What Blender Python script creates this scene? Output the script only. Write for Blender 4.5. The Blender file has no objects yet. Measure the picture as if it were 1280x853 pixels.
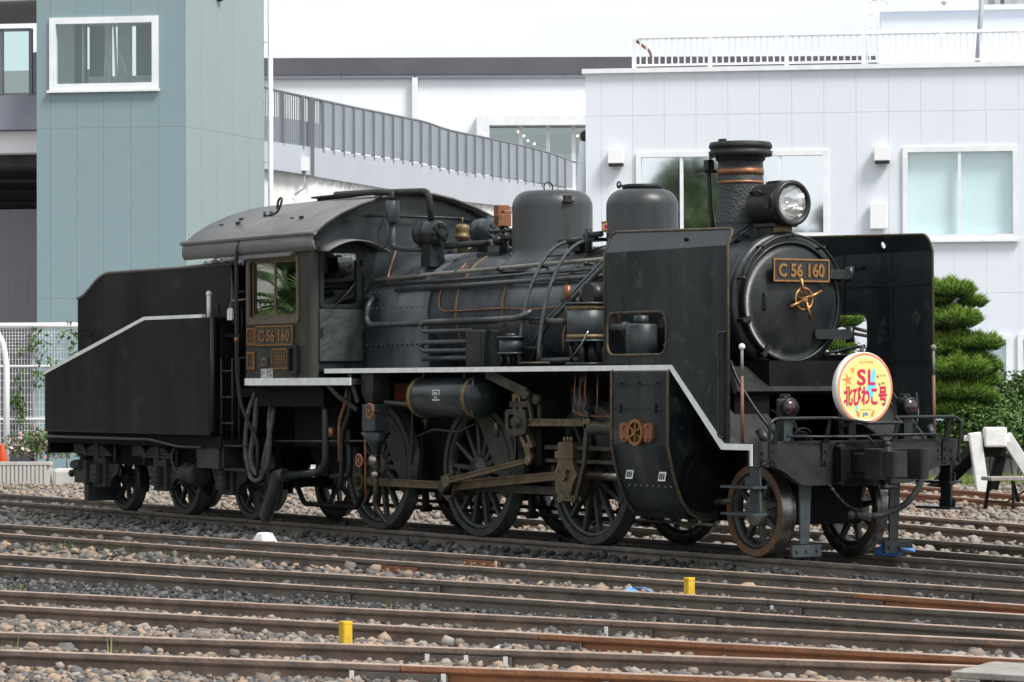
import bpy, bmesh, math, random
import numpy as np
from mathutils import Vector, Matrix
from mathutils.geometry import tessellate_polygon
R = math.radians
random.seed(5); rng = np.random.default_rng(5)
sc = bpy.context.scene
col = sc.collection

# ------------------------------------------------------------------ camera
CX, CY, CZ, YAW, PIT, ROL, FPX = 27.041, -17.8029, 1.6105, 2.5644, 0.0134, -0.0036, 3841.345
_f = Vector((math.cos(YAW)*math.cos(PIT), math.sin(YAW)*math.cos(PIT), math.sin(PIT)))
_r0 = Vector((math.sin(YAW), -math.cos(YAW), 0)); _u0 = _r0.cross(_f)
_r = _r0*math.cos(ROL) + _u0*math.sin(ROL); _u = -_r0*math.sin(ROL) + _u0*math.cos(ROL)
CAM = Vector((CX, CY, CZ)); FH = Vector((math.cos(YAW), math.sin(YAW), 0)); RT = _r0
cd = bpy.data.cameras.new('camera'); cam = bpy.data.objects.new('camera', cd); col.objects.link(cam)
M3 = Matrix((_r, _u, -_f)).transposed()
cam.matrix_world = Matrix.Translation(CAM) @ M3.to_4x4()
cd.sensor_fit = 'HORIZONTAL'; cd.sensor_width = 36; cd.lens = 36*FPX/1280; cd.clip_end = 3000; cd.clip_start = .5
cd.dof.use_dof = True; cd.dof.focus_distance = 26.5; cd.dof.aperture_fstop = 14
sc.camera = cam

# ------------------------------------------------------------------ sky and sun
SUN_EL, SUN_AZ = R(52), R(16)      # azimuth measured from +X towards +Y
w = bpy.data.worlds.new('World'); sc.world = w; w.use_nodes = True
nt = w.node_tree; N = nt.nodes; L = nt.links
bg = N['Background']
sky = N.new('ShaderNodeTexSky'); sky.sky_type = 'NISHITA'; sky.sun_disc = False
sky.sun_elevation = SUN_EL; sky.sun_rotation = R(90)-SUN_AZ; sky.air_density = 1.0; sky.dust_density = 4; sky.ozone_density = 1
hs = N.new('ShaderNodeHueSaturation'); hs.inputs['Saturation'].default_value = .3
L.new(sky.outputs[0], hs.inputs['Color'])
tc = N.new('ShaderNodeTexCoord'); mp = N.new('ShaderNodeMapping'); mp.inputs['Scale'].default_value = (1.2, 1.2, 5)
nz = N.new('ShaderNodeTexNoise'); nz.inputs['Scale'].default_value = 1.6; nz.inputs['Detail'].default_value = 6; nz.inputs['Roughness'].default_value = .55
cr = N.new('ShaderNodeValToRGB'); cr.color_ramp.elements[0].position = .3; cr.color_ramp.elements[1].position = .7
cr.color_ramp.elements[0].color = (2.45, 2.58, 2.78, 1); cr.color_ramp.elements[1].color = (3.5, 3.6, 3.76, 1)
mx = N.new('ShaderNodeMix'); mx.data_type = 'RGBA'; mx.inputs[0].default_value = .9
L.new(tc.outputs['Generated'], mp.inputs[0]); L.new(mp.outputs[0], nz.inputs['Vector']); L.new(nz.outputs[0], cr.inputs[0])
L.new(hs.outputs[0], mx.inputs[6]); L.new(cr.outputs[0], mx.inputs[7]); L.new(mx.outputs[2], bg.inputs['Color'])
bg.inputs['Strength'].default_value = .1
sd = bpy.data.lights.new('sun', 'SUN'); sd.energy = 1.3; sd.angle = R(18); sd.color = (1, .965, .91)
so = bpy.data.objects.new('sun', sd); col.objects.link(so)
sv = Vector((math.cos(SUN_EL)*math.cos(SUN_AZ), math.cos(SUN_EL)*math.sin(SUN_AZ), math.sin(SUN_EL)))
so.rotation_euler = sv.to_track_quat('Z', 'Y').to_euler(); so.location = sv*60
sc.view_settings.view_transform = 'Standard'; sc.view_settings.look = 'None'
sc.view_settings.exposure = 1.7; sc.view_settings.gamma = 1; sc.view_settings.use_curve_mapping = False
sc.render.engine = 'CYCLES'; sc.cycles.use_denoising = True; sc.cycles.max_bounces = 8
sc.cycles.transparent_max_bounces = 12; sc.cycles.caustics_reflective = False; sc.cycles.caustics_refractive = False

# ------------------------------------------------------------------ materials
MATS = {}
def mat(name, c, rough=.5, metal=0, c2=None, scale=6, amt=.5, rvar=.15, bump=0, bscale=60, spec=.5, island=None, streak=False, c3=None, s3=1.5, t3=.6, emit=None, coat=0):
    """procedural surface: base colour c drifting to c2 by noise, optional second stain c3, roughness variation, fine bump"""
    m = bpy.data.materials.new(name); m.use_nodes = True; t = m.node_tree; n = t.nodes; l = t.links
    b = n['Principled BSDF']; b.inputs['Roughness'].default_value = rough; b.inputs['Metallic'].default_value = metal
    b.inputs['Specular IOR Level'].default_value = spec
    if coat: b.inputs['Coat Weight'].default_value = coat; b.inputs['Coat Roughness'].default_value = .15
    tcn = n.new('ShaderNodeTexCoord'); src = tcn.outputs['Object']
    mpn = n.new('ShaderNodeMapping'); l.new(src, mpn.inputs[0])
    if streak: mpn.inputs['Scale'].default_value = (1, 1, .18)
    src2 = mpn.outputs[0]
    c = (*c, 1); b.inputs['Base Color'].default_value = c; out = None
    if island:
        g = n.new('ShaderNodeNewGeometry'); rp = n.new('ShaderNodeValToRGB'); e = rp.color_ramp.elements
        for i, k in enumerate(island):
            p = i/(len(island)-1)
            x = e[0] if i == 0 else (e[1] if i == len(island)-1 else e.new(p)); 
            if i in (0, len(island)-1): x.position = p
        e = sorted(rp.color_ramp.elements, key=lambda q: q.position)
        for x, k in zip(e, island): x.color = (*k, 1)
        l.new(g.outputs['Random Per Island'], rp.inputs[0]); out = rp.outputs[0]
    if c2:
        nz = n.new('ShaderNodeTexNoise'); nz.inputs['Scale'].default_value = scale; nz.inputs['Detail'].default_value = 8; nz.inputs['Roughness'].default_value = .62
        l.new(src2, nz.inputs['Vector'])
        rp = n.new('ShaderNodeValToRGB'); rp.color_ramp.elements[0].position = .5-.17*amt; rp.color_ramp.elements[1].position = .5+.20*amt
        l.new(nz.outputs[0], rp.inputs[0])
        mxn = n.new('ShaderNodeMix'); mxn.data_type = 'RGBA'; l.new(rp.outputs[0], mxn.inputs[0])
        if out: l.new(out, mxn.inputs[6])
        else: mxn.inputs[6].default_value = c
        mxn.inputs[7].default_value = (*c2, 1); out = mxn.outputs[2]
        if rvar:
            mr = n.new('ShaderNodeMapRange'); mr.inputs[3].default_value = max(.02, rough-rvar); mr.inputs[4].default_value = min(1, rough+rvar)
            l.new(nz.outputs[0], mr.inputs[0]); l.new(mr.outputs[0], b.inputs['Roughness'])
    if c3:
        nz3 = n.new('ShaderNodeTexNoise'); nz3.inputs['Scale'].default_value = s3; nz3.inputs['Detail'].default_value = 10; nz3.inputs['Roughness'].default_value = .7
        l.new(src, nz3.inputs['Vector']); rp3 = n.new('ShaderNodeValToRGB')
        rp3.color_ramp.elements[0].position = t3; rp3.color_ramp.elements[1].position = min(1, t3+.12)
        l.new(nz3.outputs[0], rp3.inputs[0]); m3 = n.new('ShaderNodeMix'); m3.data_type = 'RGBA'; l.new(rp3.outputs[0], m3.inputs[0])
        if out: l.new(out, m3.inputs[6])
        else: m3.inputs[6].default_value = c
        m3.inputs[7].default_value = (*c3, 1); out = m3.outputs[2]
    if out: l.new(out, b.inputs['Base Color'])
    if bump:
        nb = n.new('ShaderNodeTexNoise'); nb.inputs['Scale'].default_value = bscale; nb.inputs['Detail'].default_value = 4; l.new(src, nb.inputs['Vector'])
        bm = n.new('ShaderNodeBump'); bm.inputs['Strength'].default_value = bump; bm.inputs['Distance'].default_value = .02
        l.new(nb.outputs[0], bm.inputs['Height']); l.new(bm.outputs[0], b.inputs['Normal'])
    if emit: b.inputs['Emission Color'].default_value = (*emit[0], 1); b.inputs['Emission Strength'].default_value = emit[1]
    MATS[name] = m; return m
def glassmat(name, tint, refl, rough=.02):
    m = bpy.data.materials.new(name); m.use_nodes = True; t = m.node_tree; n = t.nodes; l = t.links; n.remove(n['Principled BSDF'])
    o = n['Material Output']; a = n.new('ShaderNodeBsdfTransparent'); a.inputs[0].default_value = (*tint, 1)
    g = n.new('ShaderNodeBsdfGlossy'); g.inputs['Roughness'].default_value = rough; g.inputs[0].default_value = (.95, .97, .97, 1)
    x = n.new('ShaderNodeMixShader'); x.inputs[0].default_value = refl; l.new(a.outputs[0], x.inputs[1]); l.new(g.outputs[0], x.inputs[2]); l.new(x.outputs[0], o.inputs[0])
    MATS[name] = m; return m

mat('black', (.0085, .0110, .0125), .38, c2=(.020, .024, .026), scale=3.2, amt=.8, rvar=.16, bump=.10, bscale=14, spec=.4, c3=(.042, .046, .046), s3=4.5, t3=.58)
mat('black_side', (.0110, .0170, .0200), .30, c2=(.030, .040, .042), scale=2.6, amt=.8, rvar=.16, bump=.22, bscale=4, spec=.42, streak=True, c3=(.060, .072, .062), s3=4.2, t3=.56)
mat('black_matte', (.011, .012, .012), .58, c2=(.028, .029, .028), scale=4, amt=.8, bump=.15, bscale=30, spec=.32, c3=(.055, .050, .043), s3=5, t3=.60)
mat('gear_grey', (.022, .027, .025), .55, c2=(.05, .055, .050), scale=7, amt=.8, bump=.2, bscale=30, spec=.4, c3=(.085, .075, .055), s3=7, t3=.60)  # black_matte lightened: the lit look of the running gear put into the colour
mat('black_frame', (.0040, .0044, .0044), .7, c2=(.011, .0108, .0096), scale=5, amt=.8, bump=.2, bscale=25, spec=.12, c3=(.024, .020, .015), s3=6, t3=.62)
mat('tender_paint', (.0038, .0060, .0064), .34, c2=(.013, .0170, .0175), scale=1.6, amt=.7, rvar=.15, bump=.22, bscale=2.5, spec=.22, streak=True, c3=(.030, .033, .031), s3=2.4, t3=.56)
mat('roof_paint', (.105, .106, .105), .5, c2=(.17, .17, .165), scale=2.2, amt=.9, bump=.15, bscale=9, spec=.4, c3=(.05, .05, .05), s3=5, t3=.62)
mat('boiler_paint', (.038, .047, .055), .28, c2=(.095, .108, .122), scale=2.4, amt=.8, rvar=.14, bump=.14, bscale=4, spec=.6, c3=(.15, .15, .15), s3=5.5, t3=.62)  # raised grey base carries the sheen of the lit boiler top
mat('dome_paint', (.020, .024, .026), .42, c2=(.045, .050, .053), scale=2.2, amt=.8, rvar=.12, bump=.10, bscale=5, spec=.5, streak=True, c3=(.075, .08, .078), s3=6, t3=.64)  # lighter than black_matte: sky light on the dome tops put into the colour
mat('grey_paint', (.045, .060, .066), .42, c2=(.026, .036, .040), scale=6, amt=.6, bump=.1)
mat('chimney_paint', (.020, .025, .027), .5, c2=(.034, .039, .041), scale=10, amt=.8, bump=.9, bscale=45, spec=.5)
mat('white_edge', (.84, .87, .86), .6, c2=(.68, .71, .70), scale=9, amt=.8, c3=(.20, .18, .16), s3=14, t3=.66)
mat('brass', (.48, .27, .115), .45, 1.0, c2=(.32, .17, .07), scale=30, amt=.7, bump=.1)
mat('brass_trim', (.115, .088, .05), .6, .3, c2=(.055, .045, .03), scale=12, amt=.8)
mat('gold_band', (.20, .15, .07), .5, .4, c2=(.11, .085, .045), scale=12, amt=.7)
mat('copper', (.34, .15, .075), .5, .6, c2=(.17, .085, .05), scale=18, amt=.8)
mat('rod_steel', (.24, .185, .115), .42, .7, c2=(.12, .098, .066), scale=7, amt=.8, bump=.1)
mat('rod_grey', (.10, .098, .078), .5, .7, c2=(.05, .048, .040), scale=9, amt=.8)
mat('bright_steel', (.42, .40, .35), .3, 1.0, c2=(.22, .2, .17), scale=12, amt=.7)
mat('tread_steel', (.26, .26, .25), .30, .9, c2=(.10, .10, .095), scale=12, amt=.7)
mat('wheel_paint', (.024, .031, .030), .42, c2=(.055, .060, .054), scale=8, amt=.8, bump=.1, spec=.5, c3=(.085, .072, .05), s3=8, t3=.62)
mat('pipe_paint', (.026, .032, .034), .36, c2=(.055, .062, .064), scale=9, amt=.8, bump=.08, spec=.55, c3=(.09, .085, .075), s3=8, t3=.62)
mat('wheel_rust', (.105, .062, .036), .6, c2=(.17, .085, .04), scale=7, amt=.8, bump=.1, c3=(.05, .042, .034), s3=5, t3=.55)
mat('hub_grey', (.20, .195, .165), .6, c2=(.13, .125, .105), scale=8, amt=.7)
mat('cab_brown', (.024, .026, .022), .45, c2=(.044, .046, .039), scale=4, amt=.8, bump=.12, bscale=6, spec=.35, c3=(.085, .088, .078), s3=3, t3=.60, streak=True)
mat('wood_frame', (.125, .095, .065), .55, c2=(.075, .06, .045), scale=10, amt=.7)
mat('plate_dark', (.035, .030, .022), .5, c2=(.06, .05, .035), scale=10, amt=.7)
mat('plate_black', (.018, .019, .019), .4)
mat('paint_white', (.78, .79, .77), .55, c2=(.66, .67, .65), scale=12, amt=.7)
mat('red_plate', (.20, .045, .03), .6, c2=(.10, .03, .022), scale=8, amt=.8)
mat('pole_red', (.19, .075, .05), .55, c2=(.12, .07, .05), scale=14, amt=.7)
mat('rubber', (.02, .02, .02), .6, c2=(.04, .04, .038), scale=14, amt=.6)
mat('hose_grey', (.115, .11, .095), .75, c2=(.06, .058, .05), scale=16, amt=.7, bump=.3)
mat('corrugated', (.035, .038, .036), .5, c2=(.06, .062, .055), scale=14)
mat('valve_red', (.30, .12, .06), .5, c2=(.2, .1, .06), scale=20)
mat('coal', (.022, .022, .025), .35, island=[(.010, .010, .012), (.05, .05, .058), (.14, .14, .16)], spec=.7)
mat('canvas', (.030, .038, .034), .6, c2=(.045, .053, .048), scale=5, amt=.8, bump=.9, bscale=9)
mat('interior_dark', (.018, .020, .018), .7, c2=(.03, .032, .028), scale=3)
mat('reflector', (.85, .85, .83), .12, 1.0)
glassmat('lens_glass', (.9, .92, .92), .22, .03)
glassmat('cab_glass', (.55, .58, .55), .30, .015)
glassmat('cab_glass_front', (.45, .47, .46), .10, .03)
mat('lamp_red', (.022, .005, .006), .10, c2=(.035, .012, .014), scale=3, spec=.8)
# headmark
mat('mark_yellow', (.78, .66, .23), .45, c2=(.78, .68, .28), scale=3); mat('mark_orange', (.66, .24, .075), .45, c2=(.70, .28, .10), scale=9); mat('mark_crimson', (.58, .012, .075), .45)
mat('mark_white', (.82, .82, .80), .45); mat('mark_blue', (.18, .60, .88), .45); mat('mark_jr', (.04, .16, .55), .45); mat('mark_tan', (.70, .50, .20), .5); mat('mark_green', (.25, .28, .10), .5)
# yard
mat('rail_web', (.125, .096, .080), .7, c2=(.24, .17, .128), scale=6, amt=.8, bump=.3, bscale=40, c3=(.36, .15, .066), s3=8, t3=.60)
mat('rail_dark', (.090, .081, .070), .65, c2=(.175, .14, .11), scale=6, amt=.8, bump=.25, bscale=40, c3=(.25, .125, .068), s3=8, t3=.63)
mat('rail_orange', (.33, .135, .060), .8, c2=(.20, .095, .05), scale=7, amt=.9, bump=.3, bscale=40, c3=(.12, .07, .048), s3=11, t3=.60)
mat('rail_head', (.38, .275, .21), .42, .25, c2=(.56, .41, .32), scale=6, amt=.9, bump=.1, c3=(.24, .19, .155), s3=5, t3=.58)
mat('rail_head_dark', (.15, .145, .13), .42, .5, c2=(.24, .215, .185), scale=6, amt=.9, bump=.1)
mat('fishplate_dark', (.078, .070, .064), .65, c2=(.125, .10, .085), scale=9, amt=.8, bump=.2)
mat('fishplate_rust', (.26, .11, .052), .8, c2=(.16, .08, .046), scale=12, amt=.9, bump=.3)
mat('sleeper_wood', (.17, .155, .135), .85, c2=(.26, .245, .22), scale=4, amt=.9, bump=.6, bscale=30, c3=(.07, .062, .052), s3=9, t3=.55)
mat('ground_gravel', (.17, .150, .128), .95, c2=(.27, .24, .205), scale=26, amt=.8, bump=1.0, bscale=55, c3=(.09, .082, .074), s3=18, t3=.52)
pale = [(.08, .078, .075), (.24, .215, .19), (.40, .32, .25), (.22, .225, .225), (.54, .49, .42), (.12, .115, .11), (.44, .31, .235), (.30, .285, .26), (.66, .61, .54), (.34, .25, .18), (.16, .16, .165)]
mat('stone_pale', (.3, .28, .26), .85, island=pale, spec=.3)
mat('stone_mid', (.2, .19, .18), .88, island=[(.085, .083, .082), (.18, .172, .165), (.30, .275, .25), (.42, .38, .335), (.14, .135, .13), (.24, .22, .20)], spec=.3)
mat('stone_dark', (.05, .05, .05), .8, island=[(.026, .027, .028), (.050, .052, .054), (.085, .086, .086), (.13, .128, .124), (.038, .040, .042), (.064, .065, .066)], spec=.4)
mat('stone_warm', (.3, .28, .26), .88, island=[(.22, .19, .16), (.40, .32, .25), (.50, .44, .37), (.45, .29, .20), (.30, .27, .245), (.58, .52, .45)], spec=.3)
mat('safety_yellow', (.72, .46, .015), .55, c2=(.50, .32, .03), scale=18, amt=.8, c3=(.22, .16, .06), s3=22, t3=.62)
mat('blue_paint', (.035, .13, .46), .5, c2=(.05, .17, .52), scale=10); mat('blue_sheet', (.10, .24, .60), .5, c2=(.14, .30, .66), scale=9)
mat('orange_cone', (.75, .10, .03), .5); mat('weed', (.10, .17, .03), .7, island=[(.06, .11, .02), (.13, .20, .04), (.22, .25, .07), (.28, .24, .11)])
mat('deck_wood', (.30, .285, .26), .8, c2=(.20, .185, .17), scale=5, amt=.9, bump=.4, bscale=25)
# buildings
mat('facade', (.68, .72, .775), .6, c2=(.655, .695, .75), scale=.6, amt=.9, rvar=.05, streak=True, c3=(.62, .66, .71), s3=1.1, t3=.6)
mat('joint', (.66, .70, .755), .8); mat('white_metal', (.78, .80, .82), .5, c2=(.70, .72, .75), scale=3)
mat('far_wall', (.82, .85, .89), .6, c2=(.77, .80, .85), scale=.3, amt=.9); mat('fascia', (.085, .085, .10), .55, c2=(.10, .10, .115), scale=.6); mat('gutter', (.36, .39, .47), .5)
mat('tower_shaded', (.200, .285, .310), .55, c2=(.218, .30, .322), scale=.5, amt=.9, rvar=.05, streak=True, c3=(.188, .268, .288), s3=.9, t3=.58); mat('tower_joint', (.26, .345, .36), .7)  # front face of the tower mixed darker, its shade put into the colour
mat('tower_lit', (.238, .300, .302), .55, c2=(.25, .31, .312), scale=.5, amt=.9, rvar=.05, streak=True)  # same cladding mixed lighter, for the face that catches more light
mat('ramp_panel', (.21, .245, .28), .4, c2=(.24, .275, .31), scale=.8, island=[(.18, .21, .24), (.22, .255, .29), (.27, .305, .34)])
mat('ramp_post', (.155, .17, .19), .5); mat('ramp_fascia', (.40, .43, .48), .6, c2=(.43, .46, .51), scale=.4); mat('ramp_girder', (.85, .855, .85), .6, c2=(.68, .68, .66), scale=1.2, streak=True)
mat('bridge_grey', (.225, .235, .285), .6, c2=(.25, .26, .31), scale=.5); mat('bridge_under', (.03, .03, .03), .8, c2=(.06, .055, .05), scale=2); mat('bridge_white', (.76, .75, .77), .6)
mat('back_wall', (.175, .165, .185), .65, c2=(.19, .18, .20), scale=.6); mat('roof_slab', (.30, .29, .29), .7)
mat('pane_mirror', (.80, .84, .86), .03, 1.0); mat('blind', (.72, .90, .92), .7, c2=(.75, .92, .94), scale=.8)
glassmat('pane_clear', (.90, .96, .96), .12, .02); glassmat('pane_blind', (.97, .99, .99), .10, .02); glassmat('pane_lift', (.84, .92, .90), .07, .02); glassmat('pane_teal', (.74, .86, .84), .20, .02)
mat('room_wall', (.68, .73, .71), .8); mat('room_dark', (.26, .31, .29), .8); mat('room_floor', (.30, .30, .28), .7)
mat('warm_lamp', (1, .6, .3), .5, emit=((1, .62, .3), 3.0))
mat('vent_dark', (.02, .02, .02), .8); mat('vent_white', (.80, .80, .81), .5)
mat('concrete', (.50, .50, .47), .85, c2=(.40, .39, .36), scale=3, amt=.9, bump=.2, bscale=30, streak=True); mat('pavement', (.36, .36, .35), .85, c2=(.30, .30, .29), scale=2)
mat('fence_white', (.72, .73, .74), .5); mat('fence_grey', (.34, .35, .36), .6)
mat('pine_bark', (.075, .055, .042), .9, c2=(.12, .09, .07), scale=14, amt=.9, bump=.8, bscale=30)
mat('pine_needles', (.05, .1, .02), .65, island=[(.026, .070, .018), (.045, .115, .022), (.08, .18, .03), (.15, .27, .04), (.25, .37, .06)], spec=.3)
mat('pine_candles', (.25, .34, .06), .6, island=[(.17, .29, .045), (.29, .41, .07), (.42, .52, .11)], spec=.3)
mat('shrub_leaves', (.05, .1, .02), .6, island=[(.03, .07, .018), (.05, .11, .022), (.09, .16, .03), (.15, .22, .045)], spec=.35)
mat('tree_leaves', (.04, .08, .02), .65, island=[(.020, .05, .02), (.035, .075, .025), (.06, .11, .03), (.09, .15, .04)], spec=.3)
mat('grass', (.16, .24, .03), .8, island=[(.10, .17, .02), (.20, .27, .035), (.28, .33, .06)])
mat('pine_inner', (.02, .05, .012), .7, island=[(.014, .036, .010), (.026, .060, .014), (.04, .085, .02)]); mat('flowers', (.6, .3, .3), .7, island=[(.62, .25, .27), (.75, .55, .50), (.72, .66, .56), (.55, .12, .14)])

# ------------------------------------------------------------------ mesh helpers
class MB:
    def __init__(s): s.v = []; s.f = []; s.sm = []; s.mi = []; s.cur = 0
    def add(s, vs, fs, smooth=False):
        o = len(s.v); s.v.extend([tuple(v) for v in vs])
        for f in fs: s.f.append([i+o for i in f]); s.sm.append(smooth); s.mi.append(s.cur)
        return s
    def box(s, x0, x1, y0, y1, z0, z1):
        x0, x1 = sorted((x0, x1)); y0, y1 = sorted((y0, y1)); z0, z1 = sorted((z0, z1))
        return s.add([(x0,y0,z0),(x1,y0,z0),(x1,y1,z0),(x0,y1,z0),(x0,y0,z1),(x1,y0,z1),(x1,y1,z1),(x0,y1,z1)],
            [(0,3,2,1),(4,5,6,7),(0,1,5,4),(1,2,6,5),(2,3,7,6),(3,0,4,7)])
    def hexa(s, p):   # 8 points: bottom 4, top 4
        return s.add(p, [(0,3,2,1),(4,5,6,7),(0,1,5,4),(1,2,6,5),(2,3,7,6),(3,0,4,7)])
    def bar(s, p0, p1, wy, wz, up=(0, 0, 1), w1=None):   # rectangular bar p0->p1, wy across, wz along up
        p0 = Vector(p0); p1 = Vector(p1); d = (p1-p0).normalized(); up = Vector(up)
        if abs(d.dot(up.normalized())) > .98: up = Vector((1, 0, 0)) if abs(d.x) < .9 else Vector((0, 1, 0))
        sd_ = d.cross(up).normalized(); u = sd_.cross(d).normalized(); w1 = w1 or (wy, wz); P = []
        for p, (a, b) in ((p0, (wy, wz)), (p1, w1)):
            P += [p-sd_*a/2-u*b/2, p+sd_*a/2-u*b/2, p+sd_*a/2+u*b/2, p-sd_*a/2+u*b/2]
        return s.add(P, [(0,1,2,3),(7,6,5,4),(0,4,5,1),(1,5,6,2),(2,6,7,3),(3,7,4,0)])
    def lathe(s, o, axis, prof, n=24, smooth=True, capa=True, capb=True, ang0=0):
        o = Vector(o); a = Vector(axis).normalized(); t = Vector((0, 0, 1)) if abs(a.z) < .9 else Vector((1, 0, 0))
        e1 = a.cross(t).normalized(); e2 = a.cross(e1); k0 = len(s.v)
        for d, r in prof:
            for i in range(n):
                th = ang0+2*math.pi*i/n; s.v.append(tuple(o+a*d+(e1*math.cos(th)+e2*math.sin(th))*r))
        m = len(prof)
        for j in range(m-1):
            for i in range(n):
                i2 = (i+1) % n; s.f.append([k0+j*n+i, k0+j*n+i2, k0+(j+1)*n+i2, k0+(j+1)*n+i]); s.sm.append(smooth); s.mi.append(s.cur)
        if capa and prof[0][1] > 1e-4: s.f.append([k0+i for i in range(n)][::-1]); s.sm.append(False); s.mi.append(s.cur)
        if capb and prof[-1][1] > 1e-4: s.f.append([k0+(m-1)*n+i for i in range(n)]); s.sm.append(False); s.mi.append(s.cur)
        return s
    def cyl(s, p0, p1, r0, r1=None, n=20, caps=True, bev=0):
        p0 = Vector(p0); p1 = Vector(p1); d = p1-p0; h = d.length; r1 = r0 if r1 is None else r1
        pr = [(0, r0), (h, r1)] if not bev else [(0, r0-bev), (bev, r0), (h-bev, r1), (h, r1-bev)]
        return s.lathe(p0, d, pr, n, True, caps, caps)
    def sph(s, c, r, n=12, sc_=(1, 1, 1)):
        k0 = len(s.v); c = Vector(c); m = max(4, n//2)
        for j in range(m+1):
            ph = math.pi*j/m
            for i in range(n):
                th = 2*math.pi*i/n; s.v.append((c.x+r*sc_[0]*math.sin(ph)*math.cos(th), c.y+r*sc_[1]*math.sin(ph)*math.sin(th), c.z+r*sc_[2]*math.cos(ph)))
        for j in range(m):
            for i in range(n):
                i2 = (i+1) % n; s.f.append([k0+j*n+i, k0+(j+1)*n+i, k0+(j+1)*n+i2, k0+j*n+i2]); s.sm.append(True); s.mi.append(s.cur)
        return s
    def tube(s, pts, r, n=8, round_=0, closed=False, caps=True):
        P = [Vector(p) for p in pts]
        if round_: P = fillet3(P, round_)
        k0 = len(s.v); m = len(P); e1 = None
        for j, p in enumerate(P):
            if closed: d = (P[(j+1) % m]-P[j-1])
            else: d = (P[min(j+1, m-1)]-P[max(j-1, 0)])
            d = d.normalized() if d.length > 1e-9 else Vector((1, 0, 0))
            if e1 is None:
                t = Vector((0, 0, 1)) if abs(d.z) < .9 else Vector((1, 0, 0)); e1 = d.cross(t).normalized()
            else:
                e1 = (e1-d*e1.dot(d)); e1 = e1.normalized() if e1.length > 1e-6 else d.orthogonal().normalized()
            e2 = d.cross(e1)
            for i in range(n):
                th = 2*math.pi*i/n; s.v.append(tuple(p+(e1*math.cos(th)+e2*math.sin(th))*r))
        for j in range(m if closed else m-1):
            for i in range(n):
                i2 = (i+1) % n; a = j*n; b = ((j+1) % m)*n
                s.f.append([k0+a+i, k0+a+i2, k0+b+i2, k0+b+i]); s.sm.append(True); s.mi.append(s.cur)
        if caps and not closed:
            s.f.append([k0+i for i in range(n)][::-1]); s.f.append([k0+(m-1)*n+i for i in range(n)]); s.sm += [False]*2; s.mi += [s.cur]*2
        return s
    def plate(s, loops, fn, a, b):
        """loops: outer (+holes) of 2D points; fn(u,v,t)->xyz; extruded from t=a to t=b"""
        loops = [list(l) for l in loops]; flat = [p for l in loops for p in l]
        tri = tessellate_polygon([[Vector((p[0], p[1], 0)) for p in l] for l in loops]); n = len(flat); o = len(s.v)
        s.v.extend([tuple(fn(p[0], p[1], a)) for p in flat]); s.v.extend([tuple(fn(p[0], p[1], b)) for p in flat])
        for t in tri:
            s.f.append([o+i for i in t]); s.f.append([o+n+i for i in reversed(t)]); s.sm += [False]*2; s.mi += [s.cur]*2
        k = 0
        for l in loops:
            m = len(l)
            for i in range(m):
                i2 = (i+1) % m; s.f.append([o+k+i, o+k+i2, o+n+k+i2, o+n+k+i]); s.sm.append(False); s.mi.append(s.cur)
            k += m
        return s
    def build(s, name, m, parent=None, bevel=0, fixn=True, mats=None):
        me = bpy.data.meshes.new(name); o0 = origin(parent)
        vs = [(v[0]-o0[0], v[1]-o0[1], v[2]-o0[2]) for v in s.v] if parent is not None else s.v
        me.from_pydata(vs, [], s.f); me.polygons.foreach_set('use_smooth', s.sm)
        if mats:
            for q in mats: me.materials.append(MATS[q])
            me.polygons.foreach_set('material_index', s.mi)
        else: me.materials.append(MATS[m])
        if fixn and len(s.f) < 6000:
            b = bmesh.new(); b.from_mesh(me); bmesh.ops.recalc_face_normals(b, faces=b.faces); b.to_mesh(me); b.free()
        me.update()
        ob = bpy.data.objects.new(name, me); col.objects.link(ob); ob.parent = parent
        if bevel:
            md = ob.modifiers.new('bevel', 'BEVEL'); md.width = bevel; md.segments = 2; md.limit_method = 'ANGLE'; md.angle_limit = R(40)
        return ob
def origin(p):
    o = Vector((0, 0, 0))
    while p is not None: o += p.location; p = p.parent
    return o
def fillet3(P, r, k=5):
    out = [P[0]]
    for i in range(1, len(P)-1):
        a, b, c = P[i-1], P[i], P[i+1]; d1 = (a-b); d2 = (c-b); q = min(r, d1.length*.48, d2.length*.48)
        s0 = b+d1.normalized()*q; s1 = b+d2.normalized()*q
        for j in range(k+1):
            t = j/k; out.append(s0*(1-t)**2+b*2*t*(1-t)+s1*t*t)
    out.append(P[-1]); return out
def fillet2(poly, rad, k=5):
    P = [Vector((p[0], p[1], 0)) for p in poly]; n = len(P); out = []
    for i in range(n):
        r = rad[i] if isinstance(rad, (list, tuple)) else rad
        if not r: out.append((P[i].x, P[i].y)); continue
        a, b, c = P[i-1], P[i], P[(i+1) % n]; d1 = a-b; d2 = c-b; q = min(r, d1.length*.48, d2.length*.48)
        s0 = b+d1.normalized()*q; s1 = b+d2.normalized()*q
        for j in range(k+1):
            t = j/k; e = s0*(1-t)**2+b*2*t*(1-t)+s1*t*t; out.append((e.x, e.y))
    return out
def rrect(a0, a1, b0, b1, r=.05, k=5): return fillet2([(a0, b0), (a1, b0), (a1, b1), (a0, b1)], r, k)
def ngon(cx, cy, r, n=24): return [(cx+r*math.cos(2*math.pi*i/n), cy+r*math.sin(2*math.pi*i/n)) for i in range(n)]
YP = lambda u, v, t: (u, t, v)     # plates in the X-Z plane, thickness along Y
XP = lambda u, v, t: (t, u, v)     # plates in the Y-Z plane
ZP = lambda u, v, t: (u, v, t)
def tag(o, label=None, cat=None, group=None, kind=None):
    if label: o['label'] = label
    if cat: o['category'] = cat
    if group: o['group'] = group
    if kind: o['kind'] = kind
    return o
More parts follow.
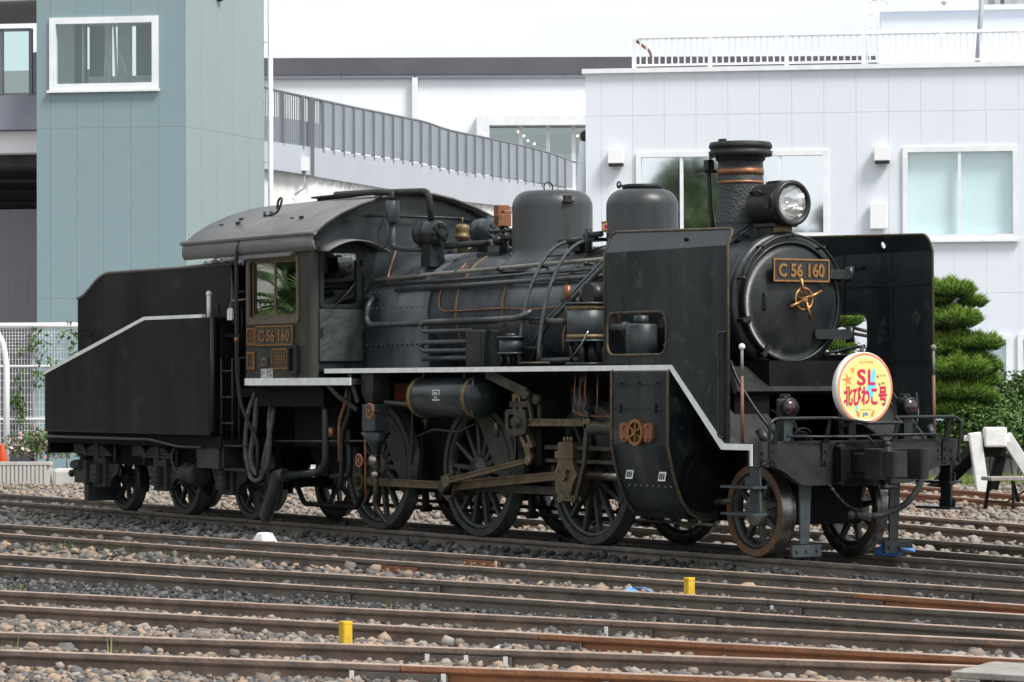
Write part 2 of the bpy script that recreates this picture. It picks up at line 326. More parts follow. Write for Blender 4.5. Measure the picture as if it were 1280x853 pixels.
def thing(name, loc, label, cat, group=None):
    o = bpy.data.objects.new(name, None); o.location = loc; o.empty_display_size = .2; col.objects.link(o); return tag(o, label, cat, group)
_meshdup = {}
def dup(o, parent, off):      # copy sharing mesh data, shifted by off
    c = o.copy(); col.objects.link(c); c.parent = parent; c.location = Vector(o.location)+Vector(off); return c
def text(body, fn, w, h, m, parent, name='lettering', bold=0, t=.006, fit=True, shear=0):
    """flat raised lettering; fn(u,v,t)->xyz with u,v centred; fitted into w x h"""
    cu = bpy.data.curves.new('tmp', 'FONT'); cu.body = body; cu.align_x = 'CENTER'; cu.align_y = 'CENTER'; cu.size = 1; cu.offset = bold; cu.resolution_u = 3; cu.shear = shear
    ob = bpy.data.objects.new('tmp', cu); col.objects.link(ob); bpy.context.view_layer.update()
    me = bpy.data.meshes.new_from_object(ob.evaluated_get(bpy.context.evaluated_depsgraph_get())); bpy.data.objects.remove(ob); bpy.data.curves.remove(cu)
    V = [v.co.copy() for v in me.vertices]
    if not V: return None
    x0 = min(v.x for v in V); x1 = max(v.x for v in V); y0 = min(v.y for v in V); y1 = max(v.y for v in V)
    sx = w/(x1-x0); sy = h/(y1-y0)
    if not fit: sx = sy = min(sx, sy)
    V2 = [((v.x-(x0+x1)/2)*sx, (v.y-(y0+y1)/2)*sy) for v in V]; F = [list(p.vertices) for p in me.polygons]; n = len(V2)
    ec = {}
    for f in F:
        for i in range(len(f)):
            e = (f[i], f[(i+1) % len(f)]); k = tuple(sorted(e)); ec.setdefault(k, []).append(e)
    mb = MB(); vs = [fn(u, v, t) for u, v in V2]+[fn(u, v, 0) for u, v in V2]; fs = list(F)
    for k, es in ec.items():
        if len(es) == 1: a, b = es[0]; fs.append([b, a, a+n, b+n])
    bpy.data.meshes.remove(me); mb.add(vs, fs)
    return mb.build(name, m, parent)
def hit(px, py, o, n):
    d = _f+_r*((px-640)/FPX)-_u*((py-426.5)/FPX); t = (Vector(o)-CAM).dot(n)/d.dot(n); return CAM+d*t
def ground(px, py, z=-.16): return hit(px, py, (0, 0, z), Vector((0, 0, 1)))
class Frame:          # vertical wall frame: u along the wall, w into the depth, z up
    def __init__(s, px, depth, ang):
        d = _f+_r*((px-640)/FPX); d = d/d.dot(FH); p = CAM+d*depth; s.o = Vector((p.x, p.y, 0))
        s.u = (RT*math.cos(ang)+FH*math.sin(ang)).normalized(); s.w = (FH*math.cos(ang)-RT*math.sin(ang)).normalized()
    def pt(s, u, w, z): p = s.o+s.u*u+s.w*w; return (p.x, p.y, z)
    def uz(s, px, py, w=0): h = hit(px, py, s.o+s.w*w, s.w); return (h-s.o).dot(s.u), h.z
    def box(s, mb, u0, u1, w0, w1, z0, z1):
        return mb.hexa([s.pt(u0,w0,z0),s.pt(u1,w0,z0),s.pt(u1,w1,z0),s.pt(u0,w1,z0),s.pt(u0,w0,z1),s.pt(u1,w0,z1),s.pt(u1,w1,z1),s.pt(u0,w1,z1)])
    def pl(s): return lambda u, v, t: s.pt(u, t, v)
# ------------------------------------------------------------------ ground
def flat_sheet(name, pts, z, m):
    mb = MB(); mb.add([(p[0], p[1], z) for p in pts], [list(range(len(pts)))]); o = mb.build(name, m, None); return tag(o, kind='structure')
mbg = MB(); nG = 40
def gz(x, y): return -.17
for i in range(nG+1):
    for j in range(nG+1):
        a = (i/nG-.5); b = (j/nG-.5); x = -10+math.copysign(abs(a*2)**3, a)*900; y = 5+math.copysign(abs(b*2)**3, b)*900
        mbg.v.append((x, y, -.118))
for i in range(nG):
    for j in range(nG):
        k = i*(nG+1)+j; mbg.f.append([k, k+nG+1, k+nG+2, k+1]); mbg.sm.append(False); mbg.mi.append(0)
tag(mbg.build('ground', 'ground_gravel', None), kind='structure')

# ------------------------------------------------------------------ tracks (fan of roads leading to the turntable)
PROF = [(-.0315, 0.0), (-.0325, -.004), (-.0325, -.030), (-.024, -.042), (-.0085, -.052), (-.0085, -.112), (-.022, -.128), (-.061, -.142), (-.061, -.153),
        (.061, -.153), (.061, -.142), (.022, -.128), (.0085, -.112), (.0085, -.052), (.024, -.042), (.0325, -.030), (.0325, -.004), (.0315, 0.0)]
class Line:      # y = m x + b
    def __init__(s, m, b): s.m = m; s.b = b; k = math.hypot(1, m); s.d = Vector((1/k, m/k, 0)); s.n = Vector((-m/k, 1/k, 0)); s.o = Vector((0, b, 0))
    def pt(s, a, lat, z): p = s.o+s.d*a+s.n*lat; return (p.x, p.y, z)
    def along(s, px, py, lat=0): g = ground(px, py, 0); return (g-s.o).dot(s.d)
    def lat(s, x, y): return (x-s.o.x)*s.n.x+(y-s.o.y)*s.n.y
HG = .566
TR = {0: (Line(0, 0), -17, 15), 1: (Line(.1145, -3.315), -17, 15.3), 2: (Line(.2389, -6.565), -16, 15.6), 3: (Line(.4073, -10.598), -13, 16.6), 4: (Line(.6569, -15.931), -6, 18),
      -1: (Line(-.0875, 2.406), -4.5, 9.5), -2: (Line(-.198, 5.445), -6, 8.5), -3: (Line(-.342, 9.405), -16, 4.5)}
LAB = {0: ('railway track that the steam locomotive and its tender stand on'), 1: 'railway track next in front of the locomotive, with rusty orange joint plates on both rails',
       2: 'railway track with dark joint plates, between the blue sheet and the black cinder strip', 3: 'railway track with the yellow marker block standing right in front of it',
       4: 'foremost railway track with pale stones against its web and a rusty orange end', -1: 'railway track just behind the locomotive, beside the blue wheel chock',
       -2: 'railway track behind the locomotive, bordering the pale gravel under the step stool', -3: 'rusty railway track leading to the white buffer stop'}
def rail_piece(par, ln, lat, a0, a1, web, head):
    mb = MB(); seg = max(1, int((a1-a0)/4)); n = len(PROF)
    for k in range(seg+1):
        a = a0+(a1-a0)*k/seg
        for (q, z) in PROF: mb.v.append(ln.pt(a, lat+q, z))
    for k in range(seg):
        for i in range(n):
            i2 = (i+1) % n; mb.f.append([k*n+i, k*n+i2, (k+1)*n+i2, (k+1)*n+i]); mb.sm.append(False)
            mb.mi.append(1 if i in (n-1, 0, n-2) else 0)
    mb.f.append(list(range(n))); mb.f.append([seg*n+i for i in range(n)][::-1]); mb.sm += [False]*2; mb.mi += [0, 0]
    return mb.build('rail', None, par, mats=[web, head])
def fishplate(par, ln, lat, a, L_, m, nb=4, mark=None):
    s = -1; mb = MB(); mb.bar(ln.pt(a-L_/2, lat+s*.030, -.083), ln.pt(a+L_/2, lat+s*.030, -.083), .030, .075)
    for i in range(nb):
        b = a-L_/2+L_*(i+.5)/nb; p = Vector(ln.pt(b, lat+s*.044, -.083)); q = p+ln.n*s*.030
        mb.cyl(p, q, .021, n=6); mb.cyl(q, q+ln.n*s*.014, .012, n=8)
    o = mb.build('fishplate', m, par, fixn=True)
    if mark is not None:
        for da in mark:
            k = MB(); k.bar(ln.pt(a+da-.015, lat+s*.047, -.075), ln.pt(a+da+.013, lat+s*.047, -.075), .004, .072); k.build('paint_mark', 'paint_white', o)
    return o
# joints: track, side (+1 far rail, -1 near rail) -> list of (px0, px1, py, plate material, marks, web to the right)
RUST = 'fishplate_rust'; DK = 'fishplate_dark'
J = {(1, 1): [(580, 629, 694, RUST, [.24], None), (1142, 1218, 735, DK, None, None)], (1, -1): [(470, 525, 700, RUST, None, None), (1032, 1107, 744, DK, None, 'rail_orange')],
     (2, 1): [(486, 553, 719, DK, None, None), (922, 1005, 748, DK, [.05], None)], (2, -1): [(371, 441, 730, DK, None, None), (814, 898, 758, DK, None, None)],
     (3, 1): [(717, 818, 772, DK, [-.03], None)], (3, -1): [(624, 730, 790, DK, None, 'rail_orange')],
     (4, 1): [(532, 642, 805, DK, [-.26, .0, .26], None)], (4, -1): [(445, 562, 827, DK, [-.3, .28], 'rail_orange')],
     (0, -1): [(713, 758, 680, DK, None, None)], (-1, 1): [(1188, 1232, 682, DK, None, None)], (-2, 1): [(1192, 1222, 650, DK, None, None)]}
TROOT = {}
for k, (ln, a0, a1) in TR.items():
    mid = ln.pt((a0+a1)/2, 0, -.17); t = thing('railway_track', mid, LAB[k], 'railway track', 'tracks fanning out across the yard'); TROOT[k] = t
    for sgn in (1, -1):
        lat = sgn*HG; web = 'rail_dark' if k in (0, 1, 2, -1) else 'rail_web'; head = 'rail_head_dark' if k in (0, -1) else 'rail_head'
        if k == -3: web = 'rail_orange'
        cur = a0
        for (p0, p1, py, pm, mk, nxt) in J.get((k, sgn), []):
            v = ln.n; 
            # distance along the rail where the pixel column meets the vertical plane of this rail
            A = hit(p0, py, ln.pt(0, lat, 0), v); B = hit(p1, py, ln.pt(0, lat, 0), v); sa = (A-ln.o).dot(ln.d); sb = (B-ln.o).dot(ln.d); m = (sa+sb)/2
            rail_piece(t, ln, lat, cur, m-.004, web, head); fishplate(t, ln, lat, m, min(abs(sb-sa), .75), pm, 4, mk); cur = m+.004
            if nxt: web = nxt
        rail_piece(t, ln, lat, cur, a1, web, head)
    # sleepers
    n = int((a1-a0)/.66)
    first = None
    for i in range(n):
        a = a0+.3+i*.66; jx = random.uniform(-.04, .04)
        if first is None:
            mb = MB(); mb.hexa([ln.pt(a+q, l_, z) for z in (-.30, -.118) for q, l_ in ((-.1, -1.02), (.1, -1.02), (.1, 1.02), (-.1, 1.02))]); first = mb.build('sleeper', 'sleeper_wood', t, bevel=.01); fa = a
        else:
            d = ln.d*(a+jx-fa)+ln.n*random.uniform(-.05, .05); dup(first, t, (d.x, d.y, random.uniform(-.012, .003)))

# ------------------------------------------------------------------ ballast
ICO_V = []; _g = (1+5**.5)/2
for a, b in ((-1, _g), (1, _g), (-1, -_g), (1, -_g)): ICO_V.append((a, b, 0))
for a, b in ((-1, _g), (1, _g), (-1, -_g), (1, -_g)): ICO_V.append((0, a, b))
for a, b in ((_g, -1), (_g, 1), (-_g, -1), (-_g, 1)): ICO_V.append((a, 0, b))
ICO_V = np.array(ICO_V)/math.hypot(1, _g)
ICO_F = np.array([(0,11,5),(0,5,1),(0,1,7),(0,7,10),(0,10,11),(1,5,9),(5,11,4),(11,10,2),(10,7,6),(7,1,8),(3,9,4),(3,4,2),(3,2,6),(3,6,8),(3,8,9),(4,9,5),(2,4,11),(6,2,10),(8,6,7),(9,8,1)])
def big_mesh(name, V, F, m):
    me = bpy.data.meshes.new(name); me.vertices.add(len(V)); me.vertices.foreach_set('co', V.astype(np.float32).ravel())
    k = F.shape[1]; me.loops.add(F.size); me.loops.foreach_set('vertex_index', F.astype(np.int32).ravel())
    me.polygons.add(len(F)); me.polygons.foreach_set('loop_start', np.arange(0, F.size, k, dtype=np.int32)); me.polygons.foreach_set('loop_total', np.full(len(F), k, dtype=np.int32))
    me.update(calc_edges=True); me.materials.append(MATS[m]); o = bpy.data.objects.new(name, me); col.objects.link(o); return o
def rotm(n):
    q = rng.normal(size=(n, 4)); q /= np.linalg.norm(q, axis=1, keepdims=True); w_, x, y, z = q.T
    return np.stack([np.stack([1-2*(y*y+z*z), 2*(x*y-z*w_), 2*(x*z+y*w_)], -1), np.stack([2*(x*y+z*w_), 1-2*(x*x+z*z), 2*(y*z-x*w_)], -1), np.stack([2*(x*z-y*w_), 2*(y*z+x*w_), 1-2*(x*x+y*y)], -1)], 1)
def stones(name, xy, size, m, zb, flat=.75):
    n = len(xy); S = rng.uniform(.62, 1.25, (n, 1, 3)); J_ = rng.uniform(.66, 1.22, (n, 12, 1))
    V = ICO_V[None]*S*J_; V = np.einsum('nij,nkj->nki', rotm(n), V); V[:, :, 2] *= flat
    V = V*size[:, None, None]; V[:, :, 0] += xy[:, :1]; V[:, :, 1] += xy[:, 1:2]; V[:, :, 2] += zb[:, None]
    F = (ICO_F[None]+np.arange(n)[:, None, None]*12).reshape(-1, 3); return big_mesh(name, V.reshape(-1, 3), F, m)
# sample the yard in the wedge the photograph looks at (and a margin beside it)
def wedge(n, t0, t1, pw=1.0, margin=1.12):
    t = t0+(t1-t0)*rng.uniform(0, 1, n)**pw; s = rng.uniform(-1, 1, n)*t*.1667*margin
    x = CX+FH.x*t+RT.x*s; y = CY+FH.y*t+RT.y*s; return np.stack([x, y], 1), t
P1, t1_ = wedge(60000, 15.5, 27, 1.0, 1.15); P2, t2_ = wedge(22000, 25, 53, 1.15, 1.1)
P = np.concatenate([P1, P2]); T = np.concatenate([t1_, t2_])
LN = {k: TR[k][0] for k in TR}
def latall(k): l = LN[k]; return (P[:, 0]-l.o.x)*l.n.x+(P[:, 1]-l.o.y)*l.n.y
keep = np.ones(len(P), bool); cl = np.full(len(P), 9.)
for k, (l, a0, a1) in TR.items():
    la = latall(k); al = (P[:, 0]-l.o.x)*l.d.x+(P[:, 1]-l.o.y)*l.d.y; ins = (al > a0) & (al < a1)
    dist = np.where(ins, np.minimum(abs(la-HG), abs(la+HG)), 9); cl = np.minimum(cl, dist)
keep &= cl > .085
L0, L1, L2, L3, L4 = (latall(k) for k in range(5))
u = rng.uniform(0, 1, len(P)); left = np.clip((2-P[:, 0])/9, 0, 1)
zone = np.full(len(P), 1)                                   # 0 dark, 1 mid, 2 pale, 3 warm
zone[(L0 > .2)] = np.where(u[L0 > .2] < .55, 3, 2)
nearloco = (L0 <= .7) & (L1 > -.2); zone[nearloco] = np.where(u[nearloco] < .92-.75*left[nearloco], 0, 1)  # mostly dark stones beside the engine, fewer towards the tender
b = (L1 <= -.2) & (L2 > .5); zone[b] = np.where(u[b] < .25, 0, np.where(u[b] < .55, 1, 2))
b = (L2 <= .5) & (L2 > -.5); zone[b] = np.where(u[b] < .8, 0, 1)
b = (L2 <= -.5) & (L3 > .45); zone[b] = np.where(u[b] < .72, 0, 1)
b = (L3 <= .45) & (L3 > -.45); zone[b] = np.where(u[b] < .45, 1, np.where(u[b] < .8, 2, 3))
b = (L3 <= -.45); zone[b] = np.where(u[b] < .34, 1, np.where(u[b] < .84, 2, 3))
size = np.where(T < 27, rng.gamma(5, .0037, len(P)), rng.gamma(6, .0062, len(P))); size[(zone >= 2) & (T < 27)] *= 1.12; size = np.clip(size, .010, .066)
big = (rng.uniform(0, 1, len(P)) < .02) & (T < 27) & (zone >= 1); size[big] *= 1.6
size[zone == 0] *= .85
zb = -.112+size*.30+rng.uniform(-.006, .014, len(P)); zb[cl < .16] += .006
for z, (nm, m) in enumerate((('cinder_ballast', 'stone_dark'), ('grey_ballast', 'stone_mid'), ('pale_ballast', 'stone_pale'), ('warm_ballast', 'stone_warm'))):
    s_ = keep & (zone == z); o = stones(nm, P[s_], size[s_], m, zb[s_])
    tag(o, ['fine black cinders and dark stones around the locomotive track', 'grey track stones between the rails', 'pale mixed track stones between the foremost rails', 'beige and pinkish gravel behind the locomotive'][z], 'gravel', kind='stuff')

# single big stones and small yard objects
def lump(name, c, r, sc_, m, label, cat, seed=1, group=None):
    rg = random.Random(seed); b = bmesh.new(); bmesh.ops.create_icosphere(b, subdivisions=2, radius=r)
    for v in b.verts:
        k = 1+rg.uniform(-.16, .16); v.co = Vector((v.co.x*sc_[0]*k, v.co.y*sc_[1]*k, v.co.z*sc_[2]*k))
    me = bpy.data.meshes.new(name); b.to_mesh(me); b.free(); me.materials.append(MATS[m]); o = bpy.data.objects.new(name, me); o.location = c; col.objects.link(o); o.rotation_euler = (0, 0, rg.uniform(0, 3)); return tag(o, label, cat, group)
def gp(px, py, z=-.125): g = ground(px, py, z); return Vector((g.x, g.y, z))
mat('white_bag', (.78, .79, .78), .55, c2=(.62, .63, .62), scale=10, bump=.3)
g = gp(331, 670, 0); mb = MB()
mb.hexa([(g.x+a*.17, g.y+b*.12, -.14) for a, b in ((-1, -1), (1, -1), (1, 1), (-1, 1))]+[(g.x+a*.07, g.y+b*.06, .035) for a, b in ((-1, -1), (1, -1), (1, 1), (-1, 1))])
tag(mb.build('foam_block', 'white_bag', None, bevel=.02), 'white sloped foam block lying in front of the tender wheels', 'foam block')
for i, (px, py, r, m) in enumerate(((230, 815, .05, 'stone_warm'), (312, 838, .07, 'stone_pale'), (352, 845, .055, 'stone_warm'), (82, 812, .06, 'stone_mid'), (722, 842, .055, 'stone_pale'), (590, 822, .05, 'stone_pale'),
        (1008, 842, .06, 'stone_mid'), (885, 737, .055, 'stone_mid'), (935, 735, .06, 'stone_pale'), (970, 795, .055, 'stone_pale'), (1050, 840, .05, 'stone_warm'), (222, 738, .045, 'stone_mid'), (150, 764, .05, 'stone_mid'), (640, 795, .055, 'stone_pale'), (1148, 699, .085, 'stone_mid'))):
    lump('stone', gp(px, py, -.095), r, (1.25, 1, .8), m, {'stone_pale': 'large pale loose stone lying between the rails', 'stone_warm': 'large beige loose stone lying beside the foremost rails', 'stone_mid': 'large grey loose stone lying between the rails'}[m], 'stone', 10+i, 'large loose stones')
def marker(px, py, zt_, lab):
    g = gp(px, py, 0); mb = MB(); mb.plate([rrect(g.x-.036, g.x+.036, g.y-.036, g.y+.036, .02)], ZP, -.17, zt_); t = thing('marker_post', (g.x, g.y, -.17), lab, 'marker post'); mb.build('post', 'safety_yellow', t, bevel=.006)
    k = MB(); k.plate([rrect(g.x-.038, g.x+.038, g.y-.038, g.y+.038, .02)], ZP, zt_, zt_+.018); k.build('cap', 'safety_yellow', t, bevel=.008)
marker(432, 793, .065, 'yellow marker block standing by the foremost track'); marker(861.5, 733, .05, 'yellow marker block standing beside the blue sheet')
# blue hand tool / sheet between two tracks
g0 = gp(790, 731, 0); mb = MB(); d = LN[1].d; n_ = LN[1].n
def bp(a, b, z): p = g0+d*a+n_*b; return (p.x, p.y, z)
mb.hexa([bp(-.20, -.12, -.17), bp(.16, -.12, -.17), bp(.16, .12, -.17), bp(-.20, .12, -.17), bp(-.10, -.07, -.085), bp(.08, -.07, -.085), bp(.08, .07, -.085), bp(-.10, .07, -.005)])
t = thing('folded_sheet', g0, 'folded blue sheet with cords lying between two tracks', 'sheet'); mb.build('sheet', 'blue_sheet', t, bevel=.02)
mb = MB(); mb.tube([bp(.08, -.06, -.02), bp(.26, -.1, -.01), bp(.40, -.1, -.06)], .008, 6); mb.build('cord', 'blue_sheet', t)
# planks in the lower right corner
g = gp(1262, 842, -.02)
t = thing('timber_deck', (g.x, g.y, -.17), 'weathered timber planks laid across the foremost rails', 'planking')
dd = LN[3].d; nn = LN[3].n; g = g+dd*.62-nn*.15
for i in range(4):
    c = g-nn*(i*.165)+dd*(i*.02); mb = MB(); mb.hexa([tuple((c+dd*a*.68+nn*b*.077)[:2])+(z,) for z in (.012, .05) for a, b in ((-1, -1), (1, -1), (1, 1), (-1, 1))]); mb.build('plank', 'deck_wood', t, bevel=.006)
for q in (-.5, .5):
    c = g+dd*q-nn*.25; mb = MB(); mb.hexa([tuple((c+dd*a*.05+nn*b*.36)[:2])+(z,) for z in (-.17, .011) for a, b in ((-1, -1), (1, -1), (1, 1), (-1, 1))]); mb.build('bearer', 'sleeper_wood', t)
# weeds
def tufts(name, spots, m, label, cat):
    V = []; F = []
    for (x, y, z, n, h, sp) in spots:
        for i in range(n):
            a = rng.uniform(0, 6.283); r = sp*rng.uniform(0, 1)**.5; bx = x+r*math.cos(a); by = y+r*math.sin(a); hh = h*rng.uniform(.5, 1.1); w_ = .006+.01*hh; a2 = rng.uniform(0, 6.283); ln_ = rng.uniform(.1, .6)*hh; k = len(V)
            V += [(bx-w_*math.sin(a2), by+w_*math.cos(a2), z), (bx+w_*math.sin(a2), by-w_*math.cos(a2), z), (bx+ln_*math.cos(a2), by+ln_*math.sin(a2), z+hh)]; F.append((k, k+1, k+2))
    return tag(big_mesh(name, np.array(V), np.array(F), m), label, cat, kind='stuff')
sp = []
for (px, py, n, h, s) in ((35, 652, 25, .12, .3), (60, 690, 60, .12, .35), (160, 692, 60, .15, .4), (130, 645, 40, .1, .4), (12, 742, 40, .10, .15), (355, 674, 70, .10, .25), (320, 706, 50, .08, .3), (480, 716, 40, .08, .3), (300, 706, 25, .1, .3), (12, 838, 9, .22, .03), (136, 838, 9, .22, .03), (190, 700, 30, .1, .3), (500, 770, 16, .12, .15), (580, 715, 20, .1, .15), (205, 765, 14, .12, .12), (880, 716, 12, .1, .1), (1105, 700, 10, .1, .2), (60, 612, 60, .12, .8), (20, 613, 60, .12, .8), (690, 630, 60, .1, .8), (380, 625, 60, .1, .8)):
    g = gp(px, py); sp.append((g.x, g.y, -.128, n, h, s))
tufts('weeds', sp, 'weed', 'thin green and straw coloured weeds growing between the rails', 'weeds')
# ================================================================== STEAM LOCOMOTIVE (X forward, near side is -Y, rail head at z=0)
LO = thing('steam_locomotive', (0, 0, 0), 'black steam locomotive with smoke deflectors, two domes and a round yellow headmark on its front', 'locomotive')
BZ = 2.35                       # boiler axis height
DS = 2.05; XL = 4.70; CR = (-.25, -.175)
def part(mb, name, m, par=LO, bevel=0, label=None, **k):
    o = mb.build(name, m, par, bevel, **k)
    if label: o['label'] = label
    return o
def pipe(name, pts, r, m='black', par=LO, n=8, rd=.06, label=None): return part(MB().tube(pts, r, n, rd), name, m, par, label=label)
def stub(p0, p1, r, m, name, par=LO, n=16, bev=0): return part(MB().cyl(p0, p1, r, n=n, bev=bev), name, m, par)
# ---------------- boiler, smokebox
mb = MB(); mb.lathe((-.95, 0, BZ), (1, 0, 0), [(0, .625), (.02, .642), (3.85, .642), (3.9, .63)], 56); boiler = part(mb, 'boiler', 'boiler_paint')
mb = MB()
def fbx(x, r_): 
    pts = []
    for i in range(33):
        th = math.pi*i/32; pts.append((-r_*math.cos(th), BZ+r_*math.sin(th)))
    return [(-r_*.96, 1.72)]+pts+[(r_*.96, 1.72)]
n0 = None
for x, r_ in ((-2.32, .665), (-.93, .665)):
    for (y, z) in fbx(x, r_): mb.v.append((x, y, z))
nn_ = len(fbx(0, .6))
for i in range(nn_-1): mb.f.append([i, i+1, nn_+i+1, nn_+i]); mb.sm.append(True); mb.mi.append(0)
mb.f.append(list(range(nn_))); mb.f.append(list(range(nn_, 2*nn_))); mb.sm += [False]*2; mb.mi += [0, 0]
fb = part(mb, 'firebox', 'boiler_paint')
mb = MB()                                             # washout plugs and rivets on the firebox cladding
for zz in (2.02, 2.22, 2.42, 2.6):
    for i in range(12): x = -2.2+i*.105; th = math.asin(min(1, (zz-BZ)/.665)) if zz > BZ else 0; y = -.665*math.cos(th); mb.cyl((x, y+.01, zz), (x, y-.012, zz+.004), .011, n=6)
part(mb, 'rivet_rows', 'boiler_paint', fb).__setitem__('kind', 'stuff')
for i, x in enumerate((-.42, .48, 1.60, 2.55)):
    mb = MB(); mb.lathe((x, 0, BZ), (1, 0, 0), [(0, .640), (0, .650), (.045, .650), (.045, .640)], 56, capa=False, capb=False); part(mb, 'boiler_band', 'gold_band', boiler)
mb = MB(); mb.lathe((2.93, 0, BZ), (1, 0, 0), [(0, .60), (.01, .628), (.05, .632), (1.40, .632), (1.44, .615)], 56); smb = part(mb, 'smokebox', 'black')
mb = MB()
mb.lathe((4.33, 0, BZ), (1, 0, 0), [(0, .61), (0, .655), (.055, .660), (.085, .645), (.092, .60), (.092, .52)], 64, capa=False, capb=False); part(mb, 'front_ring', 'black', smb)
mb = MB(); prof = [(.0, .575), (.028, .572), (.040, .56), (.050, .545)]
for i in range(9): th = i/8; rr = .545*(1-th); prof.append((.05+.115*math.sin(math.acos(max(0, rr/.545))*.999)**1.3 if False else .05+.10*(1-(rr/.545)**2), rr))
mb.lathe((4.415, 0, BZ), (1, 0, 0), prof, 64); door = part(mb, 'smokebox_door', 'black')
mb = MB(); mb.tube([(4.475, .545*math.cos(a)*1.02, BZ+.545*math.sin(a)*1.02) for a in [2*math.pi*i/64 for i in range(64)]], .016, 6, closed=True); part(mb, 'door_rim', 'black', door)
FXr = 4.56
# door handrail arc and clamps, hinges
arc = [(4.47+.03, .62*math.cos(a), BZ+.62*math.sin(a)) for a in [R(20+140*i/30) for i in range(31)]]
pipe('door_handrail', arc, .013, rd=0)
for a in (20, 55, 90, 125, 160): mb = MB(); a = R(a); mb.cyl((4.40, .62*math.cos(a), BZ+.62*math.sin(a)), (4.51, .62*math.cos(a), BZ+.62*math.sin(a)), .013, n=8); mb.sph((4.51, .62*math.cos(a), BZ+.62*math.sin(a)), .022, 10); part(mb, 'handrail_stanchion', 'black')
for z in (2.615, 2.05):
    mb = MB(); mb.plate([rrect(.22, .66, z-.045, z+.045, .04)], XP, 4.50, 4.55); mb.cyl((4.50, .68, z-.075), (4.50, .68, z+.075), .042, n=14); mb.box(4.44, 4.52, .62, .70, z-.05, z+.05); part(mb, 'door_hinge', 'black', door)
for a in (197, 235): a = R(a); mb = MB(); mb.cyl((4.42, .60*math.cos(a), BZ+.60*math.sin(a)), (4.52, .60*math.cos(a), BZ+.60*math.sin(a)), .024, n=10); mb.bar((4.50, .62*math.cos(a), BZ+.62*math.sin(a)), (4.50, .50*math.cos(a), BZ+.50*math.sin(a)), .03, .04); part(mb, 'door_clamp', 'black', door)
mb = MB(); mb.tube([(4.49, -.36, 2.42), (4.55, -.36, 2.42), (4.55, -.36, 2.27), (4.49, -.36, 2.27)], .009, 6, .02); part(mb, 'grab_handle', 'black', door)
# brass hand wheel with cross handle
HX = 4.66
mb = MB(); mb.tube([(HX, .10*math.cos(a), 2.37+.10*math.sin(a)) for a in [2*math.pi*i/32 for i in range(32)]], .014, 8, closed=True)
for a in (25, 115, 205, 295): a = R(a); mb.tube([(HX, .10*math.cos(a), 2.37+.10*math.sin(a)), (HX, 0, 2.37)], .010, 6)
mb.cyl((4.50, 0, 2.37), (HX+.03, 0, 2.37), .026, n=12); hw = part(mb, 'handwheel', 'brass', door)
mb = MB()
for a in (22, 202, 107, 287):
    a = R(a); l = .20; mb.cyl((HX+.03, .03*math.cos(a), 2.37+.03*math.sin(a)), (HX+.03, l*math.cos(a), 2.37+l*math.sin(a)), .012, .016, n=8)
part(mb, 'cross_handle', 'brass', hw)
def number_plate(par, fn, w_, h_, txt, name='number_plate', back='plate_black', bold=.012):
    mb = MB(); mb.plate([rrect(-w_/2, w_/2, -h_/2, h_/2, .01)], fn, 0, .012); o = part(mb, name, back, par)
    b = .016; mb = MB(); mb.plate([rrect(-w_/2, w_/2, -h_/2, h_/2, .01), rrect(-w_/2+b, w_/2-b, -h_/2+b, h_/2-b, .005)], fn, .008, .022); part(mb, 'border', 'brass', o)
    f2 = lambda u_, v, t_: fn(u_, v, .012+t_); text(txt, f2, w_*.82, h_*.60, 'brass', o, bold=bold, t=.010); return o
number_plate(door, lambda u_, v, t_: (4.585+t_, .02+u_, 2.64+v), .66, .215, 'C 56 160', bold=.03)
mb = MB(); mb.box(4.47, 4.59, -.20, -.14, 2.62, 2.66); mb.box(4.47, 4.59, .18, .24, 2.62, 2.66); part(mb, 'plate_bracket', 'black', door)
# ---------------- chimney
CHX = 3.705
mb = MB(); mb.lathe((CHX, 0, 2.86), (0, 0, 1), [(0, .36), (.07, .335), (.12, .29), (.18, .250), (.24, .232), (.26, .238), (.275, .232), (.62, .216), (.86, .214)], 40, capa=False); ch = part(mb, 'chimney', 'chimney_paint')
mb = MB(); mb.lathe((CHX, 0, 3.70), (0, 0, 1), [(0, .214), (.02, .235), (.05, .24), (.055, .300), (.10, .306), (.105, .288), (.125, .288), (.13, .300), (.155, .303), (.185, .290), (.19, .24), (.08, .18), (.06, 0)], 40, capa=False, capb=False); cap = part(mb, 'chimney_cap', 'black_matte', ch)
mb = MB(); mb.box(CHX-.06, CHX+.02, -.22, -.18, 3.89, 3.915); mb.tube([(CHX-.33, -.10, 3.745), (CHX-.25, -.18, 3.745), (CHX, -.31, 3.745)], .012, 6); part(mb, 'cap_clamp', 'black', ch)
for z, h in ((3.575, .062), (3.49, .026)):
    mb = MB(); mb.lathe((CHX, 0, z), (0, 0, 1), [(0, .215), (0, .222), (h, .2215), (h, .212)], 40, capa=False, capb=False); part(mb, 'copper_band', 'copper', ch)
mb = MB(); mb.tube([(3.46, -.13, 2.98), (3.44, -.16, 3.25), (3.43, -.17, 3.6), (3.43, -.17, 3.70)], .024, 10, .1); part(mb, 'steam_pipe', 'black', ch)
mb = MB(); mb.box(3.34, 3.50, -.27, -.13, 3.60, 3.635); mb.box(3.40, 3.47, -.21, -.14, 3.63, 3.73); part(mb, 'pipe_bracket', 'black', ch)
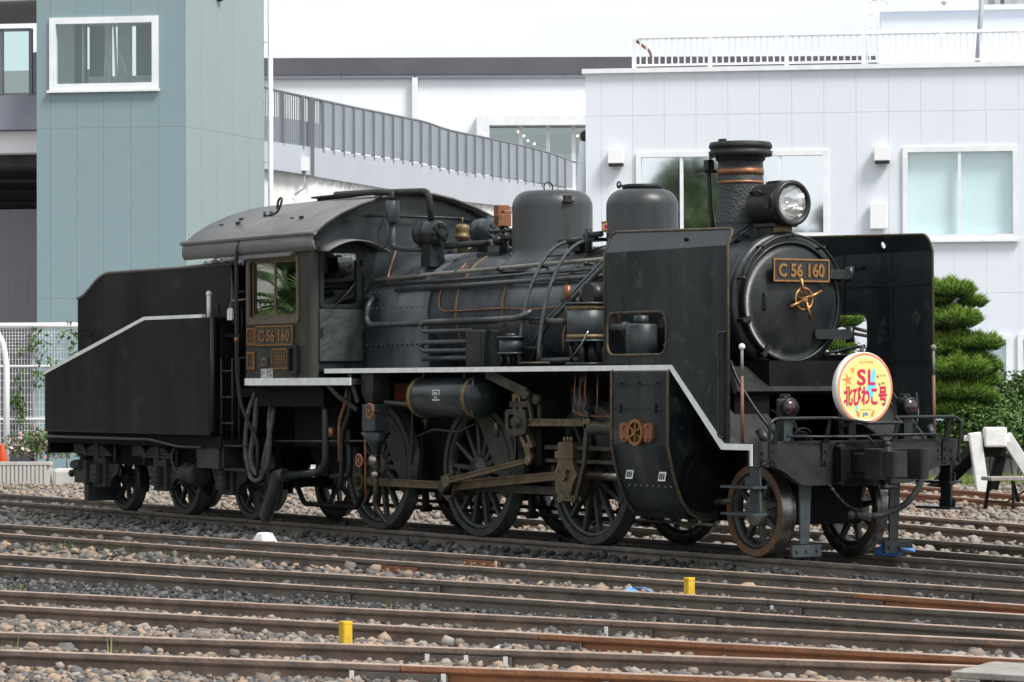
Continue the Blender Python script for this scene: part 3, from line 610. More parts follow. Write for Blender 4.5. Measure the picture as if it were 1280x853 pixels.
# ---------------- headlight
mb = MB(); mb.lathe((4.00, 0, 3.27), (1, 0, 0), [(0, .10), (.01, .165), (.05, .197), (.40, .203), (.41, .215), (.50, .215), (.515, .205), (.515, .172), (.46, .165)], 40, capb=False); hl = part(mb, 'headlight', 'black')
mb = MB(); mb.lathe((4.30, 0, 3.27), (1, 0, 0), [(0, .02), (.03, .08), (.09, .13), (.18, .165)], 32, capa=True, capb=False); part(mb, 'reflector', 'reflector', hl)
mb = MB(); mb.lathe((4.475, 0, 3.27), (1, 0, 0), [(0, .17), (.018, .13), (.028, .07), (.032, 0)], 32, capa=False); part(mb, 'lens', 'lens_glass', hl)
mb = MB(); mb.sph((4.40, 0, 3.27), .028, 10); part(mb, 'bulb', 'reflector', hl)
mb = MB(); mb.box(4.16, 4.34, -.05, .05, 3.455, 3.482); mb.box(4.17, 4.33, -.035, .035, 3.48, 3.49); part(mb, 'light_vent', 'black', hl); mb = MB(); mb.tube([(4.12, -.17, 3.36), (4.12, -.21, 3.39), (4.26, -.21, 3.39), (4.26, -.17, 3.36)], .012, 6, .02); part(mb, 'light_handle', 'black', hl); part(MB().box(4.36, 4.42, -.225, -.19, 3.22, 3.32), 'light_latch', 'black', hl)
mb = MB(); mb.box(4.10, 4.34, -.12, .12, 2.96, 3.09); mb.plate([rrect(4.06, 4.40, -.15, .15, .03)], ZP, 3.055, 3.085); part(mb, 'light_bracket', 'black', hl)
mb = MB(); mb.box(4.342, 4.352, -.11, .11, 2.985, 3.055); part(mb, 'light_label', 'gold_band', hl)
pipe('light_cable', [(4.05, -.12, 3.12), (3.96, -.25, 3.0), (3.85, -.38, 2.90), (3.6, -.5, 2.78)], .012)
pipe('light_cable', [(4.12, -.10, 3.10), (4.02, -.28, 2.97), (3.98, -.42, 2.85)], .010)
mb = MB(); mb.box(3.95, 4.05, -.30, -.16, 2.93, 2.99); part(mb, 'cable_box', 'black')
# ---------------- domes
def dome(x, r_, zt, name, lid):
    h = zt-2.75; mb = MB(); mb.lathe((x, 0, 2.75), (0, 0, 1), [(0, r_+.14), (.06, r_+.13), (.12, r_+.06), (.18, r_+.012), (.24, r_)]+[(h-.17+.17*math.sin(R(a)), r_-.17+.17*math.cos(R(a))) for a in (0, 15, 30, 45, 60, 75)]+[(h-.002, r_-.26), (h+.015, 0)], 44, capa=False); o = part(mb, name, 'dome_paint'); return o
sd1 = dome(.48, .42, 3.60, 'sand_dome', 0); sd2 = dome(2.09, .36, 3.53, 'steam_dome', 1)
mb = MB(); mb.lathe((2.09, 0, 3.53), (0, 0, 1), [(0, .20), (.035, .20), (.045, .19), (.047, 0)], 32); part(mb, 'lid', 'black_matte', sd2)
mb = MB(); mb.tube([(1.83+.03*math.cos(a), -.10, 3.585+.03*math.sin(a)) for a in [2*math.pi*i/16 for i in range(16)]], .009, 6, closed=True); mb.box(1.84, 2.0, -.13, -.05, 3.56, 3.58); part(mb, 'lid_hinge', 'black', sd2)
mb = MB(); mb.tube([(.48, -.05+.055*math.cos(a), 3.635+.055*math.sin(a)) for a in [2*math.pi*i/20 for i in range(20)]], .008, 6, closed=True); part(mb, 'lifting_eye', 'black', sd1)
mb = MB(); mb.box(.84, .90, -.12, -.04, 3.45, 3.53); mb.box(.86, .93, -.14, -.02, 3.46, 3.475); part(mb, 'step_bracket', 'black_matte', sd1)
wf_ = lambda u_, v, t_: (2.02+.125*u_/.125*.98, -.325-t_, 3.155+v)
mb = MB(); mb.plate([rrect(-.165, .165, -.055, .055, .004)], wf_, 0, .008); o = part(mb, 'warning_plate', 'safety_yellow', sd2)
for i in range(7):
    for zz in (-.044, .044): part(MB().plate([[(-.165+.047*i, zz-.011), (-.141+.047*i, zz-.011), (-.130+.047*i, zz+.011), (-.154+.047*i, zz+.011)]], wf_, .008, .010), 'stripe', 'plate_black', o)
part(MB().plate([rrect(-.135, .135, -.030, .030, .003)], wf_, .008, .011), 'white_field', 'paint_white', o)
for i in range(3): part(MB().plate([rrect(-.115+.085*i, -.055+.085*i, -.022, .022, .003)], wf_, .011, .013), 'red_mark', 'mark_crimson', o)
part(MB().box(1.9, 2.14, -.325, -.27, 3.10, 3.13), 'bracket', 'black', o)
# ---------------- running boards
WY = 1.205
for s in (-1, 1):
    mb = MB(); mb.box(-2.32, 4.20, s*.46, s*(WY-.002), 1.735, 1.768); rb = part(mb, 'running_board', 'black_matte')
    mb = MB(); mb.hexa([(4.20, s*.46, 1.735), (4.20, s*(WY-.004), 1.735), (4.20, s*(WY-.004), 1.77), (4.20, s*.46, 1.77), (4.98, s*.46, 1.02), (4.98, s*(WY-.004), 1.02), (4.98, s*(WY-.004), 1.055), (4.98, s*.46, 1.055)]); part(mb, 'front_slope', 'black_matte')
    e = MB(); t_ = .006
    e.box(-2.20, 4.215, s*WY, s*(WY+t_), 1.715, 1.765); part(e, 'white_edge', 'white_edge', rb)
    e = MB(); e.plate([[(4.215, 1.715), (4.215, 1.765), (4.235, 1.765), (5.03, 1.055), (5.44, 1.055), (5.44, .86), (5.405, .86), (5.405, 1.00), (4.985, 1.00)]], YP, s*(WY+.001), s*(WY+t_+.001)); part(e, 'white_edge', 'white_edge', rb)
mb = MB(); mb.box(4.97, 5.42, -1.20, 1.20, 1.02, 1.055); part(mb, 'front_deck', 'black_matte')
# saddle, skirt under the smokebox door
mb = MB(); mb.hexa([(4.30, -.62, 1.72), (4.36, -.62, 1.75), (4.36, .62, 1.75), (4.30, .62, 1.72), (4.72, -.86, 1.49), (4.78, -.86, 1.52), (4.78, .86, 1.52), (4.72, .86, 1.49)]); part(mb, 'smokebox_skirt', 'black_matte')
mb = MB(); mb.box(2.6, 4.70, -.44, .44, 1.0, 1.80); mb.box(4.2, 4.70, -.84, .84, 1.05, 1.50); sad = part(mb, 'smokebox_saddle', 'black_frame')
mb = MB(); mb.box(4.76, 4.82, .28, .34, 1.08, 1.46); mb.box(4.70, 4.83, .30, .62, 1.18, 1.22); mb.box(4.70, 4.83, .30, .62, 1.33, 1.36); part(mb, 'deck_bracket', 'black_frame', sad)
mb = MB(); mb.box(4.46, 4.50, -.08, .08, 1.69, 1.75); part(mb, 'ring_foot', 'black', smb)
# ---------------- smoke deflectors
def deflector(s):
    xa, xb, zt, zc = 3.15, 5.085, 3.00, 2.83; y0 = s*1.198; y1 = s*1.188; tn = -s*math.tan(R(24))
    low = [(xa, 1.775), (4.225, 1.775), (5.02, 1.06), (xb, 1.06), (xb, zc), (xa, zc)]
    hole = rrect(3.19, 4.14, 1.86, 2.26, .12)
    mb = MB(); mb.plate([low, hole], YP, y0, y1)
    top = fillet2([(xa, zc), (xb, zc), (xb, zt-.02), (xa, zt+.03)], [0, 0, .17, .17], 7)
    rv = ngon(4.42, 2.905, .032, 14)
    mb.plate([top, rv] if s > 0 else [top], lambda u_, v, t_: (u_, t_+(v-zc)*tn, v), y0, y1); o = part(mb, 'smoke_deflector', 'black_side')
    if s < 0: part(MB().cyl((4.42, y0+.075*tn+.004, 2.905), (4.42, y0+.075*tn-.012, 2.90), .026, n=8), 'bolt', 'black_frame', o)
    tp = [p for p in top if p[1] > zc+1e-4]; pts = [(xb, y0, 1.10), (xb, y0, zc)]+[(p[0], y0+(p[1]-zc)*tn, p[1]) for p in tp]+[(xa, y0, zc), (xa, y0, 1.79)]
    mb = MB(); mb.tube(pts, .013, 6); part(mb, 'edge_trim', 'brass_trim', o)
    mb = MB(); mb.tube([(p[0], y0-s*0, p[1]) for p in hole], .014, 6, closed=True); part(mb, 'opening_trim', 'brass_trim', o)
    mb = MB(); yi = s*1.186
    for x in (3.8, 4.5): mb.box(x-.006, x+.006, yi, yi-s*.008, 2.27 if x < 4.2 else 1.6, 2.82)
    for z in (2.52, 1.80): mb.box(3.2 if z > 2.3 else 4.3, 5.06, yi, yi-s*.006, z-.006, z+.006)
    part(mb, 'weld_seams', 'black_matte', o)
    mb = MB(); mb.tube([(5.07, s*1.21, 2.05), (4.98, s*1.235, 2.05), (4.98, s*1.235, 1.12), (5.02, s*1.21, 1.10)], .013, 8, .04); part(mb, 'grab_rail', 'black', o)
    for z in (1.95, 2.7): part(MB().tube([(4.1, s*1.19, z), (4.0, s*.64, z-.1)], .016, 6), 'stay', 'black', o)
    return o
deflector(-1); deflector(1)
# feed water heater pots seen through the deflector opening
for x in (3.27,):
    mb = MB(); mb.cyl((x, -.86, 1.86), (x, -.86, 2.16), .15, n=24, bev=.015); mb.cyl((x, -.86, 2.15), (x, -.86, 2.24), .07, n=16); mb.box(x-.07, x+.07, -.93, -.79, 1.77, 1.87); part(mb, 'lubricator', 'grey_paint')
mb = MB(); mb.cyl((2.85, -.90, 2.13), (3.12, -.88, 2.13), .035, n=12); mb.cyl((3.02, -.90, 2.13), (3.08, -.88, 2.13), .055, n=10); part(mb, 'feed_pipe', 'grey_paint'); part(MB().cyl((3.62, -.60, 2.16), (3.62, -.88, 2.16), .05, n=12), 'valve_stub', 'black')
# ---------------- front beam and its fittings
mb = MB(); bm_ = fillet2([(-1.2, .85), (-.92, .85), (-.66, .675), (.66, .675), (.92, .83), (1.2, .83), (1.2, 1.075), (-1.2, 1.075)], [.02, .12, .1, .1, .12, .02, .03, .03]); mb.plate([bm_], XP, 5.36, 5.44); beam = part(mb, 'buffer_beam', 'black_matte', bevel=.012)
mb = MB(); fr = MB(); fr.plate([rrect(-.27, .27, .66, 1.06, .02), rrect(-.17, .17, .73, .99, .02)], XP, 5.445, 5.50); fr.box(5.44, 5.56, -.30, -.20, .72, 1.0); fr.box(5.44, 5.56, .20, .30, .72, 1.0); part(fr, 'coupler_pocket', 'black_frame', beam, bevel=.006)
for y in (-.26, .26):
    for z in (.70, 1.02): part(MB().cyl((5.44, y, z), (5.53, y, z), .025, n=6), 'bolt', 'black_matte', beam)
for y in (-1.1, -1.0, .95, 1.1, -.4, .45):
    for z in (.98, .90): part(MB().cyl((5.43, y, z), (5.455, y, z), .013, n=8), 'bolt', 'black_matte', beam)
# knuckle coupler
cp = MB(); cp.box(5.40, 5.74, -.085, .085, .78, .96); coup = part(cp, 'coupler', 'black_matte', bevel=.012)
hd = MB(); poly = fillet2([(5.66, -.12), (5.78, -.20), (6.02, -.23), (6.08, -.16), (6.02, -.09), (5.88, -.05), (5.87, .07), (5.95, .12), (6.14, .15), (6.16, .22), (6.05, .27), (5.78, .22), (5.66, .12)], .035, 3)
hd.plate([poly], ZP, .735, 1.005); part(hd, 'coupler_head', 'black_matte', coup, bevel=.014)
kn = MB(); kn.plate([fillet2([(5.93, -.13), (6.05, -.22), (6.17, -.20), (6.20, -.08), (6.14, -.02), (6.08, -.06), (5.97, -.05)], .03, 3)], ZP, .76, .985); part(kn, 'knuckle', 'black_matte', coup, bevel=.02)
kp = MB(); kp.cyl((6.04, -.16, .70), (6.04, -.16, 1.04), .03, n=12); kp.sph((6.04, -.16, 1.045), .035, 10); kp.bar((5.80, 0, 1.0), (5.86, -.02, 1.09), .05, .03); kp.cyl((5.87, -.10, .66), (5.87, .10, .66), .02, n=8); part(kp, 'knuckle_pin', 'black_matte', coup)
pipe('brake_hose', [(5.46, .34, .93), (5.72, .36, .97), (5.90, .36, .92), (5.93, .34, .72), (5.86, .22, .50), (5.72, .02, .40), (5.68, -.06, .40)], .030, 'rubber', rd=.12, n=12)
mb = MB(); mb.cyl((5.68, -.06, .40), (5.64, -.20, .41), .034, n=10); mb.cyl((5.66, -.12, .36), (5.66, -.12, .46), .03, n=8); mb.sph((5.63, -.24, .41), .04, 8); part(mb, 'hose_coupling', 'gear_grey'); part(MB().cyl((5.44, .34, .93), (5.50, .34, .93), .045, n=12), 'hose_flange', 'black_matte')
ch_ = MB()
p0, p1 = Vector((5.48, -.36, .67)), Vector((5.66, -.14, .45))
for i in range(14):
    t_ = i/13; p = p0.lerp(p1, t_); p.z -= .07*math.sin(math.pi*t_)*.8; 
    ax = Vector((.5, .6, -.6)).normalized(); b_ = Vector((0, 0, 1)) if i % 2 else Vector((.7, -.7, 0))
    ch_.tube([tuple(p+ax*.019*math.cos(a)+b_*.010*math.sin(a)) for a in [2*math.pi*k/8 for k in range(8)]], .0045, 5, closed=True)
part(ch_, 'safety_chain', 'rod_grey')
# front hand rails
rail_pts = [(5.47, -1.10, .90), (5.49, -1.13, .86), (5.52, -1.08, .90), (5.55, -1.10, 1.24), (5.54, -1.02, 1.28), (5.54, -.34, 1.28), (5.80, -.18, 1.235), (5.84, .18, 1.235), (5.54, .34, 1.28), (5.54, 1.06, 1.28), (5.54, 1.14, 1.24), (5.52, 1.12, .90), (5.49, 1.16, .86), (5.47, 1.14, .90)]
pipe('front_handrail', rail_pts, .016, rd=.05)
for y in (-.98, -.40, .40, 1.02):
    mb = MB(); mb.bar((5.45, y, .86), (5.46, y, 1.06), .012, .07, up=(0, 1, 0)); mb.bar((5.46, y, 1.05), (5.53, y, 1.28), .012, .055, up=(0, 1, 0), w1=(.012, .03)); mb.cyl((5.44, y, .90), (5.475, y, .90), .016, n=6); mb.cyl((5.44, y, .99), (5.475, y, .99), .016, n=6); part(mb, 'handrail_bracket', 'black')
pipe('uncoupling_rod', [(5.48, -.85, 1.12), (5.50, -.3, 1.11), (5.58, 0, 1.11), (5.60, .05, 1.04)], .011); pipe('uncoupling_rod', [(5.50, .1, 1.12), (5.48, .9, 1.12), (5.48, .98, 1.07)], .011)
pipe('rail_bar', [(5.45, -.75, 1.115), (5.45, .8, 1.115)], .009)
mb = MB()
for k in range(3): mb.tube([(5.36+.03*k, -.62+.09*math.cos(a), 1.075+.03*k+.055*abs(math.sin(a))) for a in [2*math.pi*i/18 for i in range(18)]], .008, 5, closed=True)
mb.tube([(5.36, -.60, 1.12), (5.34, -.66, 1.25), (5.31, -.66, 1.30)], .007, 5, .05); part(mb, 'cable_coil', 'rubber')
# marker lamps
for s in (-1, 1):
    y = s*.70; x = 5.26; mb = MB(); mb.cyl((x, y, 1.29), (x, y, 1.455), .075, n=20, bev=.01); mb.box(x-.05, x+.05, y-.05, y+.05, 1.05, 1.30); lm = part(mb, 'marker_lamp', 'grey_paint' if s < 0 else 'black')
    mb = MB(); mb.lathe((x+.03, y, 1.375), (1, 0, 0), [(0, .085), (.06, .088), (.075, .080), (.075, .07)], 24, capb=False); part(mb, 'bezel', 'black', lm)
    mb = MB(); mb.lathe((x+.085, y, 1.375), (1, 0, 0), [(0, .078), (.02, .066), (.036, .04), (.042, 0)], 24); part(mb, 'lens', 'lamp_red', lm)
    mb = MB(); mb.tube([(x-.03, y-.03, 1.45), (x-.03, y-.03, 1.485), (x+.03, y+.03, 1.485), (x+.03, y+.03, 1.45)], .010, 6, .02); mb.cyl((x, y, 1.45), (x, y, 1.475), .03, n=8); part(mb, 'handle', 'black', lm)
pipe('lamp_cable', [(5.24, .66, 1.06), (5.30, .60, 1.2), (5.28, .52, 1.42), (5.1, .42, 1.46)], .009); pipe('lamp_cable', [(5.26, -.78, 1.10), (5.12, -.92, 1.35), (4.98, -1.02, 1.62), (4.9, -1.04, 1.80)], .015, rd=.15)
pipe('lamp_cable', [(5.26, .80, 1.10), (5.22, .9, 1.3), (5.1, .98, 1.5)], .010)
part(MB().cyl((5.3, 1.02, 1.05), (5.26, .98, 1.20), .04, n=10), 'flag_socket', 'black'); part(MB().cyl((5.30, -.92, 1.05), (5.22, -.96, 1.18), .045, n=10), 'flag_socket', 'black')
for s in (-1, 1):
    y = s*1.12; pl_ = part(MB().cyl((5.18, y, 1.05), (5.18, y, 1.66), .016, n=10), 'marker_pole', 'pole_red')
    part(MB().cyl((5.18, y, 1.66), (5.18, y, 1.90), .014, n=10), 'upper_rod', 'hub_grey', pl_); part(MB().sph((5.18, y, 1.92), .030, 12), 'ball', 'paint_white' if s < 0 else 'hub_grey', pl_)
# steps under the beam and rail guards
for s in (-1, 1):
    mb = MB(); mb.box(5.29, 5.43, s*1.10, s*1.125, .46, .90); st = part(mb, 'foot_step', 'grey_paint' if s < 0 else 'black')
    for z in (.66, .42):
        mb = MB(); mb.box(4.98, 5.46, s*1.062, s*1.22, z, z+.022); mb.box(5.24, 5.458, s*1.127, s*1.139, z+.023, z+.10); part(mb, 'tread', 'grey_paint' if s < 0 else 'black', st)
    mb = MB(); mb.bar((5.32, s*.52, .70), (5.30, s*.52, .15), .02, .13, up=(0, 1, 0), w1=(.02, .10)); gd = part(mb, 'rail_guard', 'grey_paint' if s < 0 else 'black')
    mb = MB(); mb.box(5.33, 5.36, s*.37, s*.70, .035, .14)
    for y in (.42, .54, .65): mb.cyl((5.35, s*y, .09), (5.38, s*y, .09), .015, n=6)
    part(mb, 'guard_plate', 'grey_paint' if s < 0 else 'black', gd)
# ---------------- frames and dark underside
for s in (-1, 1):
    mb = MB(); mb.plate([[(-3.9, 1.25), (-3.9, .75), (-2.9, .45), (3.0, .45), (3.4, .62), (5.30, .70), (5.36, 1.05), (4.6, 1.4), (-2.3, 1.45)]], YP, s*.40, s*.43); part(mb, 'main_frame', 'black_frame')
mb = MB(); mb.box(-3.05, -1.05, -.39, .39, .42, 1.75); mb.box(-1.05, 2.6, -.36, .36, .95, 1.80); part(mb, 'ashpan', 'black_frame')
mb = MB(); mb.box(-3.85, -2.32, -1.15, 1.15, 1.35, 1.57); mb.box(-3.6, -2.4, -.8, .8, .9, 1.4); part(mb, 'cab_underframe', 'black_frame')
mb = MB(); mb.lathe((-2.2, 0, BZ), (1, 0, 0), [(0, .5), (4.6, .5)], 20); part(mb, 'boiler_core', 'black_frame')
mb = MB(); mb.box(4.35, 5.0, -.39, .39, .30, .86); part(mb, 'leading_truck_frame', 'black_frame')
# ---------------- wheels
def wheel(par, name, X, s, Rw, ns, tread, rimm, hubr, hubm, cw=False, simple=False):
    o = (X, s*.495, Rw); ax = (0, s, 0); ri = Rw-.075; n = 56
    mb = MB(); mb.lathe(o, ax, [(0, ri), (0, Rw+.028), (.028, Rw+.028), (.042, Rw+.004), (.118, Rw-.004), (.126, Rw-.012)], n, capa=False, capb=False)
    w0 = len(mb.f); mb.cur = 1; mb.lathe(o, ax, [(.126, Rw-.012), (.126, ri)], n, smooth=False, capa=False, capb=False); mb.lathe(o, ax, [(.126, ri), (.0, ri)], n, capa=False, capb=False)
    W = mb.build(name, None, par, mats=[tread, rimm], fixn=False)
    mb = MB(); mb.lathe(o, ax, [(.015, ri-.045), (.015, ri+.001), (.108, ri+.001), (.108, ri-.045), (.015, ri-.045)], n, capa=False, capb=False); part(mb, 'rim', 'wheel_paint', W)
    ph0 = math.atan2(CR[1], CR[0])
    for i in range(ns):
        a = ph0+2*math.pi*(i+.5)/ns; c, d_ = math.cos(a), math.sin(a); mb = MB()
        mb.bar((X+c*hubr*.8, s*.560, Rw+d_*hubr*.8), (X+c*(ri-.03), s*.560, Rw+d_*(ri-.03)), .075 if not simple else .06, .062 if hubr > .1 else .05, up=(-d_, 0, c), w1=(.060, .040)); part(mb, 'spoke', 'wheel_paint', W, bevel=.012)
    mb = MB(); mb.lathe((X, s*.45, Rw), ax, [(0, hubr), (.17, hubr), (.185, hubr-.015), (.19, hubr*.55), (.20, hubr*.5), (.20, 0)], 28); part(mb, 'hub', hubm, W)
    if cw:
        a0 = math.atan2(-CR[1], -CR[0]); ro = ri-.02; poly = []
        for i in range(17): a = a0+R(-62+124*i/16); poly.append((X+ro*math.cos(a), Rw+ro*math.sin(a)))
        ch0 = ro*math.cos(R(62)); 
        mb = MB(); mb.plate([poly], YP, s*.520, s*.622); part(mb, 'counterweight', 'wheel_paint', W, bevel=.008)
        mb = MB(); mb.cyl((X, s*.45, Rw), (X, s*.625, Rw), hubr, n=24); mb.cyl((X+CR[0], s*.50, Rw+CR[1]), (X+CR[0], s*.64, Rw+CR[1]), .105, n=20); mb.bar((X, s*.57, Rw), (X+CR[0], s*.57, Rw+CR[1]), .12, .16, up=(0, 0, 1)); part(mb, 'crank_boss', 'wheel_paint', W)
    return W
for s in (-1, 1):
    for x in (-DS, 0, DS): wheel(LO, 'driving_wheel', x, s, .70, 14, 'tread_steel' if s > 0 else 'wheel_paint', 'wheel_paint', .15, 'wheel_paint', cw=True)
    wheel(LO, 'leading_wheel', XL, s, .43, 8, 'tread_steel', 'wheel_rust', .14, 'hub_grey', simple=True)
for x, r_ in ((-DS, .09), (0, .09), (DS, .09)): stub((x, -.5, .70), (x, .5, .70), r_, 'black_frame', 'axle')
stub((XL, -.5, .43), (XL, .5, .43), .07, 'black_frame', 'axle')
# ---------------- rods and valve gear (both sides)
def rodshape(p0, p1, h0, h1, y0, y1, e0, e1):
    p0 = Vector((p0[0], p0[1])); p1 = Vector((p1[0], p1[1])); d_ = (p1-p0).normalized(); n_ = Vector((-d_.y, d_.x)); mb = MB()
    mb.plate([[tuple(p0+n_*h0/2), tuple(p1+n_*h1/2), tuple(p1-n_*h1/2), tuple(p0-n_*h0/2)]], YP, y0, y1)
    q0 = p0+d_*e0*1.3; q1 = p1-d_*e1*1.3; s_ = 1 if y1 > y0 else -1     # raised flanges leave a fluted web
    for sg in (-1, 1):
        a = q0+n_*sg*h0*.38; b = q1+n_*sg*h1*.38; mb.bar((a.x, y1+s_*.007, a.y), (b.x, y1+s_*.007, b.y), .014, h0*.22)
    mb.cyl((p0.x, y0-s_*.006, p0.y), (p0.x, y1+s_*.015, p0.y), e0, n=24); mb.cyl((p1.x, y0-s_*.006, p1.y), (p1.x, y1+s_*.015, p1.y), e1, n=24); return mb
pin = lambda x: (x+CR[0], .70+CR[1])
for s in (-1, 1):
    y = lambda v: s*v
    a, b, c = pin(-DS), pin(0), pin(DS)
    o = part(rodshape(a, b, .085, .085, y(.665), y(.715), .10, .10), 'coupling_rod', 'rod_steel', bevel=.004); o = part(rodshape(b, c, .085, .085, y(.668), y(.716), .095, .10), 'coupling_rod', 'rod_grey', bevel=.004)
    for q in (a, b, c):
        mb = MB(); mb.cyl((q[0], y(.60), q[1]), (q[0], y(.75), q[1]), .045, n=16); mb.cyl((q[0], y(.75), q[1]), (q[0], y(.765), q[1]), .06, n=6); mb.box(q[0]-.045, q[0]+.045, y(.67), y(.71), q[1]+.08, q[1]+.15); mb.cyl((q[0], y(.69), q[1]+.14), (q[0], y(.69), q[1]+.19), .022, n=8); part(mb, 'crank_pin', 'rod_grey')
    xh = (2.02, .70)
    part(rodshape(b, xh, .10, .085, y(.775), y(.835), .13, .09), 'main_rod', 'rod_steel', bevel=.004)
    mb = MB(); mb.box(b[0]-.13, b[0]+.10, y(.77), y(.85), b[1]-.10, b[1]+.11); mb.cyl((b[0], y(.6), b[1]), (b[0], y(.89), b[1]), .06, n=16); mb.cyl((b[0]+.04, y(.81), b[1]+.10), (b[0]+.04, y(.81), b[1]+.19), .02, n=8); mb.sph((b[0]+.04, y(.81), b[1]+.2), .028, 8); part(mb, 'big_end', 'rod_grey', bevel=.008)
    ec = (b[0]+.17, b[1]+.06); mb = MB(); mb.bar((b[0], y(.90), b[1]), (ec[0], y(.90), ec[1]), .05, .09, up=(0, 0, 1)); mb.cyl((b[0], y(.875), b[1]), (b[0], y(.93), b[1]), .07, n=16); mb.cyl((ec[0], y(.88), ec[1]), (ec[0], y(.965), ec[1]), .05, n=14); part(mb, 'return_crank', 'rod_grey', bevel=.006)
    lb = (1.46, .83)
    part(rodshape(ec, lb, .06, .05, y(.93), y(.965), .062, .045), 'eccentric_rod', 'rod_steel')
    # expansion link (slotted, slightly curved)
    lp = Vector((1.30, 1.21)); dn = (Vector(lb)-lp).normalized(); pn = Vector((-dn.y, dn.x)); outer = []; inner = []
    for i in range(13): q = -.31+.62*i/12; cv = .05*(q/.31)**2; outer.append(lp+dn*q+pn*(.075+cv)); inner.append(lp+dn*q*.78+pn*(.028+cv*.7))
    for i in range(13): q = .31-.62*i/12; cv = .05*(q/.31)**2; outer.append(lp+dn*q+pn*(-.075+cv)); inner.append(lp+dn*q*.78+pn*(-.028+cv*.7))
    mb = MB(); mb.plate([[tuple(p) for p in outer], [tuple(p) for p in inner]], YP, y(.90), y(.955)); mb.bar((lp.x+dn.x*.28, y(.93), lp.y+dn.y*.28), (lb[0], y(.93), lb[1]), .045, .09, up=(1, 0, 0)); part(mb, 'expansion_link', 'rod_steel', bevel=.004)
    mb = MB(); mb.plate([fillet2([(1.10, 1.34), (1.48, 1.34), (1.48, 1.10), (1.20, 1.06), (1.10, 1.14)], .05), rrect(1.16, 1.26, 1.14, 1.29, .03)], YP, y(.96), y(1.0)); mb.cyl((1.32, y(.9), 1.21), (1.32, y(1.04), 1.21), .055, n=16); mb.box(1.12, 1.46, y(.62), y(.96), 1.36, 1.42); part(mb, 'link_bracket', 'rod_grey')
    part(rodshape((1.36, 1.21), (2.50, 1.215), .075, .065, y(.925), y(.965), .06, .055), 'radius_rod', 'rod_steel')
    mb = MB(); mb.bar((1.10, y(.97), 1.60), (1.66, y(.97), 1.44), .03, .07); mb.cyl((1.66, y(.93), 1.44), (1.66, y(1.01), 1.44), .05, n=14); mb.bar((1.66, y(.95), 1.44), (1.66, y(.95), 1.22), .03, .05, up=(1, 0, 0)); part(mb, 'lifting_link', 'rod_grey')
    mb = MB(); mb.bar((2.50, y(.94), 1.30), (2.42, y(.94), .80), .035, .075, up=(1, 0, 0), w1=(.035, .05)); mb.bar((2.42, y(.94), .80), (2.28, y(.94), .47), .035, .05, up=(1, 0, 0)); mb.cyl((2.50, y(.90), 1.29), (2.50, y(.98), 1.29), .045, n=12); mb.cyl((2.28, y(.90), .47), (2.28, y(.98), .47), .04, n=12); mb.cyl((2.50, y(.90), 1.17), (2.50, y(.98), 1.17), .04, n=12); part(mb, 'combination_lever', 'rod_grey', bevel=.005)
    part(rodshape((1.98, .47), (2.28, .47), .05, .05, y(.89), y(.92), .045, .04), 'union_link', 'rod_steel')
    mb = MB(); mb.cyl((2.50, y(.90), 1.17), (3.30, y(.90), 1.17), .035, n=14); mb.lathe((2.44, y(.90), 1.17), (1, 0, 0), [(0, .06), (.08, .085), (.30, .06), (.5, .11), (.62, .15)], 18); part(mb, 'valve_spindle', 'rod_grey')
    # crosshead, slide bars, piston rod
    mb = MB(); mb.plate([fillet2([(1.86, .52), (2.10, .46), (2.16, .62), (2.24, .70), (2.16, .80), (2.16, 1.02), (1.90, 1.02), (1.90, .82), (1.84, .70)], .03)], YP, y(.70), y(.90)); mb.cyl((2.02, y(.69), .70), (2.02, y(.93), .70), .06, n=16)
    for q in (-.06, 0, .06): mb.cyl((2.0+q, y(.84), 1.02), (2.0+q, y(.84), 1.07), .02, n=6); mb.cyl((2.0+q*1.2, y(.90), .74), (2.0+q*1.2, y(.935), .74), .022, n=6)
    mb.box(1.87, 2.19, y(.66), y(.915), .86, .93); part(mb, 'crosshead', 'rod_steel', bevel=.008)
    mb = MB(); mb.box(1.55, 3.32, y(.70), y(.86), .945, .985); part(mb, 'slide_bar', 'rod_grey'); mb = MB(); mb.box(1.62, 3.32, y(.70), y(.86), .815, .85); part(mb, 'slide_bar', 'rod_grey')
    mb = MB(); mb.box(1.50, 1.60, y(.43), y(.90), .78, 1.18); mb.bar((1.52, y(.86), .98), (1.15, y(.70), 1.30), .05, .08); part(mb, 'slide_bar_bracket', 'black_frame')
    part(MB().cyl((2.15, y(.80), .70), (3.34, y(.80), .70), .045, n=18), 'piston_rod', 'bright_steel')
    mb = MB(); mb.lathe((3.05, y(.80), .70), (1, 0, 0), [(0, .07), (.02, .085), (.1, .085), (.12, .12), (.26, .12)], 20); part(mb, 'gland', 'rod_grey')
    # ---------------- cylinder block with cover sheet
    prof = [(-.60, 1.735), (-1.185, 1.735), (-1.215, 1.70), (-1.22, 1.40), (-1.22, 1.02), (-1.20, .92), (-1.15, .72), (-1.06, .50), (-.98, .40), (-.85, .33), (-.65, .33)]
    mb = MB(); A = []
    for x in (3.30, 4.19): A.append([(x, -s*p[0] if s > 0 else p[0], p[1]) for p in prof])
    n_ = len(prof); mb.v = A[0]+A[1]
    for i in range(n_-1): mb.f.append([i, i+1, n_+i+1, n_+i]); mb.sm.append(i > 3); mb.mi.append(0)
    mb.f.append(list(range(n_))); mb.f.append(list(range(n_, 2*n_))); mb.sm += [False]*2; mb.mi += [0, 0]; cyl_ = part(mb, 'cylinder_cover', 'black_side')
    for k in (0, 1): part(MB().tube([(p[0]+(-.008 if k == 0 else .008), p[1]+s*.004, p[2]) for p in A[k][1:]], .015, 6), 'cover_trim', 'brass_trim', cyl_)
    yy = s*1.222
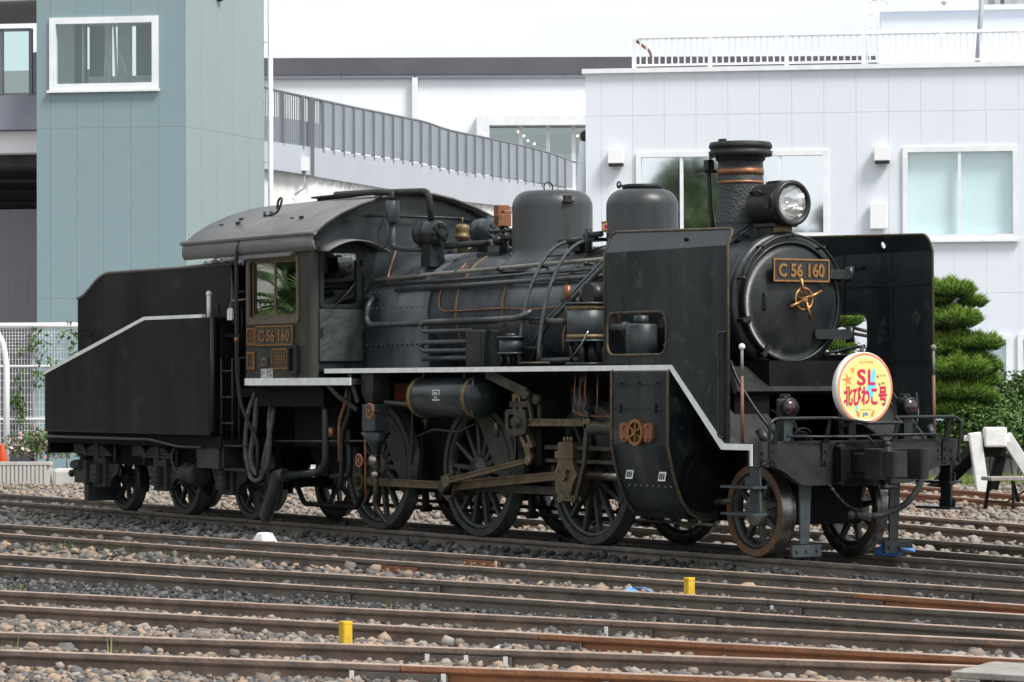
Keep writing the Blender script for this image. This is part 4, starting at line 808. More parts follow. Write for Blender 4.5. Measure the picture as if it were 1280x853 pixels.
    mb = MB(); mb.box(3.31, 4.18, yy, yy+s*.005, 1.352, 1.36); mb.box(3.35, 4.15, yy, yy+s*.004, 1.58, 1.585)
    for x in (3.45, 3.74, 4.03): mb.cyl((x, yy, 1.60), (x, yy+s*.015, 1.60), .012, n=6); mb.box(x-.03, x+.03, yy, yy+s*.01, 1.575, 1.59)
    for x in (3.44, 4.0): mb.box(x-.012, x+.012, yy, yy+s*.02, 1.32, 1.40)
    part(mb, 'cover_seams', 'black_matte', cyl_)
    if s < 0:
        cx, cz = 3.73, 1.14; Y0 = -1.225; fn = lambda u_, v, t_: (cx+u_, Y0-t_, cz+v)
        mb = MB(); mb.plate([ngon(0, 0, .125, 28), ngon(0, 0, .095, 28)], fn, 0, .045)
        for i in range(6): a = math.pi*i/3+.5; mb.bar(fn(0, 0, .03), fn(.10*math.cos(a), .10*math.sin(a), .03), .022, .018, up=(0, 0, 1))
        mb.plate([ngon(0, 0, .03, 14)], fn, 0, .06); part(mb, 'brass_wheel', 'brass', cyl_)
        part(MB().cyl((cx, Y0+.002, cz), (cx, Y0-.02, cz), .10, n=24), 'wheel_back', 'plate_dark', cyl_)
        for d_ in (-.19, .19):
            mb = MB(); mb.plate([fillet2([(d_-.07, -.09), (d_+.07, -.09), (d_+.07, .09), (d_-.07, .09)], .06)], fn, 0, .035)
            for q in (-.06, .06): mb.cyl(fn(d_, q, .03), fn(d_, q, .06), .017, n=8)
            part(mb, 'copper_flange', 'copper', cyl_)
        for (x, z) in ((3.51, .745), (4.03, .735)):
            yq = -1.165; f4 = lambda u_, v, t_: (x+u_, -1.168-t_-(v*-.22), z+v); mb = MB(); mb.plate([rrect(-.055, .055, -.042, .042, .005)], f4, 0, .006); lb_ = part(mb, 'notice_plate', 'paint_white', cyl_)
            mb = MB()
            for q in range(3): mb.plate([rrect(-.042+q*.03, -.020+q*.03, -.028, .028, .003)], f4, .006, .008)
            part(mb, 'print', 'plate_black', lb_)
        mb = MB()
        for i in range(8): x = 3.46+i*.095; mb.cyl((x, -1.12, .645), (x, -1.145, .640), .009, n=6)
        part(mb, 'rivets', 'hub_grey', cyl_)
    # front covers
    mb = MB(); mb.lathe((4.19, s*.80, .70), (1, 0, 0), [(0, .30), (.03, .30), (.03, .245), (.055, .235), (.06, .10), (.09, .09), (.09, 0)], 36, smooth=False); part(mb, 'cylinder_front', 'black_frame', cyl_)
    mb = MB(); mb.lathe((4.19, s*.80, 1.17), (1, 0, 0), [(0, .17), (.03, .17), (.03, .12), (.06, .115), (.06, .05), (.26, .045), (.27, 0)], 28, smooth=False); part(mb, 'valve_front', 'black_frame', cyl_)
    mb = MB(); mb.box(3.35, 4.15, s*.45, s*.98, .34, 1.30); part(mb, 'cylinder_casting', 'black_frame', cyl_)
    mb = MB(); mb.tube([(3.2, s*.85, .30), (4.4, s*.85, .29)], .018, 6)
    for x in (3.4, 3.75, 4.1): mb.cyl((x, s*.85, .30), (x, s*.85, .37), .03, n=8)
    part(mb, 'drain_cocks', 'rod_grey', cyl_)
    part(MB().cyl((4.36, s*.80, .50), (4.62, s*.80, .52), .03, n=10), 'drain_pipe', 'rod_grey', cyl_)
    # brakes
    for x in (-DS+.93, .93+.02, DS+.86):
        mb = MB(); mb.bar((x-.08, y(.56), 1.05), (x-.02, y(.56), .26), .05, .07, up=(1, 0, 0)); mb.plate([[(x-.20, .42), (x-.12, .40), (x-.05, .55), (x-.02, .80), (x-.09, .80), (x-.13, .60)]], YP, y(.52), y(.60)); mb.cyl((x-.02, y(.5), .26), (x-.02, y(.62), .26), .04, n=10); part(mb, 'brake_shoe', 'black_frame')
    pipe('brake_rod', [(-3.2, y(.5), .26), (2.9, y(.5), .26)], .02, 'black_frame')
    for x in (-1.42, .62, 2.62): pipe('sand_pipe', [(x+.1, y(.62), 1.70), (x+.1, y(.62), .9), (x-.06, y(.58), .35), (x-.22, y(.56), .10)], .018, 'rod_grey', rd=.2)
def dashes(fn, cu, cv, w_, h_, n_, t0, t1):      # row of small raised blocks for lettering too small to read
    mb = MB(); rg = random.Random(int(w_*1000+n_))
    for i in range(n_):
        a = cu-w_/2+w_*i/n_; q = w_/n_; mb.plate([[(a+q*.08, cv-h_/2), (a+q*.86, cv-h_/2), (a+q*.86, cv-h_/2+h_*.18), (a+q*.08, cv-h_/2+h_*.18)]], fn, t0, t1); mb.plate([[(a+q*.30, cv-h_/2), (a+q*.52, cv-h_/2), (a+q*.52, cv+h_/2), (a+q*.30, cv+h_/2)]], fn, t0, t1+.0004)
        k = rg.uniform(.1, .35); mb.plate([[(a+q*.06, cv+h_*k-h_*.1), (a+q*.9, cv+h_*k-h_*.1), (a+q*.9, cv+h_*k+h_*.08), (a+q*.06, cv+h_*k+h_*.08)]], fn, t0, t1+.0008)
    return mb
# ---------------- cab
CW = 1.30; XF, XR = -2.32, -3.84
for s in (-1, 1):
    mb = MB(); side = [(XR, 1.60), (XF-.09, 1.60), (XF-.09, 3.18), (XR, 3.18)]; win = rrect(-3.76, -2.62, 2.31, 3.0, .06)
    mb.plate([side, win], YP, s*CW, s*(CW-.02)); cs = part(mb, 'cab_side', 'cab_brown')
    mb = MB(); nseg = 8                                     # rounded front corner
    for z in (1.60, 3.18):
        for i in range(nseg+1): a = R(90*i/nseg); mb.v.append((XF-.09+.09*math.sin(a), s*(CW-.09+.09*math.cos(a)), z))
    for i in range(nseg): mb.f.append([i, i+1, nseg+2+i, nseg+1+i]); mb.sm.append(True); mb.mi.append(0)
    part(mb, 'cab_corner', 'cab_brown', cs, fixn=False)
    fn = lambda u_, v, t_: (u_, s*(CW+t_), v)
    mb = MB(); mb.plate([rrect(-3.80, -2.59, 2.27, 3.02, .07), rrect(-3.74, -2.64, 2.34, 2.98, .05)], fn, -.012, .016); part(mb, 'window_surround', 'wood_frame', cs)
    for (a, b) in ((-3.74, -3.19), (-3.19, -2.64)):
        off = -.03 if a < -3.5 else -.012
        mb = MB(); mb.plate([[(a, 2.34), (b, 2.34), (b, 2.98), (a, 2.98)], rrect(a+.03, b-.03, 2.375, 2.955, .03)], fn, off-.02, off); sf = part(mb, 'window_sash', 'wood_frame', cs); 
        mb = MB(); mb.plate([rrect(a+.025, b-.025, 2.37, 2.96, .03)], fn, off-.012, off-.008); part(mb, 'pane', 'cab_glass', sf); sf.name = 'window_sash'
    mb = MB(); mb.hexa([fn(-3.82, 3.03, .0), fn(-2.66, 3.03, .0), fn(-2.66, 3.01, .09), fn(-3.82, 3.01, .09), fn(-3.82, 3.09, .0), fn(-2.66, 3.09, .0), fn(-2.66, 3.03, .09), fn(-3.82, 3.03, .09)]); part(mb, 'rain_strip', 'roof_paint', cs)
    mb = MB(); mb.box(XR-.01, -1.46, s*(CW-.0), s*(CW+.012), 1.585, 1.665); part(mb, 'sill_strip', 'white_edge', cs)
    mb = MB(); mb.box(XF, -1.46, s*.9, s*(CW-.002), 1.59, 1.655); part(mb, 'floor_extension', 'black_matte', cs)
    mb = MB(); mb.box(XR, XF-.02, s*.2, s*(CW-.022), 1.57, 1.60); part(mb, 'cab_floor', 'interior_dark', cs)
    if s < 0:
        def fr_plate(x0, x1, z0, z1, name='frame_plate', b=.025, back='plate_dark'):
            f_ = lambda u_, v, t_: (u_, -CW-t_, v); m_ = MB(); m_.plate([rrect(x0, x1, z0, z1, .006)], f_, 0, .008); o = part(m_, name, back, cs); m_ = MB(); m_.plate([rrect(x0, x1, z0, z1, .006), rrect(x0+b, x1-b, z0+b, z1-b, .004)], f_, .006, .018); part(m_, 'border', 'brass', o); return o
        number_plate(cs, lambda u_, v, t_: (-3.145+u_, -CW-t_, 2.14+v), .87, .225, 'C 56 160', back='plate_dark', bold=.025)
        o = fr_plate(-3.795, -3.605, 2.04, 2.235); 
        for i, (c_, dz) in enumerate((('形', .035), ('式', -.035))): text(c_, lambda u_, v, t_, dz=dz: (-3.70+u_, -CW-.008-t_, 2.138+dz+v), .075, .062, 'brass', o, t=.006, bold=.02)
        fr_plate(-3.795, -3.605, 1.765, 1.965, b=.03)
        o = fr_plate(-3.20, -2.84, 1.765, 1.995, 'maker_plate', .016)
        f6 = lambda u_, v, t_: (-3.02+u_, -CW-t_, v)
        for (z, w_, h_, k_) in ((1.957, .17, .022, 4), (1.895, .26, .055, 5), (1.835, .13, .03, 3), (1.795, .17, .018, 6)): part(dashes(f6, 0, z, w_, h_, k_, .008, .014), 'raised_characters', 'brass', o)
        mb = MB(); mb.plate([rrect(-2.79, -2.60, 1.705, 2.03, .01), rrect(-2.75, -2.64, 1.74, 1.99, .01)], fn, 0, .05); mb.plate([rrect(-2.78, -2.61, 1.71, 2.02, .01)], fn, 0, .008); part(mb, 'card_holder', 'black_matte', cs)
        mb = MB(); mb.box(-3.44, -3.32, -CW, -CW-.02, 1.80, 1.90); mb.cyl((-3.38, -CW-.02, 1.85), (-3.38, -CW-.04, 1.85), .02, n=8); part(mb, 'lock_plate', 'wood_frame', cs)
        for (x0, x1, tx) in ((-3.475, -3.33, '梅'), (-3.315, -3.205, 'S')):
            mb = MB(); mb.plate([rrect(x0, x1, 1.665, 1.77, .003)], fn, 0, .004); o = part(mb, 'depot_card', 'paint_white', cs)
            mb = MB(); mb.plate([rrect(x0+.008, x1-.008, 1.673, 1.762, .003), rrect(x0+.014, x1-.014, 1.679, 1.756, .003)], fn, .004, .006); part(mb, 'border', 'plate_black', o)
            text(tx, lambda u_, v, t_: ((x0+x1)/2+u_, -CW-.004-t_, 1.718+v), (x1-x0)*.62, .066, 'plate_black', o, t=.002, bold=.01)
# cab front walls left and right of the boiler
for s in (-1, 1):
    fn = lambda u_, v, t_: (XF+t_, s*u_, v)
    arcb = [(.58, 1.60)]+[(.60*math.cos(R(a)), BZ+.60*math.sin(R(a))) for a in range(-20, 91, 10)]+[(0, 3.72), (.45, 3.655), (.8, 3.545), (1.05, 3.43), (1.20, 3.32), (1.31, 3.24), (1.30, 3.17), (1.21, 3.17), (1.21, 1.60)]
    mb = MB(); mb.plate([arcb, rrect(.72, 1.17, 2.46, 3.05, .04)], fn, -.02, 0); cf = part(mb, 'cab_front', 'black_side')
    mb = MB(); mb.plate([rrect(.69, 1.20, 2.43, 3.08, .05), rrect(.735, 1.155, 2.475, 3.035, .035)], fn, .0, .022); wf = part(mb, 'window_frame', 'black', cf)
    mb = MB(); mb.plate([rrect(.72, 1.17, 2.46, 3.05, .03)], fn, -.014, -.010); part(mb, 'pane', 'cab_glass_front', wf)
    mb = MB(); mb.plate([rrect(.66, 1.21, 1.85, 2.42, .02)], fn, 0, .03); part(mb, 'front_door', 'canvas', cf, bevel=.01)
    mb = MB(); mb.box(XF, XF+.06, s*.655, s*.69, 2.10, 2.17); mb.box(XF, XF+.05, s*1.18, s*1.20, 2.12, 2.22); mb.box(XF, XF+.05, s*.66, s*.68, 2.9, 2.97); mb.box(XF, XF+.04, s*.645, s*.655, 2.56, 2.80); part(mb, 'door_latch', 'black', cf)
    part(MB().tube([fn(.75, 2.72, .035), fn(1.02, 2.45, .035)], .006, 5), 'wiper', 'black', wf)
    mb = MB(); K = 12; hood = []
    for i in range(K+1):
        a = i/K; yv = .46+.80*a; zz = 3.055+.145*math.sin(math.pi*min(1, a*.96+.02))**.8
        hood.append((yv, zz))
    for dx in (0, .30):
        for (yv, zz) in hood: mb.v.append((XF+dx, s*yv, zz-(.025 if dx else 0)))
    for i in range(K): mb.f.append([i, i+1, K+2+i, K+1+i]); mb.sm.append(True); mb.mi.append(0)
    h_ = part(mb, 'window_hood', 'roof_paint', cf, fixn=False); sm_ = h_.modifiers.new('thick', 'SOLIDIFY'); sm_.thickness = .012
# roof
RP = [(-1.325, 3.06), (-1.355, 3.12), (-1.350, 3.19), (-1.325, 3.25), (-1.20, 3.355), (-1.0, 3.475), (-.75, 3.58), (-.45, 3.67), (-.2, 3.715), (0, 3.725)]
RP = RP+[(-p[0], p[1]) for p in RP[-2::-1]]
mb = MB(); n_ = len(RP)
for k, x in enumerate((-5.30, -3.8, -2.18)):
    for (y_, z_) in RP: mb.v.append((x, y_, z_))
for k in range(2):
    for i in range(n_-1): mb.f.append([k*n_+i, k*n_+i+1, (k+1)*n_+i+1, (k+1)*n_+i]); mb.sm.append(True); mb.mi.append(0)
roof = part(mb, 'cab_roof', 'roof_paint', fixn=False); q_ = roof.modifiers.new('thick', 'SOLIDIFY'); q_.thickness = .025; q_.offset = 0
for s in (-1, 1): part(MB().tube([(-5.34, s*1.345, 3.25), (-2.16, s*1.345, 3.25)], .028, 8), 'gutter', 'roof_paint', roof)
part(MB().tube([(-2.18, p[0], p[1]-.012) for p in RP[2:-2]], .014, 6), 'front_lip', 'black_matte', roof)
mb = MB(); mb.box(-4.05, -3.2, -.25, .55, 3.70, 3.75); mb.box(-4.10, -3.15, -.30, .60, 3.748, 3.77); part(mb, 'roof_hatch', 'black_matte', roof)
mb = MB(); mb.tube([(-4.10, -.90, 3.52), (-3.92, -.92, 3.54), (-3.78, -.92, 3.56), (-3.74, -.9, 3.64), (-3.74, -.88, 3.71), (-3.80, -.87, 3.73), (-3.84, -.88, 3.69), (-3.82, -.9, 3.60)], .014, 8, .05)
for x in (-4.1, -3.95): mb.cyl((x, -.91, 3.50), (x, -.91, 3.58), .02, n=6)
part(mb, 'roof_hook', 'black', roof)
mb = MB()
for x, y_ in ((-4.9, -1.05), (-4.6, -.95), (-4.4, -1.1), (-5.0, -.8), (-4.7, -.7), (-3.2, -1.05), (-2.9, -1.1), (-3.0, -.8), (-4.3, -1.15)): mb.box(x-.04, x+.04, y_-.01, y_+.01, 3.44 if y_ < -1 else 3.50, 3.53 if y_ > -1 else 3.47)
part(mb, 'roof_clips', 'black_matte', roof)
pipe('cab_drain_pipe', [(-3.90, -1.345, 3.22), (-3.93, -1.37, 3.10), (-3.93, -1.37, 1.70), (-3.90, -1.33, 1.35), (-3.75, -1.2, .95), (-3.75, -1.2, .55)], .022, 'black', rd=.1)
for z in (2.65, 1.9): part(MB().tube([(-3.93, -1.37, z), (-3.84, -1.31, z)], .010, 6), 'pipe_clip', 'black')
for z, rr in ((2.1, .03),): part(MB().cyl((-3.93, -1.37, 2.08), (-3.93, -1.37, 2.13), .027, n=10), 'rusty_collar', 'copper')
# backhead inside the cab
mb = MB(); mb.lathe((-2.75, 0, BZ-.05), (1, 0, 0), [(0, .55), (.4, .6)], 28); mb.box(-2.6, -2.36, -1.1, -.6, 1.62, 2.2); mb.box(-3.7, -3.2, .55, 1.15, 1.62, 2.1); mb.box(-3.6, -3.3, -1.2, -.75, 1.62, 2.25); part(mb, 'backhead', 'interior_dark')
# ---------------- things on top of the boiler
def generator(x, y_, z, m, flip=1):
    mb = MB(); mb.lathe((x-.22, y_, z), (1, 0, 0), [(0, .10), (.02, .135), (.10, .145), (.13, .12), (.15, .125), (.17, .14), (.33, .14), (.36, .118), (.38, .11)], 28); g_ = part(mb, 'turbo_generator', m)
    mb = MB()
    for i in range(8): a = 2*math.pi*i/8; mb.cyl((x+.13, y_+.085*math.cos(a), z+.085*math.sin(a)), (x+.185, y_+.085*math.cos(a), z+.085*math.sin(a)), .020, n=6)
    mb.cyl((x+.12, y_, z), (x+.15, y_, z), .118, n=16); mb.cyl((x+.15, y_, z), (x+.22, y_, z), .045, n=12); part(mb, 'end_cover', m, g_); part(MB().box(x-.05, x+.02, y_-.03, y_+.03, z+.13, z+.165), 'top_lug', m, g_)
    mb = MB(); mb.hexa([(x-.14, y_-.06, z-.36), (x+.12, y_-.10, z-.36), (x+.12, y_+.1, z-.36), (x-.14, y_+.1, z-.36), (x-.10, y_-.07, z-.10), (x+.10, y_-.07, z-.10), (x+.10, y_+.07, z-.10), (x-.10, y_+.07, z-.10)]); part(mb, 'stand', 'black', g_); return g_
generator(-1.18, -.45, 3.215, 'black'); generator(-1.30, .35, 3.27, 'grey_paint')
mb = MB(); mb.lathe((-1.28, 0, 2.95), (0, 0, 1), [(0, .06), (.22, .062), (.225, .08), (.26, .085), (.27, .07), (.30, .072), (.34, .085), (.37, .075), (.385, .03)], 24); mb.cyl((-1.28, 0, 3.33), (-1.28, 0, 3.41), .008, n=6); part(mb, 'safety_valve', 'gold_band')
mb = MB(); mb.box(-.53, -.43, -.08, .06, 3.30, 3.50); mb.box(-.46, -.36, -.12, .04, 3.27, 3.40); mb.box(-.43, -.37, -.04, .05, 3.40, 3.44); w_ = part(mb, 'copper_box', 'copper', bevel=.006)
mb = MB(); mb.cyl((-.42, -.02, 2.95), (-.42, -.02, 3.28), .05, n=14); mb.cyl((-.55, -.02, 3.14), (-.22, -.02, 3.14), .03, n=10); mb.cyl((-.62, -.05, 3.22), (-.2, -.05, 3.22), .022, n=10); mb.sph((-.42, -.10, 3.12), .06, 10); mb.box(-.6, -.15, -.25, .2, 2.93, 2.99); part(mb, 'valve_manifold', 'black', w_)
for i in range(4): part(MB().box(-.51+.03*i, -.495+.03*i, -.075, -.082, 3.33, 3.47) if False else MB().box(-.44, -.38, -.128, -.12, 3.30+.02*i, 3.31+.02*i), 'louvre', 'plate_dark', w_)
# silencer drum with pipes in front of the cab
mb = MB(); mb.cyl((-1.84, -.55, 3.36), (-1.84, -.55, 3.60), .075, n=24, bev=.006); part(mb, 'silencer_drum', 'grey_paint')
pipe('silencer_pipe', [(-1.84, -.55, 3.60), (-1.84, -.55, 3.69), (-2.2, -.52, 3.72), (-3.35, -.40, 3.755)], .034, 'black_matte', n=12, rd=.05)
pipe('silencer_pipe', [(-1.84, -.55, 3.36), (-1.84, -.55, 3.09), (-1.68, -.52, 3.07), (-1.30, -.48, 3.05)], .032, 'grey_paint', n=12, rd=.06)
pipe('exhaust_pipe', [(-2.3, -.50, 3.715), (-1.25, -.50, 3.675), (-1.17, -.50, 3.64), (-1.17, -.46, 3.34)], .036, 'black_matte', n=12, rd=.08)
pipe('exhaust_pipe', [(-.98, -.42, 3.07), (-.6, -.1, 3.10), (-1.10, .30, 3.14)], .035, 'black', n=10, rd=.1)
pipe('cab_rail', [(-2.25, -.60, 3.46), (-2.25, .60, 3.46), (-2.25, .80, 3.42)], .014, 'black')
pipe('spectacle_loop', [(-1.9, -.62, 3.46), (-1.78, -.64, 3.28), (-1.80, -.64, 3.12), (-1.95, -.63, 3.06), (-2.05, -.62, 3.25), (-1.9, -.62, 3.42)], .008, 'rubber', rd=.08)
# ---------------- long pipes along the boiler side
def on(x, z, out=.05): 
    d_ = max(-1, min(1, (z-BZ)/.64)); return (x, -(.64*math.cos(math.asin(d_))+out), z)
pipe('handrail_pipe', [on(-2.2, 2.74, .07), on(-.9, 2.77, .08), on(.9, 2.80, .08), on(3.2, 2.84, .08)], .022, 'hub_grey', n=10, label='pale worn hand rail along the boiler')
pipe('boiler_pipe', [on(-2.1, 2.68), on(-.2, 2.70), on(3.1, 2.74)], .018, 'pipe_paint'); pipe('boiler_pipe', [on(-1.62, 2.62, .06), on(0, 2.63, .06), on(3.1, 2.655, .06)], .026, 'pipe_paint', n=10)
pipe('boiler_pipe', [on(-2.25, 2.56, .05), on(-2.05, 2.54, .06), (-1.98, -.78, 2.46), (-1.98, -.80, 2.30), (-1.9, -.80, 2.24), (-.6, -.80, 2.24), (.7, -.80, 2.24)], .030, 'pipe_paint', n=10)
for x in (-1.3, -.5, .3, 1.1, 1.9, 2.7): part(MB().cyl(on(x, 2.775, -.02), on(x, 2.775, .085), .012, n=6).sph(on(x, 2.785, .085), .028, 8), 'pipe_clip', 'black'); part(MB().cyl(on(x+.2, 2.64, -.02), on(x+.2, 2.64, .06), .02, n=6), 'pipe_clip', 'black')
for (pts, m_) in (([on(-1.70, 3.10, .02) if False else (-1.5, -.30, 2.96), on(-1.42, 2.72, .03), on(-1.38, 2.5, .02), on(-1.45, 2.3, .02), on(-1.46, 2.12, .03)], 'copper'), ([on(-.6, 2.88, .02), on(-.75, 2.6, .02), on(-.72, 2.42, .02), on(-.6, 2.36, .02), on(.6, 2.37, .02), on(1.1, 2.34, .05), (1.75, -.75, 2.36), (2.2, -.86, 2.42)], 'copper'), ([(-2.0, -.40, 3.10), on(-2.05, 2.80, .03), on(-1.9, 2.66, .03), on(-1.5, 2.70, .03)], 'copper'), ([on(-.55, 2.92, .02), on(-.98, 2.58, .02), on(-1.0, 2.12, .02)], 'black')):
    pipe('copper_tube' if m_ == 'copper' else 'oil_tube', pts, .010, m_, n=6, rd=.12)
# cooling pipes, box, pots on the running board
for z in (2.235, 2.10): pass
pipe('cooling_coil', [(.05, -1.02, 2.245), (1.10, -1.02, 2.245), (1.35, -1.0, 2.25), (1.45, -.9, 2.32)], .030, 'pipe_paint', n=10); pipe('cooling_coil', [(.6, -1.02, 2.245), (-.42, -1.02, 2.245), (-.50, -1.02, 2.19), (-.42, -1.02, 2.145), (.55, -1.02, 2.145)], .026, 'pipe_paint', n=10, rd=.045)
pipe('cooling_coil', [(.55, -1.02, 2.03), (-.42, -1.02, 2.03), (-.50, -1.02, 1.985), (-.42, -1.02, 1.94), (.55, -1.02, 1.94)], .026, 'pipe_paint', n=10, rd=.045); pipe('cooling_coil', [(-.55, -.95, 1.86), (.45, -1.0, 1.86)], .026, 'pipe_paint', n=10)
mb = MB(); mb.box(.55, .88, -1.12, -.90, 1.77, 2.14); bx_ = part(mb, 'tool_box', 'black', bevel=.01); part(MB().box(.58, .85, -1.125, -1.121, 1.80, 2.11), 'lid', 'black_matte', bx_)
def pot(x, y_, r_, z0, z1, m_, name, legs=True, bands=()):
    mb = MB(); mb.cyl((x, y_, z0), (x, y_, z1), r_, n=28); mb.cyl((x, y_, z1), (x, y_, z1+.02), r_+.025, n=28); mb.cyl((x, y_, z0-.02), (x, y_, z0), r_+.02, n=28); o = part(mb, name, m_)
    for z in bands: part(MB().lathe((x, y_, z), (0, 0, 1), [(0, r_-.002), (0, r_+.005), (.04, r_+.005), (.04, r_-.002)], 28, capa=False, capb=False), 'brass_band', 'gold_band', o)
    if legs:
        for k in range(4): a = k*math.pi/2+.7; part(MB().cyl((x+r_*.8*math.cos(a), y_+r_*.8*math.sin(a), 1.765), (x+r_*.8*math.cos(a), y_+r_*.8*math.sin(a), z0), .018, n=8), 'leg', 'black', o)
    return o
pp = pot(1.26, -1.02, .125, 1.91, 2.05, 'grey_paint', 'oil_pot'); part(MB().cyl((1.26, -1.02, 2.06), (1.26, -1.02, 2.10), .05, n=16), 'cap', 'grey_paint', pp)
ap = pot(2.46, -.93, .195, 2.02, 2.36, 'grey_paint', 'air_pump', bands=(2.03, 2.31)); ap['label'] = 'grey air pump cylinder with two brass bands'
mb = MB(); mb.cyl((2.42, -.92, 2.36), (2.42, -.92, 2.52), .06, n=16); mb.cyl((2.58, -1.0, 2.46), (2.58, -.84, 2.46), .11, n=20); part(mb, 'pump_head', 'black', ap); mb = MB(); mb.cyl((2.40, -.93, 1.77), (2.40, -.93, 2.02), .05, n=12); mb.cyl((2.55, -.93, 1.77), (2.55, -.93, 2.02), .04, n=12); mb.cyl((2.46, -.93, 1.765), (2.46, -.93, 1.80), .21, n=24); part(mb, 'pump_base', 'black', ap)
for q in (0, .055): part(MB().cyl((2.20+q, -.99-q*.3, 2.42), (2.20+q, -.99-q*.3, 2.55), .024, n=12), 'copper_top', 'copper', ap)
mb = MB(); mb.cyl((2.22, -1.0, 2.08), (2.22, -1.0, 2.40), .022, n=10); mb.box(2.17, 2.30, -1.04, -.95, 2.38, 2.42); mb.cyl((2.22, -1.0, 2.18), (2.22, -1.0, 2.24), .04, n=10); part(mb, 'pump_valve', 'black', ap)
pipe('pump_tube', [(2.22, -1.0, 2.18), (2.24, -1.06, 2.08), (2.24, -1.05, 1.9)], .010, 'copper'); pipe('pump_tube', [(2.70, -1.08, 2.1), (2.66, -1.12, 1.98), (2.5, -1.13, 1.85)], .009, 'bright_steel')
pipe('pump_pipe', [(1.40, -.88, 2.22), (2.22, -.88, 2.20)], .034, 'corrugated', n=10); pipe('pump_pipe', [(1.45, -.8, 1.98), (1.5, -.85, 1.84), (1.6, -.9, 1.82), (2.4, -.93, 1.83)], .030, 'pipe_paint', n=10); pipe('diagonal_pipe', [(2.55, -.72, 2.80), (1.55, -.82, 2.15), (1.35, -.86, 1.80)], .026, 'pipe_paint', n=10, rd=.1); pipe('diagonal_pipe', [(2.45, -.72, 2.80), (1.47, -.82, 2.15), (1.27, -.86, 1.80)], .020, 'pipe_paint', n=10, rd=.1)
pipe('drain_strip', [(1.5, -1.08, 1.80), (2.05, -1.08, 1.80)], .012, 'rod_steel')
# curved ladder over the boiler
def lad(dx):
    return [(1.36+dx, -1.0, 1.78), (1.34+dx, -.97, 2.05), (1.32+dx, -.88, 2.45), (1.30+dx, -.70, 2.80), (1.30+dx, -.52, 2.99), (1.40+dx, -.30, 3.06)]
L_ = part(MB().tube(lad(0), .020, 8, .14), 'ladder', 'pipe_paint'); part(MB().tube(lad(.35), .020, 8, .14), 'stile', 'pipe_paint', L_)
for (y_, z_) in ((-.975, 1.95), (-.915, 2.24), (-.80, 2.60), (-.62, 2.88)): part(MB().tube([(1.33, y_, z_), (1.70, y_, z_)], .012, 6), 'rung', 'black', L_)
mb = MB(); mb.box(1.20, 1.85, -.42, -.20, 3.02, 3.05); mb.cyl((1.72, -.40, 2.9), (1.72, -.40, 3.14), .035, n=10); mb.cyl((1.66, -.40, 3.08), (1.95, -.40, 3.08), .03, n=8); mb.box(1.3, 1.5, -.36, -.22, 2.93, 3.03); part(mb, 'dome_platform', 'black')
# ---------------- air reservoir under the running board
RX0, RX1, RYc, RZc, RRr = -.62, .78, -.98, 1.46, .215
mb = MB(); mb.lathe((RX0, RYc, RZc), (1, 0, 0), [(0, 0), (.015, .09), (.04, .15), (.08, .195), (.13, RRr), (1.27, RRr), (1.32, .195), (1.36, .15), (1.385, .09), (1.40, 0)], 36); rs = part(mb, 'air_reservoir', 'black_side')
for x in (-.49, .57): part(MB().lathe((x, RYc, RZc), (1, 0, 0), [(0, RRr-.002), (0, RRr+.006), (.06, RRr+.006), (.06, RRr-.002)], 36, capa=False, capb=False), 'brass_band', 'gold_band', rs)
for x in (-.34, .46): part(MB().box(x-.02, x+.02, RYc-.10, RYc+.10, RZc+RRr-.02, 1.74), 'hanger', 'black', rs)
mb = MB(); f5 = lambda u_, v, t_: (.09+u_, RYc-RRr-t_+abs(v)*.10, RZc+.02+v); mb.plate([rrect(-.07, .07, -.055, .055, .004), rrect(-.06, .06, -.045, .045, .004)], f5, -.004, .003); lb_ = part(mb, 'inspection_mark', 'paint_white', rs); part(dashes(f5, 0, .018, .075, .03, 3, -.002, .003), 'print', 'paint_white', lb_); part(dashes(f5, 0, -.024, .06, .022, 2, -.002, .003), 'print', 'paint_white', lb_)
mb = MB(); mb.cyl((-.45, RYc, 1.14), (-.45, RYc, 1.27), .02, n=8); mb.cyl((-.45, RYc, 1.20), (-.45, RYc, 1.22), .04, n=8); mb.cyl((.95, RYc-.02, 1.06), (.95, RYc-.02, 1.2), .025, n=8); part(mb, 'drain_valve', 'rod_grey', rs)
pipe('reservoir_pipe', [(-.62, RYc, 1.40), (-.75, RYc-.03, 1.38), (-1.05, -1.12, 1.40)], .026, 'rod_grey'); pipe('reservoir_pipe', [(-.62, RYc, 1.05), (-.3, RYc, 1.12), (.2, RYc, 1.10), (.4, RYc+.1, 1.2)], .012)
# wheel splash guard (red) near the rear driving wheel
mb = MB(); mb.box(-1.9, -.72, -.50, -.48, 1.32, 1.60); part(mb, 'red_plate', 'red_plate')
